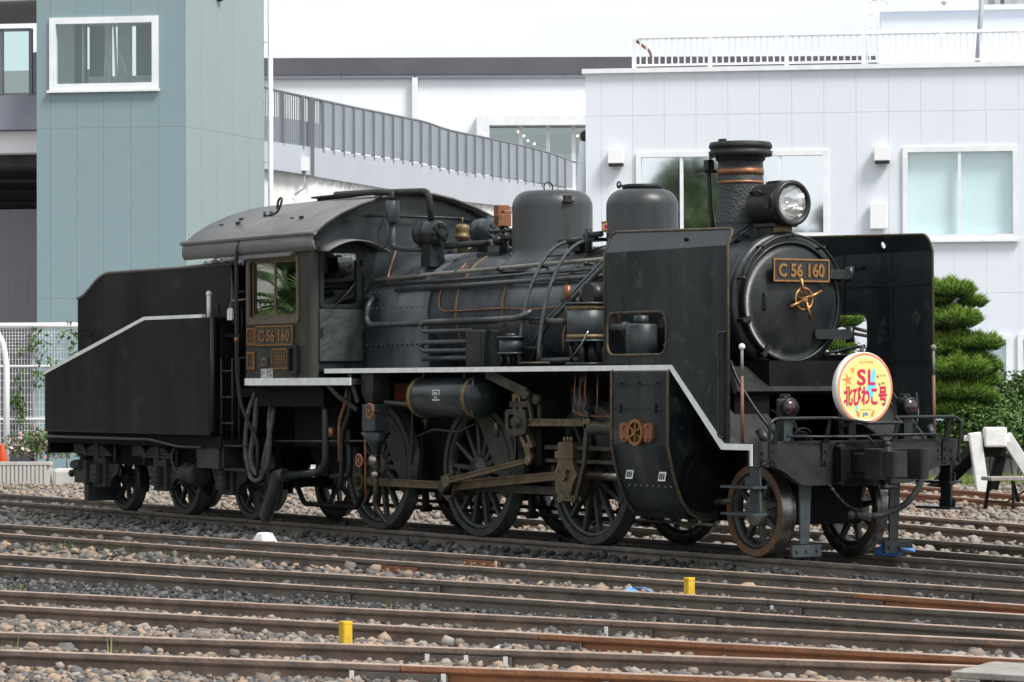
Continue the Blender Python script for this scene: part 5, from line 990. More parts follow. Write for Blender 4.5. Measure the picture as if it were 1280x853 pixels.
# second pump below the board, copper oil lines
mb = MB(); mb.cyl((1.98, -.62, 1.20), (1.98, -.62, 1.56), .14, n=24); mb.cyl((1.98, -.62, 1.24), (1.98, -.62, 1.26), .148, n=24); mb.cyl((1.98, -.62, 1.56), (1.98, -.62, 1.72), .05, n=12); part(mb, 'lower_pump', 'grey_paint')
for i in range(3): pipe('oil_tube', [(2.30+i*.09, -.95, 1.73), (2.27+i*.09, -.95, 1.50), (2.30+i*.09, -.95, 1.42), (2.24+i*.09, -.95, 1.33), (2.40+i*.06, -.95, 1.28), (3.3, -.9, 1.28)], .008, 'copper', n=6, rd=.04)
pipe('oil_tube', [(2.72, -.98, 1.68), (2.70, -.98, 1.28)], .010, 'copper', n=6)
mb = MB(); mb.bar((.85, -1.05, 1.70), (1.55, -1.02, 1.50), .03, .10); mb.cyl((1.55, -.98, 1.49), (1.55, -1.07, 1.49), .05, n=12); mb.bar((1.55, -1.02, 1.49), (1.60, -1.0, 1.25), .03, .04, up=(1, 0, 0)); part(mb, 'reverse_lever', 'rod_grey')
part(MB().tube([(.72, -1.12, 1.72), (.66, -1.13, 1.35), (.70, -1.12, 1.25)], .007, 5), 'release_wire', 'bright_steel')
# ---------------- under the cab: sand funnel, valves, hoses
mb = MB(); mb.box(-1.47, -1.22, -1.17, -.95, 1.50, 1.72); mb.lathe((-1.345, -1.06, 1.22), (0, 0, 1), [(0, .04), (.28, .16)], 4, smooth=False, ang0=math.pi/4); part(mb, 'step_bracket', 'black_matte')
mb = MB(); mb.box(-1.41, -1.14, -1.20, -1.02, 1.09, 1.38); blw = part(mb, 'blowdown_box', 'grey_paint', bevel=.01)
mb = MB(); mb.lathe((-1.25, -1.12, .80), (0, 0, 1), [(0, .035), (.05, .045), (.12, .06), (.28, .165)], 20); part(mb, 'funnel', 'black_side', blw); pipe('blowdown_pipe', [(-1.25, -1.12, .82), (-1.25, -1.12, .45), (-1.35, -1.08, .30), (-1.15, -1.02, .08)], .03, 'rod_grey', rd=.1, n=10)
mb = MB(); mb.cyl((-1.25, -1.12, .70), (-1.25, -1.12, .84), .05, n=12); mb.sph((-1.25, -1.14, .78), .07, 12); mb.cyl((-1.25, -1.12, .60), (-1.25, -1.12, .66), .055, n=8); part(mb, 'blowdown_valve', 'bright_steel', blw)
def handwheel(c, r_, m_, name, par):
    x, y_, z = c; mb = MB(); mb.tube([(x+r_*math.cos(a), y_, z+r_*math.sin(a)) for a in [2*math.pi*i/18 for i in range(18)]], .012, 6, closed=True)
    for i in range(5): a = 2*math.pi*i/5+.3; mb.tube([(x, y_, z), (x+r_*math.cos(a), y_, z+r_*math.sin(a))], .008, 5)
    mb.cyl((x, y_-.02, z), (x, y_+.12, z), .012, n=8); return part(mb, name, m_, par)
handwheel((-1.40, -1.24, .78), .065, 'valve_red', 'red_handwheel', blw); handwheel((-1.12, -1.27, 1.31), .075, 'valve_red', 'handwheel', blw)
pipe('thin_red_pipe', [(-1.42, -1.15, 1.1), (-1.41, -1.15, .35)], .014, 'copper')
mb = MB(); mb.bar((-1.62, -1.22, 1.70), (-1.52, -1.18, 1.40), .03, .05); mb.bar((-2.05, -1.28, 1.62), (-1.8, -1.25, 1.46), .03, .05); mb.bar((-1.8, -1.25, 1.46), (-1.5, -1.2, 1.32), .03, .05); part(mb, 'running_board_stay', 'black')
pipe('injector_pipe', [(-2.95, -1.0, 1.50), (-2.62, -1.0, 1.47), (-2.5, -1.02, 1.35), (-2.5, -1.02, .70), (-2.7, -1.02, .62), (-3.55, -1.02, .55)], .045, 'black_side', n=12, rd=.14)
mb = MB(); mb.cyl((-3.28, -1.05, 1.46), (-2.98, -1.05, 1.46), .05, n=14); mb.cyl((-3.17, -1.05, 1.34), (-3.17, -1.05, 1.60), .028, n=10); mb.cyl((-2.9, -1.05, 1.455), (-2.7, -1.04, 1.45), .04, n=12); inj = part(mb, 'injector', 'rod_grey'); part(MB().cyl((-3.20, -1.07, 1.40), (-3.20, -1.07, 1.54), .036, n=12), 'brass_body', 'brass', inj)
pipe('copper_pipe', [(-1.98, -1.05, 1.58), (-2.0, -1.05, 1.40), (-2.15, -1.05, 1.2), (-2.15, -1.05, .75)], .022, 'copper', rd=.1); pipe('under_pipe', [(-1.85, -1.08, 1.62), (-1.86, -1.08, 1.3), (-2.05, -1.08, 1.05), (-2.05, -1.08, .6), (-2.15, -1.05, .45)], .028, 'black', rd=.12, n=10)
pipe('under_pipe', [(-2.1, -.95, 1.1), (-2.1, -.95, .60), (-2.5, -.95, .58)], .035, 'black', n=10); pipe('under_pipe', [(-3.5, -.9, .6), (-3.3, -.85, .25), (-2.2, -.8, .24), (-2.0, -.8, .5)], .03, 'black_frame', n=10)
pipe('cross_bar', [(-3.7, -1.0, .95), (-1.7, -1.0, .98)], .012, 'rod_grey'); mb = MB(); mb.cyl((-2.32, -1.05, 1.02), (-2.32, -1.05, 1.12), .035, n=10); part(mb, 'oil_cup', 'copper')
pts = []
for i in range(60):
    t_ = i/59; pts.append((-3.62-.35*t_**1.4+.05, -1.04+.02*t_, .56-.03*t_-.50*max(0, t_-.05)**1.1))
h0 = part(MB().tube(pts, .056, 12), 'corrugated_hose', 'corrugated')
mb = MB()
for i in range(2, 59, 3):
    p = Vector(pts[i]); d_ = (Vector(pts[i+1])-Vector(pts[i-1])).normalized(); mb.lathe(p-d_*.007, d_, [(0, .054), (.005, .078), (.014, .078), (.019, .054)], 14, capa=False, capb=False)
part(mb, 'hose_rings', 'gear_grey', h0)
part(MB().cyl((-3.60, -1.03, .56), (-3.42, -1.02, .575), .075, n=14), 'hose_clamp', 'rod_grey', h0)
pipe('air_hose', [(-3.98, -1.05, 1.50), (-3.98, -1.10, 1.32), (-3.95, -1.12, 1.15), (-4.05, -1.14, .75), (-3.95, -1.12, .55), (-3.72, -1.10, .62), (-3.68, -1.08, .95), (-3.75, -1.05, 1.2), (-3.78, -1.0, 1.42)], .030, 'hose_grey', n=10, rd=.16); pipe('air_hose', [(-4.02, -1.08, 1.50), (-4.05, -1.16, 1.30), (-4.12, -1.17, .9), (-4.02, -1.15, .50), (-3.8, -1.12, .50), (-3.74, -1.12, .8), (-3.70, -1.05, 1.1), (-3.7, -1.0, 1.42)], .026, 'hose_grey', n=10, rd=.16)
# ================================================================== TENDER
TE = thing('tender', (-6.9, 0, 0), 'black coal tender with cut-down sloping tank coupled behind the cab', 'tender')
tp = lambda mb, name, m='tender_paint', par=TE, bevel=0: mb.build(name, m, par, bevel)
TY = 1.30
mb = MB(); mb.plate([fillet2([(-9.32, 1.0), (-4.74, 1.0), (-4.74, 2.38), (-6.42, 2.38), (-9.32, 1.74)], 0)], YP, -TY, TY); tank = tp(mb, 'water_tank', bevel=.02)
for s in (-1, 1):
    mb = MB(); e = .045; mb.plate([[(-9.33, 1.725), (-9.33, 1.775), (-6.43, 2.415), (-4.92, 2.415), (-4.92, 2.375), (-6.42, 2.375)]], YP, s*(TY+.008), s*(TY-.05)); tp(mb, 'white_edge', 'white_edge', tank)
BY = 1.05
mb = MB(); prof = fillet2([(-8.84, 2.0), (-4.64, 2.2), (-4.64, 3.0), (-8.12, 3.0), (-8.66, 2.73), (-8.84, 2.70)], [0, 0, 0, .25, .12, 0])
for s in (-1, 1): mb.plate([prof], YP, s*BY, s*(BY-.02))
mb.box(-8.84, -8.82, -BY+.02, BY-.02, 2.0, 2.70); mb.hexa([(-8.82, -1.02, 2.2), (-4.7, -1.02, 2.2), (-4.7, 1.02, 2.2), (-8.82, 1.02, 2.2), (-8.82, -1.02, 2.4), (-4.7, -1.02, 2.6), (-4.7, 1.02, 2.6), (-8.82, 1.02, 2.4)]); bk = tp(mb, 'coal_bunker')
for s in (-1, 1): tp(MB().tube([(p[0], s*BY, p[1]) for p in prof if p[1] > 2.5], .022, 6), 'rim', 'roof_paint', bk)
mb = MB(); mb.box(-4.66, -4.60, -BY, BY, 1.6, 2.98); mb.cyl((-4.62, -BY+.05, 1.6), (-4.62, -BY+.05, 2.98), .07, n=14); tp(mb, 'front_bulkhead', 'tender_paint', bk)
# coal heap
co = rng.uniform(0, 1, (1500, 2)); xs = -8.45+co[:, 0]*3.65; ys = -.88+co[:, 1]*1.76; hz = 2.62+.55*np.clip((xs+8.9)/3.0, 0, 1)*(1-.75*np.abs(ys)**2.2)+rng.uniform(-.05, .03, 1500)
b_ = stones('coal', np.stack([xs+6.9, ys], 1), rng.uniform(.05, .10, 1500), 'coal', hz, .9); b_.parent = TE; b_['kind'] = 'stuff'
mb = MB(); nx = 10
for i in range(nx+1):
    for j in range(9): x = -8.75+4.1*i/nx; y_ = -1.02+2.04*j/8; mb.v.append((x, y_, 2.57+.52*min(1, max(0, (x+8.9)/3.0))*(1-.75*abs(y_)**2.2)))
for i in range(nx):
    for j in range(8): k = i*9+j; mb.f.append([k, k+9, k+10, k+1]); mb.sm.append(True); mb.mi.append(0)
tp(mb, 'coal_bed', 'coal')
mb = MB(); mb.box(-9.36, -4.60, -1.22, 1.22, .86, .995); tf = tp(mb, 'tender_frame', 'black_frame')
for s in (-1, 1):
    mb = MB(); mb.plate([[(-9.25, .88), (-9.25, .72), (-8.95, .60), (-4.65, .60), (-4.6, .88)]], YP, s*.86, s*.89); tp(mb, 'side_frame', 'black_frame', tf)
    tp(MB().tube([(-9.30, s*1.30, .94), (-6.3, s*1.29, .935), (-5.6, s*1.27, .86), (-5.0, s*1.26, .86)], .018, 6, .1), 'brake_pipe', 'black')
    for i, x in enumerate((-5.0, -6.715, -8.42)):
        w_ = wheel(TE, 'tender_wheel', x, s, .43, 8, 'wheel_paint', 'wheel_paint', .10, 'wheel_paint', simple=True)
        mb = MB(); mb.box(x-.17, x+.17, s*.80, s*.96, .30, .70); mb.box(x-.10, x+.10, s*.96, s*1.03, .36, .60); bx_ = tp(mb, 'axle_box', 'gear_grey', TE, bevel=.015)
        mb = MB()
        for dx in (-.06, .06):
            for dz in (.40, .47, .54): mb.cyl((x+dx, s*1.03, dz), (x+dx, s*1.05, dz), .018, n=6)
        mb.box(x-.095, x+.095, s*1.025, s*1.036, .365, .595); tp(mb, 'box_cover', 'gear_grey', bx_)
        mb = MB()
        for k, (l, z) in enumerate(((.42, .70), (.36, .735), (.28, .77), (.20, .80))): mb.box(x-l, x+l, s*.90, s*.99, z, z+.03)
        mb.box(x-.06, x+.06, s*.89, s*1.0, .68, .85); tp(mb, 'leaf_spring', 'gear_grey', TE)
        for dx in (-.44, .44):
            mb = MB(); mb.cyl((x+dx, s*.94, .62), (x+dx, s*.94, .92), .022, n=8); mb.cyl((x+dx, s*.94, .86), (x+dx, s*.94, .90), .042, n=8); mb.cyl((x+dx, s*.94, .90), (x+dx, s*.94, .945), .03, n=6); tp(mb, 'spring_hanger', 'rod_grey', TE)
        mb = MB(); mb.plate([[(x-.46, .60), (x+.46, .60), (x+.40, .48), (x+.25, .42), (x+.18, .30), (x-.18, .30), (x-.25, .42), (x-.40, .48)]], YP, s*.87, s*.90); mb.plate([[(x-.66, .84), (x-.40, .84), (x-.25, .72), (x-.66, .72)]], YP, s*.98, s*1.0); tp(mb, 'horn_guide', 'gear_grey', TE)
        mb = MB(); mb.bar((x+.58, s*.56, .9), (x+.55, s*.56, .25), .04, .06, up=(1, 0, 0)); mb.plate([[(x+.45, .30), (x+.52, .30), (x+.53, .62), (x+.42, .60)]], YP, s*.5, s*.6); tp(mb, 'brake_shoe', 'black_frame', TE)
for x in (-5.0, -6.715, -8.42): tp(MB().cyl((x, -.5, .43), (x, .5, .43), .06, n=14), 'axle', 'black_frame')
mb = MB(); mb.lathe((-5.98, -.96, .52), (1, 0, 0), [(0, .08), (.03, .13), (.05, .15), (.08, .15), (.10, .12), (.26, .12), (.30, .15), (.33, .15), (.35, .10)], 24); tp(mb, 'brake_cylinder', 'gear_grey'); tp(MB().tube([(-6.22, -1.0, .88), (-6.28, -1.02, .70), (-6.2, -1.0, .55), (-5.98, -.98, .50)], .018, 6, .12), 'air_pipe', 'hose_grey')
mb = MB(); mb.cyl((-5.35, -1.08, .80), (-4.95, -1.08, .80), .07, n=14); mb.box(-5.25, -4.7, -1.2, -.9, .62, .90); mb.cyl((-5.15, -1.08, .70), (-5.15, -1.08, .95), .05, n=10); tp(mb, 'distributor_valve', 'gear_grey')
mb = MB(); mb.cyl((-8.95, -1.06, .58), (-8.72, -1.06, .58), .055, n=12); mb.box(-8.95, -8.6, -1.05, -.95, .35, .64); mb.box(-8.76, -8.64, -1.0, -.55, .12, .42); tp(mb, 'rear_step', 'gear_grey'); tp(MB().tube([(-9.1, -.85, .88), (-9.05, -.9, .60), (-9.12, -.95, .50), (-9.18, -.98, .46)], .035, 8, .08), 'rear_hose', 'rubber'); tp(MB().sph((-9.18, -.98, .46), .05, 8), 'hose_end', 'rubber')
mb = MB(); mb.box(-9.44, -9.36, -1.2, 1.2, .72, 1.0); tp(mb, 'rear_beam', 'black_frame'); mb = MB(); mb.box(-9.85, -9.4, -.1, .1, .76, .98); mb.box(-9.95, -9.75, -.2, .2, .74, 1.0); tp(mb, 'rear_coupler', 'black_frame', bevel=.02)
mb = MB(); mb.cyl((-4.70, -1.27, 1.05), (-4.70, -1.27, 2.38), .035, n=12); tp(mb, 'corner_post', 'black'); po = tp(MB().cyl((-4.80, -1.27, 2.36), (-4.80, -1.27, 2.63), .026, n=12), 'white_post', 'paint_white'); tp(MB().sph((-4.80, -1.27, 2.65), .036, 12), 'ball', 'paint_white', po)
tp(MB().tube([(-4.50, -1.15, 2.35), (-4.50, -1.15, 2.52), (-4.42, -1.17, 2.56), (-4.0, -1.2, 2.57)], .012, 6, .05), 'grab_rail', 'hub_grey'); tp(MB().plate([fillet2([(-4.56, 2.34), (-4.44, 2.34), (-4.44, 2.46), (-4.50, 2.49), (-4.56, 2.46)], .02)], YP, -1.16, -1.14), 'label_tag', 'paint_white')
mb = MB(); mb.box(-4.72, -3.95, -1.1, 1.1, 1.45, 1.55); mb.box(-4.6, -4.58, -1.22, 1.0, 1.05, 2.3); mb.box(-4.6, -4.2, -1.18, -1.1, 2.14, 2.18); tp(mb, 'footplate', 'black_frame')
for z in (1.75, 1.45, 1.15): tp(MB().tube([(-4.55, -1.24, z), (-4.25, -1.24, z)], .012, 6), 'rung', 'black')
for x in (-4.55, -4.28, -4.12): tp(MB().tube([(x, -1.24, .95), (x, -1.24, 1.9)], .012, 6), 'ladder_rail', 'black')
mb = MB(); mb.box(-4.62, -4.05, -1.2, -.95, .60, .63); mb.box(-4.62, -4.05, -1.2, -.95, .88, .90); mb.box(-4.62, -4.58, -1.2, -.95, .60, .95); tp(mb, 'cab_step', 'black_matte')
mb = MB(); mb.plate([[(-8.75, 2.18), (-8.35, 2.18), (-8.5, 2.10), (-8.6, 2.10)]], ZP, 0, .01) if False else mb.hexa([(-8.78, -1.05, 2.22), (-8.45, -1.05, 2.22), (-8.5, -1.17, 2.235), (-8.7, -1.17, 2.235), (-8.78, -1.05, 2.245), (-8.45, -1.05, 2.245), (-8.5, -1.17, 2.25), (-8.7, -1.17, 2.25)]); tp(mb, 'bunker_step', 'tender_paint', bk)
mb = MB(); mb.box(-5.02, -4.98, -1.0, -1.06, 2.42, 2.55); tp(mb, 'filler_lug', 'black', tank)
# ================================================================== HEADMARK
HMx, HMz, HMr = 5.56, 1.545, .325
HM = thing('headmark_sign', (HMx, -.02, HMz-HMr), 'round yellow headmark sign with orange rim and crimson Japanese lettering on the locomotive front', 'sign')
hf = lambda u_, v, t_: (HMx+t_, -.02+u_, HMz+v)
HMm = lambda mb, name, m_: mb.build(name, m_, HM)
HMm(MB().lathe((HMx-.075, -.02, HMz), (1, 0, 0), [(0, HMr-.008), (.006, HMr), (.072, HMr), (.077, HMr-.006)], 64), 'drum', 'mark_white')
HMm(MB().plate([ngon(0, 0, HMr-.006, 64), ngon(0, 0, HMr-.030, 64)], hf, .0, .0045), 'rim_ring', 'mark_orange'); HMm(MB().plate([ngon(0, 0, HMr-.029, 64), ngon(0, 0, HMr-.040, 64)], hf, .0, .004), 'white_ring', 'mark_white'); HMm(MB().plate([ngon(0, 0, HMr-.039, 64)], hf, .0, .0035), 'face', 'mark_yellow')
h1 = lambda du, dv, lay=.0035: (lambda u_, v, t_: hf(u_+du, v+dv, lay+t_))
lake = [(.02, -.06), (.05, -.10), (.10, -.06), (.11, .0), (.13, .03), (.11, .08), (.125, .14), (.115, .19), (.10, .16), (.095, .19), (.085, .14), (.07, .17), (.06, .10), (.035, .11), (.045, .05), (.01, .0), (.03, -.03)]
HMm(MB().plate([lake], hf, .0036, .005), 'lake_print', 'mark_blue'); HMm(MB().plate([[(-.12, -.20), (-.105, -.15), (-.09, -.12), (-.08, -.16), (-.095, -.19), (-.105, -.215)]], hf, .0036, .005), 'lake_print', 'mark_blue')
text('S', h1(-.045, .10, .0055), .098, .145, 'mark_crimson', HM, bold=.018, t=.003); text('L', h1(.072, .10, .0055), .080, .140, 'mark_crimson', HM, bold=.018, t=.003)
text('北びわこ号', h1(0, -.068, .0055), .50, .178, 'mark_crimson', HM, bold=.028, t=.003)
text('AUTUMN', h1(.01, .235), .16, .022, 'mark_orange', HM, t=.002); HMm(dashes(hf, .01, -.19, .14, .012, 9, .0036, .0055), 'small_print', 'mark_tan'); text('JR', h1(.0, -.238), .075, .038, 'mark_jr', HM, bold=.03, t=.002)
text('木ノ本', h1(.205, .115), .06, .022, 'mark_green', HM, t=.002); text('米原', h1(.205, .045), .045, .022, 'mark_green', HM, t=.002)
def leaf(cx, cy, r_, rot, m_='mark_orange'):
    pts = []
    for i in range(10): a = rot+2*math.pi*i/10; rr = r_ if i % 2 == 0 else r_*.38; pts.append((cx+rr*math.cos(a), cy+rr*math.sin(a)))
    HMm(MB().plate([pts], hf, .0036, .006), 'maple_leaf', m_)
leaf(-.205, .075, .062, .5); leaf(-.145, .165, .032, .2); leaf(.145, .105, .018, .9, 'mark_crimson'); leaf(.165, .035, .018, .1, 'mark_crimson')
for s in (-1, 1):
    lf = [(s*.085+s*.018*math.cos(q)*.9+.018*math.sin(q)*0+ .030*math.sin(q)*s*.35, -.228+.030*math.sin(q)) for q in [2*math.pi*i/14 for i in range(14)]]
    HMm(MB().plate([lf], hf, .0036, .006), 'oak_leaf', 'mark_orange')
HMm(MB().box(HMx-.20, HMx-.07, -.05, .01, HMz-.31, HMz-.27).box(HMx-.21, HMx-.18, -.06, .02, 1.06, HMz-.27), 'mount', 'black'); HMm(MB().cyl((HMx-.04, -.02, HMz+HMr-.01), (HMx-.04, -.02, HMz+HMr+.035), .018, n=8).sph((HMx-.04, -.02, HMz+HMr+.045), .022, 8), 'top_clasp', 'rod_grey')
# blue wheel chock behind the leading wheel
ck = thing('wheel_chock', (4.95, .60, -.02), 'blue wheel chock with handle wedged by the far leading wheel', 'wheel chock')
mb = MB(); mb.hexa([(5.02, .50, 0.002), (5.30, .50, 0.002), (5.30, .64, 0.002), (5.02, .64, 0.002), (5.16, .50, .125), (5.30, .50, .115), (5.30, .64, .115), (5.16, .64, .125)]); mb.build('wedge', 'blue_paint', ck, bevel=.012)
MB().tube([(5.30, .57, .06), (5.42, .58, .065), (5.50, .60, .06)], .016, 8).build('handle', 'blue_sheet', ck)
# ================================================================== BUILDINGS
def panel_wall(par, fr, us, zs, holes, m, th=.008, gap=.0022, name='wall_panel'):
    """each facade panel is a piece of its own; windows are cut out of the panels they cross"""
    for a, b in zip(us[:-1], us[1:]):
        for c, d_ in zip(zs[:-1], zs[1:]):
            rects = [(a+gap, b-gap, c+gap, d_-gap)]
            for (h0, h1_, v0, v1) in holes:
                new = []
                for (x0, x1, z0, z1) in rects:
                    if h1_ <= x0 or h0 >= x1 or v1 <= z0 or v0 >= z1: new.append((x0, x1, z0, z1)); continue
                    if h0 > x0: new.append((x0, h0, z0, z1))
                    if h1_ < x1: new.append((h1_, x1, z0, z1))
                    q0, q1 = max(x0, h0), min(x1, h1_)
                    if v0 > z0: new.append((q0, q1, z0, v0))
                    if v1 < z1: new.append((q0, q1, v1, z1))
                rects = new
            for (x0, x1, z0, z1) in rects: mb = MB(); fr.box(mb, x0, x1, -th, 0, z0, z1); mb.build(name, m, par)
def shell(par, fr, u0, u1, z0, z1, holes, m, th=.25, w0=.001, name='wall'):
    """backing wall with real openings"""
    us = sorted(set([u0, u1]+[v for h in holes for v in h[:2] if u0 < v < u1])); mb = MB()
    for a, b in zip(us[:-1], us[1:]):
        hs_ = sorted([h for h in holes if h[0] < (a+b)/2 < h[1]], key=lambda h: h[2]); z = z0
        for h in hs_:
            if h[2] > z: fr.box(mb, a, b, w0, w0+th, z, h[2])
            z = h[3]
        if z < z1: fr.box(mb, a, b, w0, w0+th, z, z1)
    return mb.build(name, m, par)
def window(par, fr, u0, u1, z0, z1, pm, n=2, fm='white_metal', fw=.06, w0=-.06, pane_m=None, split=None, blind=None):
    mb = MB(); pl_ = fr.pl(); mb.plate([[(u0-.04, z0-.04), (u1+.04, z0-.04), (u1+.04, z1+.04), (u0-.04, z1+.04)], [(u0+fw, z0+fw), (u1-fw, z0+fw), (u1-fw, z1-fw), (u0+fw, z1-fw)]], pl_, w0, w0+.16); o = mb.build('window', fm, par)
    sp_ = split or [u0+(u1-u0)*i/n for i in range(n+1)]
    for i, (a, b) in enumerate(zip(sp_[:-1], sp_[1:])):
        if i: m_ = MB(); fr.box(m_, a-.03, a+.03, w0+.02, w0+.12, z0+fw, z1-fw); m_.build('mullion', fm, o)
        m_ = MB(); fr.box(m_, max(a, u0+fw*.9), min(b, u1-fw*.9), w0+.085+.01*(i % 2), w0+.09+.01*(i % 2), z0+fw*.9, z1-fw*.9); m_.build('pane', pm, o)
    m_ = MB(); fr.box(m_, u0-.08, u1+.08, w0-.05, w0+.02, z0-.09, z0-.041); m_.build('sill', fm, o)
    if blind: m_ = MB(); fr.box(m_, u0+.02, u1-.02, w0+.20, w0+.215, z0+.02, z1-.02); m_.build('blind', blind, o)
    return o
# ---- white building on the right
WF = Frame(1000, 60, R(-8)); def_u = lambda px, py: WF.uz(px, py)
uL = WF.uz(732.5, 300)[0]; uR = WF.uz(1280, 300)[0]+6; zt = WF.uz(1000, 88)[1]
WB = thing('white_building', WF.pt((uL+uR)/2, 4, -.17), 'white panelled two storey building with pale blue blinds and a railed roof', 'building')
hA = (WF.uz(798, 240)[0], WF.uz(1033, 240)[0], WF.uz(900, 296)[1], WF.uz(900, 192)[1]); hB = (WF.uz(1131, 240)[0], WF.uz(1270, 240)[0], WF.uz(1200, 297)[1], WF.uz(1200, 186)[1])
hC = (WF.uz(1128, 500)[0], WF.uz(1262, 500)[0], WF.uz(1200, 560)[1], WF.uz(1240, 421)[1]); hD = (WF.uz(1275, 500)[0], WF.uz(1400, 500)[0], hC[2], hC[3])
holes = [hA, hB, hC, hD]; holes2 = [(h[0]+.0, h[1], h[2], h[3]) for h in holes]
us = [uL]; u = WF.uz(752, 300)[0]
while u < uR: us.append(u); u += .625
us.append(uR); zs = [-.17, WF.uz(1000, 368)[1], WF.uz(1000, 141.5)[1], zt]
shell(WB, WF, uL+.01, uR-.01, -.17, zt-.02, holes, 'joint'); panel_wall(WB, WF, us, zs, holes2, 'facade')
mb = MB(); WF.box(mb, uL+.003, uL+.20, .02, 12, -.17, zt-.01); WF.box(mb, uR-.2, uR-.003, .02, 12, -.17, zt-.01); WF.box(mb, uL+.1, uR-.1, .30, 12, zt-.5, zt-.3); WF.box(mb, uL+.1, uR-.1, 3.5, 3.7, -.17, zt-.4); mb.build('side_wall', 'facade', WB)
mb = MB(); WF.box(mb, uL+.2, uR-.2, .3, 3.5, 3.4, 3.6); mb.build('floor_slab', 'room_floor', WB)
mb = MB(); WF.box(mb, uL-.06, uR+.06, -.10, .30, zt, zt+.09); mb.build('parapet_cap', 'white_metal', WB)
e4 = [hA[0]]+[WF.uz(p, 240)[0] for p in (852, 915, 975)]+[hA[1]]
window(WB, WF, *hA, 'pane_mirror', split=e4); window(WB, WF, *hB, 'pane_blind', split=[hB[0], WF.uz(1199.5, 240)[0], hB[1]], blind='blind'); window(WB, WF, *hC, 'pane_blind', n=2, blind='blind'); window(WB, WF, *hD, 'pane_blind', n=2, blind='blind')
for px, py in ((771, 199), (1103, 195.5)):
    u, z = WF.uz(px, py); mb = MB(); WF.box(mb, u-.155, u+.155, -.24, -.041, z-.10, z+.17); v_ = mb.build('vent_hood', 'vent_white', WB, bevel=.012); mb = MB(); WF.box(mb, u-.14, u+.14, -.225, -.05, z-.155, z-.10); mb.build('vent_opening', 'vent_dark', v_)
u, z = WF.uz(1098.5, 270); mb = MB(); WF.box(mb, u-.17, u+.17, -.16, -.041, z-.26, z+.24); jb = mb.build('meter_box', 'vent_white', WB, bevel=.015)
MB().tube([WF.pt(u-.1, -.08, z-.26), WF.pt(u-.11, -.07, z-.5), WF.pt(u-.1, -.06, z-.9)], .012, 6).build('cable', 'joint', jb)
# roof railing
u0, zt2 = WF.uz(792, 60)[0], WF.uz(1000, 43)[1]
mb = MB(); mb.tube([WF.pt(u0, .1, zt+.1), WF.pt(u0, .1, zt2-.06), WF.pt(u0+.1, .1, zt2), WF.pt(uR, .1, zt2)], .038, 8); rl = mb.build('roof_railing', 'white_metal', WB)
mb = MB(); WF.box(mb, u0, uR, .07, .13, zt+.14, zt+.18); mb.build('lower_rail', 'white_metal', rl)
k = 0; u = u0
while u < uR:
    if k % 12 == 0: mb = MB(); WF.box(mb, u-.04, u+.04, .06, .14, zt+.09, zt2); mb.build('railing_post', 'white_metal', rl)
    k += 1; u += .125
mb = MB(); u = u0+.125
while u < uR: WF.box(mb, u-.014, u+.014, .085, .115, zt+.18, zt2-.03); u += .125
o = mb.build('balusters', 'white_metal', rl); o['kind'] = 'stuff'
mb = MB(); mb.tube([WF.pt(u0+.05, .12, zt2-.06), WF.pt(u0+.25, .6, zt+.5), WF.pt(u0+.38, 1.0, zt+.1)], .03, 6); mb.build('end_stay', 'copper', rl)
# roof house, pipes and pole
p0 = WF.uz(1096, 60, 3)[0]; zr = WF.uz(1180, 14, 3)[1]
mb = MB(); mb.hexa([WF.pt(p0, 3, zt), WF.pt(uR, 3, zt), WF.pt(uR, 7, zt), WF.pt(p0, 7, zt), WF.pt(p0+.10, 3, zr), WF.pt(uR, 3, zr), WF.pt(uR, 7, zr), WF.pt(p0+.10, 7, zr)]); rh = mb.build('roof_house', 'facade', WB); mb = MB(); WF.box(mb, p0, uR, 2.9, 7.1, zr, zr+.1); mb.build('coping', 'white_metal', rh)
up = WF.uz(1087, 40, 1.2)[0]
for d_ in (-.05, .17): MB().tube([WF.pt(up+d_, 1.2, zt), WF.pt(up+d_, 1.2, zt2+.85)], .022, 6).build('ladder_rail', 'white_metal', WB)
for i in range(7): MB().tube([WF.pt(up-.05, 1.2, zt+.2+i*.25), WF.pt(up+.17, 1.2, zt+.2+i*.25)], .014, 6).build('ladder_rung', 'white_metal', WB)
MB().tube([WF.pt(up+.05, 1.2, zt2+.78), WF.pt(up+.35, 1.2, zt2+.78), WF.pt(up+.35, 1.2, zt2+.70)], .014, 6).build('ladder_hook', 'white_metal', WB)
a = WF.uz(1221, 78, 1); b = WF.uz(1229, -20, 1); MB().tube([WF.pt(a[0], 1, zt+.1), WF.pt(b[0], 1, b[1])], .05, 8).build('roof_pole', 'fence_grey', WB)
mb = MB()
for i, (px, py) in enumerate(((1228, 6), (1240, 9), (1255, 3), (1268, 8))):
    u, z = WF.uz(px, py, 4); WF.box(mb, u-.08, u+.25, 3.8, 4.2, z-.10, z+.12)
mb.build('roof_equipment', 'fence_grey', WB)
u, z = WF.uz(1180, 6, 3.5); MB().tube([WF.pt(u, 3.5, zr), WF.pt(u, 3.5, z+.02)], .02, 6).lathe(WF.pt(u, 3.5, z+.02), (0, 0, 1), [(0, .05), (.03, .07), (.06, .02)], 10).build('roof_vent', 'fence_grey', WB)
mb = MB(); qa = WF.uz(729, 166, .2); mb.tube([WF.pt(WF.uz(727, 175)[0], .5, WF.uz(727, 175)[1]), WF.pt(WF.uz(722, 240)[0], .5, WF.uz(722, 240)[1]), WF.pt(WF.uz(710, 330)[0], .5, WF.uz(710, 330)[1])], .10, 8); mb.build('leaning_column', 'white_metal', WB)
u, z = WF.uz(728, 168); MB().lathe(WF.pt(u, .5, z-.1), (0, 0, 1), [(0, .05), (.04, .10), (.16, .10), (.22, .03)], 12).build('camera_dome', 'vent_dark', WB)
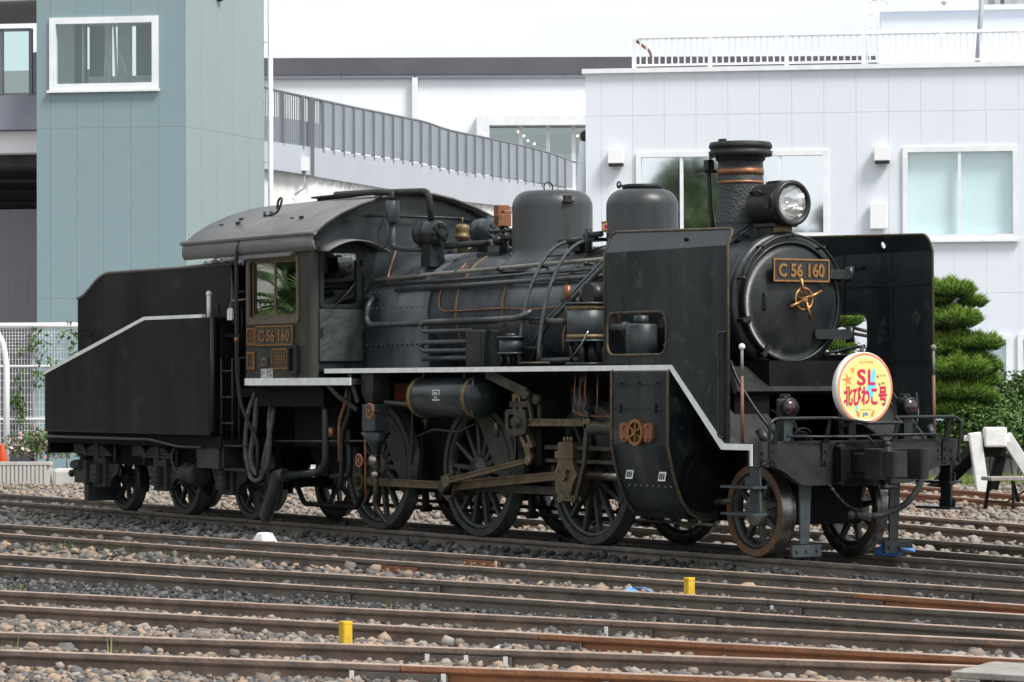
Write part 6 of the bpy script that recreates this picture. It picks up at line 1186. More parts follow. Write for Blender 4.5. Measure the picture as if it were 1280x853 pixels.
# ---- far white hall behind
FF = Frame(560, 108, R(0)); a0 = FF.uz(250, 200)[0]; a1 = FF.uz(1094, 200)[0]; z1 = FF.uz(560, 98)[1]; z2 = FF.uz(560, 73)[1]; z15 = FF.uz(560, 94)[1]
FB = thing('far_hall', FF.pt((a0+a1)/2, 5, -.17), 'far white hall with a long dark grey roof edge, behind the ramp', 'building')
hF = (FF.uz(612, 200)[0], FF.uz(760, 200)[0], FF.uz(650, 235)[1], FF.uz(650, 158)[1])
shell(FB, FF, a0, a1, -.17, z15, [hF], 'far_wall', .3)
pz = [FF.uz(px, 120)[0] for px in (250, 337, 427, 519, 612, 705, 798, 890, 985, 1094)]
panel_wall(FB, FF, [a0]+pz[1:-1]+[a1], [FF.uz(560, 330)[1], FF.uz(560, 200)[1], z1], [(hF[0]-.45, hF[1]+.4, hF[2], hF[3]+.35)], 'far_wall', gap=.006)
mb = MB(); FF.box(mb, a0-.5, a1+.5, -.28, 8, z15, z2); mb.build('roof_edge', 'fascia', FB); 
for b0, b1 in zip(pz[:-1], pz[1:]): mb = MB(); FF.box(mb, b0+.015, b1-.015, -.22, -.05, z1-.0, z15-.005); mb.build('gutter', 'gutter', FB)
for px in (519,): u = FF.uz(px, 150)[0]; mb = MB(); FF.box(mb, u-.10, u+.10, -.25, -.05, -.17, z1); mb.build('downpipe', 'white_metal', FB)
mb = MB(); FF.box(mb, hF[0]-.45, hF[0]-.0, -.5, .0, hF[2], hF[3]+.35); FF.box(mb, hF[0]-.0, hF[1]+.4, -.5, .0, hF[3]+.0, hF[3]+.35); mb.build('window_hood', 'white_metal', FB)
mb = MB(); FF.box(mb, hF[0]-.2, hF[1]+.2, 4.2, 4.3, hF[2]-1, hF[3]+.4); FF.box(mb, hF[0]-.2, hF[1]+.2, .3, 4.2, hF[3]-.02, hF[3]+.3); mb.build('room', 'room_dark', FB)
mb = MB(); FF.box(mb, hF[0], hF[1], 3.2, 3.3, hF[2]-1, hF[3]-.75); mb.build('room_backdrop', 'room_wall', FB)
gl = MB(); FF.box(gl, hF[0], hF[1], .12, .14, hF[2], hF[3]); gl.build('pane', 'pane_teal', FB)
for px in (651, 685, 717): u = FF.uz(px, 180)[0]; mb = MB(); FF.box(mb, u-.07, u+.07, .05, .2, hF[2], hF[3]); mb.build('mullion', 'white_metal', FB)
for i, (px, py) in enumerate(((648, 165), (655, 170), (660, 176), (716, 165), (722, 170), (668, 180), (728, 168))):
    u, z = FF.uz(px, py, 1.5); MB().sph(FF.pt(u, 1.5, z), .04, 8).build('ceiling_lamp', 'warm_lamp', FB)
# ---- curved ramp with panel railing
RPX = [(300, 98, 178, 210, 71), (337, 111.5, 176.5+1, 212, 73), (385, 122, 184, 219, 74.5), (392, 123.5, 185, 221, 75), (440, 134, 193, 229, 79), (500, 146, 201, 239, 84), (530, 152, 206, 243, 86.5), (560, 163, 214, 250, 89), (620, 175, 222, 257, 94), (660, 184, 228, 262, 98), (690, 192, 233, 267, 101), (722, 205, 239, 272, 105)]
def rpt(px, py, t_): h = hit(px, py, CAM+FH*t_, FH); return h
RA = thing('footbridge_ramp', (rpt(500, 239, 84).x, rpt(500, 239, 84).y, -.17), 'long descending footbridge ramp with grey panel railing in front of the far hall', 'footbridge')
def lerpR(px):
    for a, b in zip(RPX[:-1], RPX[1:]):
        if a[0] <= px <= b[0]: k = (px-a[0])/(b[0]-a[0]); return [a[i]+(b[i]-a[i])*k for i in range(5)]
    return RPX[-1]
def smoothR(px): 
    L4 = [lerpR(min(722, max(300, px+d_))) for d_ in (-9, -4, 0, 4, 9)]; return [sum(l[i] for l in L4)/5 for i in range(5)]
xs_ = list(np.linspace(300, 722, 46))
def strip(pxs, i0, i1, w0, w1, name, m_, par, mb=None):
    mb = MB(); pr = None
    for px in pxs:
        q = smoothR(px); A = rpt(px, q[i0], q[4]+w0); A.z = rpt(px, q[i0], q[4]).z; B = rpt(px, q[i1], q[4]+w0); B.z = rpt(px, q[i1], q[4]).z; A2 = A+FH*(w1-w0); B2 = B+FH*(w1-w0)
        mb.v += [tuple(A), tuple(B), tuple(B2), tuple(A2)]
    for j in range(len(pxs)-1):
        k = j*4
        for a, b in ((0, 1), (1, 2), (2, 3), (3, 0)): mb.f.append([k+a, k+b, k+4+b, k+4+a]); mb.sm.append(False); mb.mi.append(0)
    n_ = len(pxs); mb.f += [[0, 1, 2, 3], [4*n_-4, 4*n_-3, 4*n_-2, 4*n_-1]]; mb.sm += [False]*2; mb.mi += [0, 0]
    return mb.build(name, m_, par)
strip(xs_, 2, 3, -.15, 2.6, 'deck', 'ramp_fascia', RA)
gx = [p for p in xs_]; mb = MB()
for a, b in zip(xs_[:-1], xs_[1:]):
    pass
def girder(pxs):
    mb = MB()
    for px in pxs:
        q = smoothR(px); z0 = rpt(px, q[3], q[4]).z; A = rpt(px, q[3], q[4]+.35); 
        for dz in (0.02, -1.15):
            for w_ in (0, .35): P_ = A+FH*w_; mb.v.append((P_.x, P_.y, z0+dz))
    for j in range(len(pxs)-1):
        k = j*4
        for a, b in ((0, 1), (1, 3), (3, 2), (2, 0)): mb.f.append([k+a, k+b, k+4+b, k+4+a]); mb.sm.append(False); mb.mi.append(0)
    return mb.build('girder', 'ramp_girder', RA)
gd = girder(xs_)
px = 395
while px < 720:
    q = smoothR(px); A = rpt(px, q[3], q[4]+.25); z0 = rpt(px, q[3], q[4]).z; mb = MB(); s2 = RT*.02
    mb.hexa([tuple(A+RT*a+FH*b)[:2]+(z,) for z in (z0-1.1, z0+.01) for a, b in ((-.03, 0), (.03, 0), (.03, .12), (-.03, .12))]); mb.build('stiffener', 'ramp_girder', gd); px += 11*75/q[4]
for px in (343, 470, 600):
    q = smoothR(px); A = rpt(px, q[3], q[4]+1.2); mb = MB(); mb.cyl((A.x, A.y, -.17), (A.x, A.y, rpt(px, q[3], q[4]).z-.5), .4, n=20); mb.build('pier', 'ramp_fascia', RA)
# railing: open bars on the first bay, then solid panels between posts
px = 303; bays = []
while px < 720: q = smoothR(px); bays.append(px); px += 13.2*75/q[4] if px > 388 else 25
for a, b in zip(bays[:-1], bays[1:]):
    q = smoothR(a); A = rpt(a, q[1], q[4]); B = rpt(a, q[2]+1, q[4]); mb = MB(); d_ = .05
    mb.hexa([tuple(Vector((B.x, B.y, 0))+RT*x+FH*y_)[:2]+(z,) for z in (B.z-.05, A.z) for x, y_ in ((-d_, -.10), (d_, -.10), (d_, .06), (-d_, .06))]); mb.build('railing_post', 'ramp_post', RA)
    qb = smoothR(b); C_ = rpt(b, qb[1], qb[4]); D_ = rpt(b, qb[2], qb[4]); A = rpt(a, q[1], q[4]); B = rpt(a, q[2], q[4])
    if a > 380:
        g_ = .03; dx = (Vector((D_.x, D_.y, 0))-Vector((B.x, B.y, 0))); dn = dx.normalized(); P0 = Vector((B.x, B.y, 0))+dn*g_; P1 = Vector((D_.x, D_.y, 0))-dn*g_; nn_ = Vector((-dn.y, dn.x, 0))*.015
        mb = MB(); mb.hexa([(*(P0-nn_)[:2], B.z+.05), (*(P1-nn_)[:2], D_.z+.05), (*(P1+nn_)[:2], D_.z+.05), (*(P0+nn_)[:2], B.z+.05), (*(P0-nn_)[:2], A.z-.02), (*(P1-nn_)[:2], C_.z-.02), (*(P1+nn_)[:2], C_.z-.02), (*(P0+nn_)[:2], A.z-.02)]); mb.build('railing_panel', 'ramp_panel', RA)
    else:
        mb = MB()
        for k in range(9): t_ = (k+.5)/9; P0 = B.lerp(D_, t_); P1 = A.lerp(C_, t_); mb.bar(P0, P1, .025, .025)
        mb.build('railing_bars', 'ramp_post', RA)
        mb = MB(); mb.hexa([(B.x, B.y, B.z), (D_.x, D_.y, D_.z), tuple(D_+FH*.04), tuple(B+FH*.04), (B.x, B.y, B.z+.62), (D_.x, D_.y, D_.z+.62), (D_.x+FH.x*.04, D_.y+FH.y*.04, D_.z+.62), (B.x+FH.x*.04, B.y+FH.y*.04, B.z+.62)]); mb.build('kick_panel', 'ramp_panel', RA)
mb = MB(); mb.tube([tuple(rpt(p, smoothR(p)[1], smoothR(p)[4])) for p in xs_], .035, 6); mb.build('top_rail', 'ramp_post', RA)
q = smoothR(388); A = rpt(388.5, 127, q[4]-.12); mb = MB(); mb.hexa([tuple(Vector((A.x, A.y, 0))+RT*x+FH*y_)[:2]+(z,) for z in (rpt(388, 221, q[4]).z, rpt(388, 124, q[4]).z) for x, y_ in ((-.08, 0), (.08, 0), (.08, .1), (-.08, .1))]); mb.build('expansion_post', 'ramp_post', RA)
A = rpt(381, 205, 74.2); mb = MB(); mb.hexa([tuple(A+RT*x+FH*y_+Vector((0, 0, z))) for z in (-.17, .17) for x, y_ in ((-.11, -.1), (.11, -.1), (.11, .08), (-.11, .08))]); jb = mb.build('junction_box', 'vent_white', RA)
MB().tube([tuple(A+Vector((0, 0, -.15))), tuple(A+Vector((0, 0, -.6))-RT*.02), tuple(A+Vector((0, 0, -.75))-RT*.25)], .022, 6).build('conduit', 'fence_grey', jb)
# dark service pipes below the ramp
BP = Frame(360, 78, 0); pu = thing('service_pipes', BP.pt(0, 1, -.17), 'grey service pipes on a rack below the ramp next to the white downpipe', 'pipe rack')
for i, (py, r_, m_) in enumerate(((247, .06, 'white_metal'), (256, .09, 'bridge_under'), (263, .05, 'fence_grey'), (272, .10, 'bridge_under'), (282, .06, 'fence_grey'))):
    z = BP.uz(360, py)[1]; MB().tube([BP.pt(-3, .3*i, z+.1), BP.pt(.5, .3*i, z), BP.pt(2.0, .3*i+.3, z-.05)], r_, 8).build('pipe', m_, pu)
mb = MB(); BP.box(mb, -2, .8, .1, 2.0, BP.uz(360, 247)[1]-.1, BP.uz(360, 236)[1]); mb.build('rack_beam', 'bridge_under', pu)
for u in (-1.5, .5): mb = MB(); BP.box(mb, u-.08, u+.08, .8, 1.0, -.17, BP.uz(360, 240)[1]); mb.build('rack_post', 'bridge_under', pu)
# ---- grey-green lift tower
T1 = Frame(232, 62, R(-9)); u0 = T1.uz(46, 200)[0]; 
vd = (RT*math.sin(R(20))+FH*math.cos(R(20)))
T2 = Frame(232, 62, 0); T2.u = vd.normalized(); T2.w = Vector((-T2.u.y, T2.u.x, 0)).normalized()
if T2.w.dot(FH) < 0 and False: T2.w = -T2.w
zj = T1.uz(232, 158)[1]; ztop = zj+4.3; u2 = T2.uz(330, 200)[0]
TW = thing('lift_tower', T1.pt(u0/2, 1.5, -.17), 'grey green panelled lift tower with one wide window, behind the tender', 'tower')
hT = (T1.uz(65, 70)[0], T1.uz(196, 70)[0], T1.uz(130, 110)[1], T1.uz(130, 24)[1])
cu_ = [u0]+[T1.uz(p, 200)[0] for p in (63.5, 96, 129.5, 164, 198.5)]+[0]
zl = T1.uz(100, 373)[1]
shell(TW, T1, u0+.01, -.03, -.17, ztop-.02, [hT], 'tower_joint', .2); panel_wall(TW, T1, cu_, [-.17, zl, zj, ztop], [(hT[0]-.0, hT[1]+.0, hT[2], hT[3])], 'tower_shaded', gap=.0022)
w2 = [0]+[T2.uz(p, 200)[0] for p in (251.5, 271, 291, 310)]+[u2]
sgn = -1 if T2.w.dot(RT) < 0 else 1
class F2:                               # right-hand face; panels stand proud towards +RT
    pass
T3 = Frame(232, 62, 0); T3.o = T2.o; T3.u = T2.u; T3.w = T2.w if T2.w.dot(RT) < 0 else -T2.w
shell(TW, T3, .03, u2-.01, -.17, ztop-.02, [], 'tower_joint', .2); panel_wall(TW, T3, w2, [-.17, zl, zj, ztop], [], 'tower_lit', gap=.0022)
far = T3.pt(u2, .2, 0)
mb = MB(); A = Vector(T1.pt(u0+.02, .2, 0)); Bq = Vector(T3.pt(u2-.02, .2, 0)); mid = A+FH*3.6
mb.hexa([(A.x, A.y, -.17), (mid.x, mid.y, -.17), (mid.x+.1, mid.y, -.17), (A.x+.1, A.y, -.17), (A.x, A.y, hT[2]-.6), (mid.x, mid.y, hT[2]-.6), (mid.x+.1, mid.y, hT[2]-.6), (A.x+.1, A.y, hT[2]-.6)])
mb.hexa([(mid.x, mid.y, -.17), (Bq.x, Bq.y, -.17), (Bq.x+.05, Bq.y+.05, -.17), (mid.x+.05, mid.y+.05, -.17), (mid.x, mid.y, hT[2]-.6), (Bq.x, Bq.y, hT[2]-.6), (Bq.x+.05, Bq.y+.05, hT[2]-.6), (mid.x+.05, mid.y+.05, hT[2]-.6)]); mb.build('rear_wall', 'room_wall', TW)
mb = MB(); c0 = T1.pt(u0, .0, ztop); c1 = T1.pt(0, 0, ztop); c2 = T3.pt(u2, 0, ztop); mb.add([c0, c1, c2, (mid.x, mid.y, ztop)]+[(p[0], p[1], ztop+.1) for p in (c0, c1, c2, (mid.x, mid.y))], [(0, 1, 2, 3), (4, 5, 6, 7), (0, 1, 5, 4), (1, 2, 6, 5), (2, 3, 7, 6), (3, 0, 4, 7)]); mb.build('roof', 'tower_lit', TW)
window(TW, T1, *hT, 'pane_lift', n=1, fw=.09)
# lift landing seen through the window
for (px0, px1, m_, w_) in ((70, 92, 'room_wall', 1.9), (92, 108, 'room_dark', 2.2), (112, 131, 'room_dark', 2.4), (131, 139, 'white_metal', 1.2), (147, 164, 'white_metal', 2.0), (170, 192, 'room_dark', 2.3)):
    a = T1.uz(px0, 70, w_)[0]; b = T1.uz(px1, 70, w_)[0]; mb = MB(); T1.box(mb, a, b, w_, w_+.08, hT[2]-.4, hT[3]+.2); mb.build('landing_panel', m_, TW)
for (p, q_) in (((131, 108), (133, 60)), ((148, 60), (163, 105)), ((104, 108), (104, 30)), ((146, 108), (143, 30))):
    a = T1.uz(*p, 1.0); b = T1.uz(*q_, 1.0); MB().tube([T1.pt(a[0], 1.0, a[1]), T1.pt(b[0], 1.0, b[1])], .03, 6).build('landing_rail', 'white_metal', TW)
mb = MB(); a = T1.uz(112, 96, 1.8); T1.box(mb, T1.uz(112, 90, 1.8)[0], T1.uz(195, 90, 1.8)[0], 1.8, 1.85, hT[2]-.4, a[1]); mb.build('landing_wainscot', 'white_metal', TW)
mb = MB(); T1.box(mb, u0+.2, -.2, .25, 2.6, hT[3]+.15, hT[3]+.25); T1.box(mb, u0+.2, -.2, .25, 3.4, hT[2]-.9, hT[2]-.7); mb.build('landing_ceiling', 'room_wall', TW)
MB().tube([T3.pt(u2+.12, -.10, -.17), T3.pt(u2+.12, -.10, ztop)], .055, 10).build('downpipe', 'white_metal', TW)
for y in (53, 128, 203): z = T3.uz(330, y)[1]; MB().tube([T3.pt(u2-.05, -.03, z), T3.pt(u2+.19, -.10, z)], .012, 6).build('pipe_clip', 'fence_grey', TW)
u, z = T3.uz(272, 2); MB().lathe(T3.pt(u, -.06, z), (0, 0, 1), [(0, .03), (.03, .08), (.08, .09)], 10).build('dome_camera', 'vent_dark', TW)
# ---- footbridge deck at the far left
BF = Frame(20, 63.2, R(-9)); b0 = BF.uz(-330, 150)[0]; b1 = BF.uz(62, 150)[0]
BR = thing('footbridge_deck', BF.pt(b0, 1, -.17), 'footbridge deck with glass railing joining the lift tower', 'footbridge')
def bbox(name, y0, y1, w0, w1, m_, par=BR): mb = MB(); BF.box(mb, b0, b1, w0, w1, BF.uz(20, y1)[1], BF.uz(20, y0)[1]); return mb.build(name, m_, par)
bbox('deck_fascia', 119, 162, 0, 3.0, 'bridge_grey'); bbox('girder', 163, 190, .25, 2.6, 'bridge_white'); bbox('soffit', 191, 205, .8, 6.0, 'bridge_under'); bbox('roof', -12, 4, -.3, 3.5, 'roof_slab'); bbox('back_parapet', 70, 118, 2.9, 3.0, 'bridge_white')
a = BF.uz(-40, 80)[0]; b = BF.uz(1.5, 80)[0]; c_ = BF.uz(37, 80)[0]; b1 = BF.uz(62, 150)[0]
for (p, q_) in ((a, b), (b, c_)): mb = MB(); BF.box(mb, p+.03, q_-.03, .04, .06, BF.uz(20, 116)[1], BF.uz(20, 38)[1]); mb.build('railing_glass', 'pane_teal', BR)
for px in (1.5, 38, 43.5): u = BF.uz(px, 80)[0]; mb = MB(); BF.box(mb, u-.035, u+.035, 0, .08, BF.uz(20, 120)[1], BF.uz(20, 36 if px < 40 else 66)[1]); mb.build('railing_post', 'ramp_post', BR)
mb = MB(); BF.box(mb, b0, c_, 0, .08, BF.uz(20, 39)[1], BF.uz(20, 35.5)[1]); mb.build('railing_cap', 'ramp_post', BR)
for i, py in enumerate((216, 228, 240, 250)): z = BF.uz(20, py)[1]; MB().tube([BF.pt(b0, 2+.6*i, z), BF.pt(b1+.3, 2+.6*i, z-.03)], .05+.03*(i % 2), 8).build('service_pipe', 'bridge_under', BR)
z = BF.uz(20, 270)[1]; MB().tube([BF.pt(b0, 2.9, z), BF.pt(b1, 2.9, z)], .045, 8).build('handrail', 'fence_grey', BR)
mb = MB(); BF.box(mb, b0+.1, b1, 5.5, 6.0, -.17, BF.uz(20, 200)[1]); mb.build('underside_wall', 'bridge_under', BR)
mb = MB(); BF.box(mb, b0-.5, b0+.3, .6, 2.2, -.17, BF.uz(20, 164)[1]); mb.build('pier', 'bridge_grey', BR)
# grey wall under the footbridge
GW = Frame(20, 65, R(-9)); gz_ = GW.uz(20, 262)[1]; ga = GW.uz(-90, 300)[0]; gb = GW.uz(100, 300)[0]
GB = thing('grey_wall_building', GW.pt((ga+gb)/2, .5, -.17), 'dark grey panelled wall under the footbridge behind the mesh fence', 'building')
mb = MB(); GW.box(mb, ga, gb, 0, .3, -.17, gz_); mb.build('wall', 'joint', GB); panel_wall(GB, GW, list(np.linspace(ga, gb, 16)), [-.17, GW.uz(20, 373)[1], gz_], [], 'back_wall', gap=.0022)
# ================================================================== LOW WALLS, FENCES AND PLANTS
KF = Frame(50, 52.5, R(0)); k0 = KF.uz(-120, 600)[0]; k1 = KF.uz(62, 600)[0]; zw = KF.uz(30, 580)[1]
LW = thing('low_wall', KF.pt(k0, .1, -.17), 'low ribbed pale concrete wall at the edge of the gravel behind the tender', 'wall')
mb = MB(); KF.box(mb, k0, k1, .02, .25, -.17, zw); mb.build('core', 'concrete', LW)
n_ = int((k1-k0)/.07); first = None
for i in range(n_):
    u = k0+.07*i
    if first is None: mb = MB(); KF.box(mb, u+.008, u+.060, -.02, .03, -.17, zw-.02); first = mb.build('rib', 'concrete', LW)
    else: d_ = KF.u*(.07*i); dup(first, LW, (d_.x, d_.y, 0))
mb = MB(); KF.box(mb, k0, k1+.02, -.03, .27, zw-.02, zw+.03); mb.build('coping', 'concrete', LW)
kb = KF.uz(430, 600)[0]; GBm = thing('concrete_beam', KF.pt(k1+.5, .1, -.17), 'smooth grey concrete kerb beam lying behind the tender', 'kerb'); mb = MB(); KF.box(mb, k1+.05, kb, .0, .35, -.17, KF.uz(90, 586)[1]); mb.build('beam', 'concrete', GBm, bevel=.06)
PV = Frame(50, 54, 0); mb = MB(); c_ = [PV.pt(-14, -1, -.110), PV.pt(26, -1, -.110), PV.pt(26, 12, -.110), PV.pt(-14, 12, -.110)]
tag(MB().add(c_, [(0, 1, 2, 3)]).build('pavement', 'pavement', None), kind='structure')
# mesh fence with posts and climbing leaves
MF = Frame(50, 56, 0); f0 = MF.uz(-90, 450)[0]; f1 = MF.uz(140, 450)[0]; ztf = MF.uz(50, 407)[1]; FE = thing('mesh_fence', MF.pt(f0, 0, -.17), 'tall white mesh fence with climbing leaves behind the tender', 'fence')
MB().tube([MF.pt(f0, 0, ztf), MF.pt(f1, 0, ztf)], .05, 8).build('top_rail', 'fence_white', FE)
for py in (458, 524): z = MF.uz(50, py)[1]; MB().tube([MF.pt(f0, 0, z), MF.pt(f1, 0, z)], .025, 6).build('rail', 'fence_white', FE)
for px in (-60, 42, 144-30): u = MF.uz(px, 500)[0]; MB().tube([MF.pt(u, .03, -.17), MF.pt(u, .03, ztf)], .04, 8).build('post', 'fence_grey', FE)
mb = MB(); u = f0
while u < f1: mb.bar(MF.pt(u, 0, .5), MF.pt(u, 0, ztf), .007, .007); u += .055
z = .5
while z < ztf: mb.bar(MF.pt(f0, 0, z), MF.pt(f1, 0, z), .007, .007); z += .13 if z < ztf-.6 else .06
o = mb.build('mesh_wires', 'fence_white', FE); o['kind'] = 'stuff'
# arch of white pipe
AF = Frame(0, 54.5, 0); AR = thing('white_pipe_arch', AF.pt(0, 0, -.17), 'white curved pipe arch in front of the mesh fence', 'pipe arch'); pts = [AF.pt(*(lambda q: (q[0], 0, q[1]))(AF.uz(px, py))) for px, py in ((8, 560), (8, 460), (6, 440), (1, 422), (-10, 412), (-25, 410))]; pts[0] = (pts[0][0], pts[0][1], -.17)
MB().tube(pts, .055, 10, .3).build('pipe', 'fence_white', AR)
CF = Frame(4, 53.2, 0); cp_ = CF.uz(3, 560)[0]; CN = thing('traffic_cone', CF.pt(cp_, 0, -.17), 'orange traffic cone behind the low ribbed wall', 'traffic cone'); mb = MB(); mb.lathe(CF.pt(cp_, 0, -.12), (0, 0, 1), [(0, .17), (.68, .03), (.70, .03)], 20); mb.build('cone', 'orange_cone', CN); mb = MB(); CF.box(mb, cp_-.2, cp_+.2, -.2, .2, -.17, -.115); mb.build('base', 'orange_cone', CN, bevel=.02)
YF_ = Frame(75, 55, 0); YB = thing('yellow_barrier', YF_.pt(YF_.uz(80, 560)[0], 0, -.17), 'low barrier with yellow capped brackets behind the ribbed wall', 'barrier'); z = YF_.uz(80, 562)[1]
for px in (80, 98, 117): u = YF_.uz(px, 562)[0]; mb = MB(); YF_.box(mb, u-.12, u+.12, -.03, .03, z-.03, z+.03); mb.build('cap', 'safety_yellow', YB); MB().tube([YF_.pt(u+.05, 0, -.17), YF_.pt(u+.05, 0, z)], .015, 6).build('leg', 'wood_frame', YB)
# leaf helpers
def leaves(name, blobs, n, ls, m_, par=None, loc=None, kind=None, label=None, cat=None, up=.3, hollow=.55):
    V = []; tot = sum((b[3]*b[4]*b[5])**(2/3) for b in blobs); out = []
    for (x, y_, z, rx, ry, rz) in blobs:
        k = max(6, int(n*((rx*ry*rz)**(2/3))/tot)); d_ = rng.normal(size=(k, 3)); d_ /= np.linalg.norm(d_, axis=1, keepdims=True); r_ = (hollow+(1.08-hollow)*rng.uniform(0, 1, (k, 1))**.8); P_ = d_*r_*np.array([rx, ry, rz])+np.array([x, y_, z])
        nrm = d_*.8+rng.normal(size=(k, 3))*.7; nrm[:, 2] += up; nrm /= np.linalg.norm(nrm, axis=1, keepdims=True); t_ = np.cross(nrm, rng.normal(size=(k, 3))); t_ /= np.linalg.norm(t_, axis=1, keepdims=True); b_ = np.cross(nrm, t_); s_ = ls*rng.uniform(.6, 1.3, (k, 1))
        out.append(np.stack([P_-t_*s_, P_-b_*s_*.5, P_+t_*s_, P_+b_*s_*.5], 1))
    V = np.concatenate(out).reshape(-1, 3); F = np.arange(len(V)).reshape(-1, 4)
    if loc is not None: V = V-np.array(loc)
    o = big_mesh(name, V, F, m_); 
    if par: o.parent = par
    return tag(o, label, cat, kind=kind)
bl = []
for i in range(34):
    px = random.choice((20, 22, 30, 38, 42, 50, 60, 66, 74, 80, 88, 92)); py = random.uniform(412, 540) if px < 50 else random.uniform(408, 480); u, z = MF.uz(px+random.uniform(-4, 4), py); p = MF.pt(u, -.06, z); bl.append((p[0], p[1], p[2], .16, .05, .16))
ivy = leaves('climbing_leaves', bl, 420, .055, 'shrub_leaves', FE, FE.location); ivy['kind'] = 'stuff'
def shrub(name, fr, px, py, rx, rz, w_, n, ls, m_, label, cat, fl=0, group=None, flat=False):
    u, z = fr.uz(px, py, w_); p = Vector(fr.pt(u, w_, z)); t_ = thing(name, (p.x, p.y, -.17), label, cat, group)
    bs = [(p.x+RT.x*a*rx*.5+FH.x*c_*rx*.4, p.y+RT.y*a*rx*.5+FH.y*c_*rx*.4, z+b*rz*.45, rx*.55, rx*.55, rz*.55) for a, b, c_ in [(random.uniform(-1, 1), random.uniform(-1, 1), random.uniform(-1, 1)) for _ in range(9)]]
    leaves('foliage', bs, n, ls, m_, t_, t_.location)
    mb = MB()
    for k in range(4): a = random.uniform(-1, 1); mb.tube([(p.x+RT.x*a*.08, p.y+RT.y*a*.08, -.17), (p.x+RT.x*a*rx*.4, p.y+RT.y*a*rx*.4, z)], .018, 5)
    mb.build('stems', 'pine_bark', t_)
    if fl: leaves('blossoms', bs, fl, ls*1.1, 'flowers', t_, t_.location, hollow=.9)
    return t_
shrub('flowering_shrub', KF, 52, 553, .75, .38, 1.6, 1300, .04, 'shrub_leaves', 'pink flowering shrub behind the low ribbed wall', 'shrub', 260)
# ---- right side: planting bed wall, grass, pine, shrubs
RF = Frame(1240, 51.5, 0); r0 = RF.uz(1120, 600)[0]; r1 = RF.uz(1420, 600)[0]
GW2 = thing('planter_wall', RF.pt(r0, 2, -.17), 'grey retaining wall below the pine garden behind the buffer stop', 'wall'); mb = MB(); RF.box(mb, r0, r1, 2.6, 2.9, -.17, RF.uz(1240, 556, 2.6)[1]); mb.build('wall', 'concrete', GW2); mb = MB(); RF.box(mb, r0, r1, 2.5, 2.95, RF.uz(1240, 556, 2.6)[1], RF.uz(1240, 552, 2.6)[1]); mb.build('coping', 'concrete', GW2)
PF = thing('picket_fence', RF.pt(r0, 2.2, -.17), 'low thin grey picket fence in front of the retaining wall', 'fence'); zq = RF.uz(1240, 574, 2.2)[1]
MB().tube([RF.pt(r0, 2.2, zq), RF.pt(r1, 2.2, zq)], .015, 6).build('rail', 'fence_grey', PF); mb = MB(); u = r0
while u < r1: mb.bar(RF.pt(u, 2.2, -.17), RF.pt(u, 2.2, zq+.02), .012, .012); u += .10
o = mb.build('pickets', 'fence_grey', PF); o['kind'] = 'stuff'
gsp = []
for i in range(420): u = random.uniform(r0, r1); w_ = random.uniform(-.6, 2.1); p = RF.pt(u, w_, -.17); gsp.append((p[0], p[1], -.17, 14, .20, .18))
tufts('grass_strip', gsp, 'grass', 'yellow green grass strip behind the buffer stop track', 'grass')
GS = Frame(1225, 53.8, 0)
def pad(fr, px, py, rxp, rzp, w_):
    u, z = fr.uz(px, py, w_); k = (fr.o-CAM).dot(FH)/FPX; p = fr.pt(u, w_, z); return (p[0], p[1], p[2], rxp*k, rxp*k*.9, rzp*k*1.32)
pads = [(1185, 366, 34, 14, 0), (1168, 376, 25, 14, .1), (1192, 402, 36, 14, -.1), (1160, 404, 28, 13, 0), (1180, 405, 24, 10, .2), (1195, 432, 40, 15, .1), (1226, 432, 28, 12, -.1), (1170, 438, 30, 14, 0), (1198, 464, 40, 17, -.2), (1228, 460, 24, 13, 0), (1180, 475, 28, 14, .1), (1196, 494, 40, 14, -.1), (1222, 500, 26, 14, .1), (1174, 504, 24, 13, 0),
        (1118, 376, 34, 14, .3), (1050, 436, 18, 10, .2), (1030, 406, 26, 12, .3), (1055, 403, 24, 11, .1), (1140, 430, 28, 12, 0), (1215, 380, 18, 9, .15), (1172, 390, 26, 10, .2), (1205, 448, 30, 11, .2), (1185, 420, 26, 10, .25), (1208, 480, 34, 12, .15), (1190, 515, 38, 13, 0), (1225, 478, 24, 11, .2)]
u, z = GS.uz(1188, 560); tr = Vector(GS.pt(u, 0, -.17)); PT_ = thing('pine_tree', tr, 'cloud pruned garden pine with flat needle pads, beside the far smoke deflector', 'tree')
def needles(name, pd, n, L_, m_, par, thick=.012, top=False):
    V = []; out = []; tot = sum(b[3]*b[4] for b in pd)
    for (x, y_, z, rx, ry, rz) in pd:
        k = int(n*rx*ry/tot); th = rng.uniform(0, 6.283, k); rr = rng.uniform(0, 1, k)**.5; hx = rr*np.cos(th); hy = rr*np.sin(th); dome_ = np.sqrt(np.clip(1-rr**2, 0, 1))
        bump_ = .75+.35*np.sin(hx*7+x*3)*np.cos(hy*6+y_*2); v = rng.uniform(-.55, 1, k) if not top else rng.uniform(.75, 1.05, k); P_ = np.stack([x+hx*rx, y_+hy*ry, z+rz*v*dome_*bump_], 1)
        d_ = np.stack([hx*.8+rng.normal(size=k)*.45, hy*.8+rng.normal(size=k)*.45, rng.uniform(.2, 1.2, k)], 1); d_ /= np.linalg.norm(d_, axis=1, keepdims=True); sd_ = np.cross(d_, rng.normal(size=(k, 3))); sd_ /= np.linalg.norm(sd_, axis=1, keepdims=True); l_ = L_*rng.uniform(.6, 1.3, (k, 1))
        out.append(np.stack([P_-sd_*thick, P_+sd_*thick, P_+d_*l_], 1))
    V = np.concatenate(out).reshape(-1, 3); F = np.arange(len(V)).reshape(-1, 3); o = big_mesh(name, V-np.array(par.location), F, m_); o.parent = par; return o
pd_ = [pad(GS, *p) for p in pads]
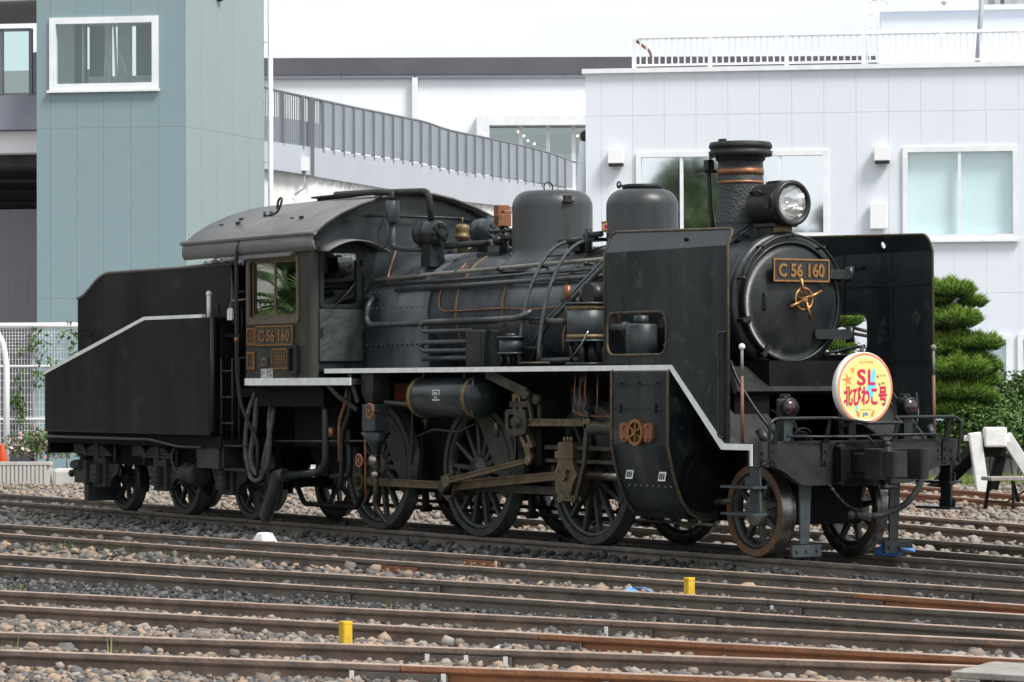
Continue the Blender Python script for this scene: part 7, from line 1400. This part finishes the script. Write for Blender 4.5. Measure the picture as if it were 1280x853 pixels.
needles('crown', pd_, 75000, .11, 'pine_needles', PT_, .010); needles('inner_growth', [(p[0], p[1], p[2]-p[5]*.25, p[3]*.8, p[4]*.8, p[5]*.7) for p in pd_], 16000, .10, 'pine_inner', PT_, .012); needles('new_growth', pd_, 24000, .12, 'pine_candles', PT_, .010, True)
def gpt(px, py, w_=0): u, z = GS.uz(px, py, w_); return GS.pt(u, w_, z)
trunk = [tuple(tr), gpt(1190, 530), gpt(1186, 505), gpt(1192, 480), gpt(1180, 455), gpt(1176, 430), gpt(1172, 405), gpt(1178, 370)]
mb = MB()
for i, (a, b) in enumerate(zip(trunk[:-1], trunk[1:])): mb.cyl(a, b, .13*(1-i*.10), .13*(1-(i+1)*.10), n=10)
for j, p in enumerate(pd_):
    base = trunk[min(range(len(trunk)), key=lambda i: abs(trunk[i][2]-(p[2]-.25)))]; mb.tube([base, tuple((Vector(base)+Vector(p[:3]))/2+Vector((0, 0, -.08))), (p[0], p[1], p[2]-p[5]*.3)], .035, 6)
mb.build('trunk', 'pine_bark', PT_)
for i, (px, py, rx, rz, lab) in enumerate(((1195, 545, .95, .45, 'dense dark green shrub at the foot of the garden pine'), (1245, 505, .55, .85, 'loose light green shrub right of the garden pine'), (1235, 535, .8, .55, 'mid green rounded shrub behind the white buffer stop'), (1278, 500, .35, .75, 'tall green shrub against the lower window'), (1270, 545, .6, .45, 'low shrub with red blossoms behind the buffer stop'))):
    shrub('garden_shrub', GS, px, py, rx, rz, [.3, .8, -.2, 1.2, -.3][i], 3200, .045, 'shrub_leaves', lab, 'shrub', 90 if i == 4 else 0)
for px in (1110, 1030): shrub('garden_shrub', GS, px, 470, .9, .6, .6, 2500, .05, 'shrub_leaves', 'green shrub glimpsed below the far deflector opening', 'shrub', 0, 'shrubs glimpsed under the deflector')
# buffer stop
bs0 = ground(1238, 612, -.05); bl_ = TR[-3][0]; ab = (Vector((bs0.x, bs0.y, 0))-bl_.o).dot(bl_.d)
BS = thing('buffer_stop', bl_.pt(ab, 0, -.17), 'white buffer stop with sloping black braces at the end of the rusty track', 'buffer stop'); BSf = Frame(1238, (bs0-CAM).dot(FH), 0)
def bq(px, py, w_=0): u, z = BSf.uz(px, py, w_); return BSf.pt(u, w_, z)
def beamq(name, a, b, wd, m_, w0=0, w1=0, dp=None): mb = MB(); mb.bar(bq(*a, w0), bq(*b, w1), dp or wd, wd, up=tuple(RT)); return mb.build(name, m_, BS, bevel=.01)
beamq('white_post', (1229, 622), (1218, 541), .18, 'paint_white'); beamq('white_post', (1300, 612), (1257, 545), .18, 'paint_white', .5, .4)
A, Bv = BSf.uz(1247, 560)[0], BSf.uz(1257, 534)
mb = MB(); q0 = BSf.uz(1229.5, 559); q1 = BSf.uz(1257, 534); BSf.box(mb, q0[0], q1[0], -.15, .1, q0[1], q1[1]); mb.build('white_block', 'paint_white', BS, bevel=.03)
beamq('cross_bar', (1205, 548), (1262, 550), .09, 'paint_white', .1, .1); beamq('black_brace', (1165, 617), (1225, 558), .20, 'black_frame', .7, .1); beamq('black_beam', (1222, 562), (1256, 562), .22, 'black_frame', .12, .12); beamq('black_brace', (1238, 620), (1252, 565), .16, 'black_frame', .3, .2); beamq('rail_end', (1165, 617), (1240, 628), .14, 'rail_orange', .7, -.3)
# step stool
st = ground(1253, 643, -.16); SS = Frame(1253, (st-CAM).dot(FH), R(10)); ST = thing('step_stool', SS.pt(0, 0, -.17), 'dark steel step stool standing on the gravel before the buffer stop', 'stool')
def sq(px, py, w_=0): u, z = SS.uz(px, py, w_); return SS.pt(u, w_, z)
zt_ = SS.uz(1250, 596)[1]; zt_b = zt_-.05
ua, ub = SS.uz(1235, 596)[0], SS.uz(1292, 596)[0]
for (a, b, w_) in ((SS.uz(1230, 645)[0], ua+.02, -.0), (SS.uz(1258, 645)[0], ua+.28, -.25), (SS.uz(1302, 640)[0], ub-.02, -.2), (SS.uz(1285, 640)[0], ub-.25, .2)):
    mb = MB(); mb.bar(SS.pt(a, w_*1.1, -.17), SS.pt(b, w_*.7, zt_b), .035, .035); mb.build('leg', 'black_frame', ST)
mb = MB(); SS.box(mb, ua-.03, ub+.03, -.22, .2, zt_b, zt_); mb.build('tread', 'deck_wood', ST, bevel=.008)
for z in (.10,): mb = MB(); mb.bar(sq(1232, 626), sq(1258, 628, -.2), .025, .025); mb.build('brace', 'black_frame', ST); mb = MB(); mb.bar(sq(1258, 628, -.2), sq(1290, 608, -.2), .02, .02); mb.build('brace', 'black_frame', ST)
# ---- trees behind the viewer (seen mirrored in the upper windows)
def mirror_spot(px, py, dist):
    n_ = -WF.w; p = hit(px, py, WF.o, WF.w); d_ = (p-CAM).normalized(); r_ = d_-2*d_.dot(n_)*n_; return p+r_*dist
for i, (px, py, dist, rad, hgt, lab) in enumerate(((850, 250, 108, 3.3, 0, 'broad leafy tree standing across the yard, mirrored in the upper window'), (893, 254, 112, 3.1, 0, 'second leafy tree across the yard, mirrored in the upper window'), (870, 275, 96, 2.6, 0, 'low light green tree across the yard, mirrored in the upper window'), (1028, 292, 118, 2.3, 0, 'distant tree across the yard, mirrored at the window edge'))):
    p = mirror_spot(px, py, dist); t_ = thing('leafy_tree', (p.x, p.y, -.17), lab, 'tree'); bs = []
    for k in range(16): a = random.uniform(0, 6.283); r_ = random.uniform(0, .75)*rad; bs.append((p.x+r_*math.cos(a), p.y+r_*math.sin(a), p.z-rad*.15+random.uniform(-.7, .6)*rad, rad*.38, rad*.38, rad*.34))
    leaves('crown', bs, 2600, .22, 'tree_leaves' if i != 2 else 'shrub_leaves', t_, t_.location)
    mb = MB(); mb.cyl((p.x, p.y, -.17), (p.x, p.y, p.z-rad*.3), .35, .2, n=10)
    for k in range(5): b = bs[k]; mb.tube([(p.x, p.y, p.z-rad*.8), (b[0], b[1], b[2])], .10, 6)
    mb.build('trunk', 'pine_bark', t_)
# ---- unseen engine shed, set and sized to darken reflections in the black paint
SH = thing('reflection_shed', (-27, -19, -.17), 'long unseen engine shed added across the yard to darken reflections in the black paint', 'building'); sdir = Vector((-.81, -.58, 0)); sper = Vector((-.58, .81, 0)); s0 = Vector((-27, -19, 0))
def sbox(name, a0, a1, d0, d1, z0, z1, m_): mb = MB(); mb.hexa([tuple((s0+sper*a+sdir*d_)[:2])+(z,) for z in (z0, z1) for a, d_ in ((a0, d0), (a1, d0), (a1, d1), (a0, d1))]); mb.build(name, m_, SH)
for i in range(11): sbox('pier', -22+4.4*i-.35, -22+4.4*i+.35, 0, 1.0, -.17, 5.8, 'concrete')
sbox('lintel', -22.4, 22.4, 0, 1.0, 5.8, 9.0, 'fence_grey'); sbox('rear_wall', -22.4, 22.4, 12, 12.5, -.17, 9.0, 'bridge_under'); sbox('roof', -22.8, 22.8, -.5, 13, 9.0, 9.5, 'roof_slab'); sbox('side_wall', -22.4, -22, 1, 12, -.17, 9.0, 'fence_grey'); sbox('side_wall', 22, 22.4, 1, 12, -.17, 9.0, 'fence_grey')
# ---- fan palm beyond the left edge, mirrored in the cab window
for kk, (pcx, pcy, hp, lab) in enumerate(((-9.6, -5.6, 2.35, 'fan palm by the yard edge, mirrored in the cab window'), (-11.6, -6.2, 2.9, 'taller fan palm behind the first one, mirrored in the cab window'))):
    pc = Vector((pcx, pcy, -.13)); PA = thing('fan_palm', pc, lab, 'palm'); mb = MB()
    mb.lathe(pc, (0, 0, 1), [(0, .16), (1.0, .13), (hp-.1, .15)], 12); mb.build('trunk', 'pine_bark', PA)
    for k in range(30):
        a = random.uniform(0, 6.283); el = random.uniform(-.5, 1.1); d_ = Vector((math.cos(a)*math.cos(el), math.sin(a)*math.cos(el), math.sin(el))); b = pc+Vector((0, 0, hp)); e = b+d_*.6; mb = MB(); mb.tube([b, e], .02, 5); sd_ = d_.cross(Vector((0, 0, 1))).normalized(); u_ = sd_.cross(d_)
        for q in range(-8, 9): an = q*.17; dd_ = d_*math.cos(an)+sd_*math.sin(an); tp_ = e+dd_*.62-Vector((0, 0, .12)); mb.add([e-u_*.01, e+dd_*.35+sd_*.035, tp_, e+dd_*.35-sd_*.035], [(0, 1, 2, 3)])
        mb.build('frond', 'shrub_leaves', PA, fixn=False)
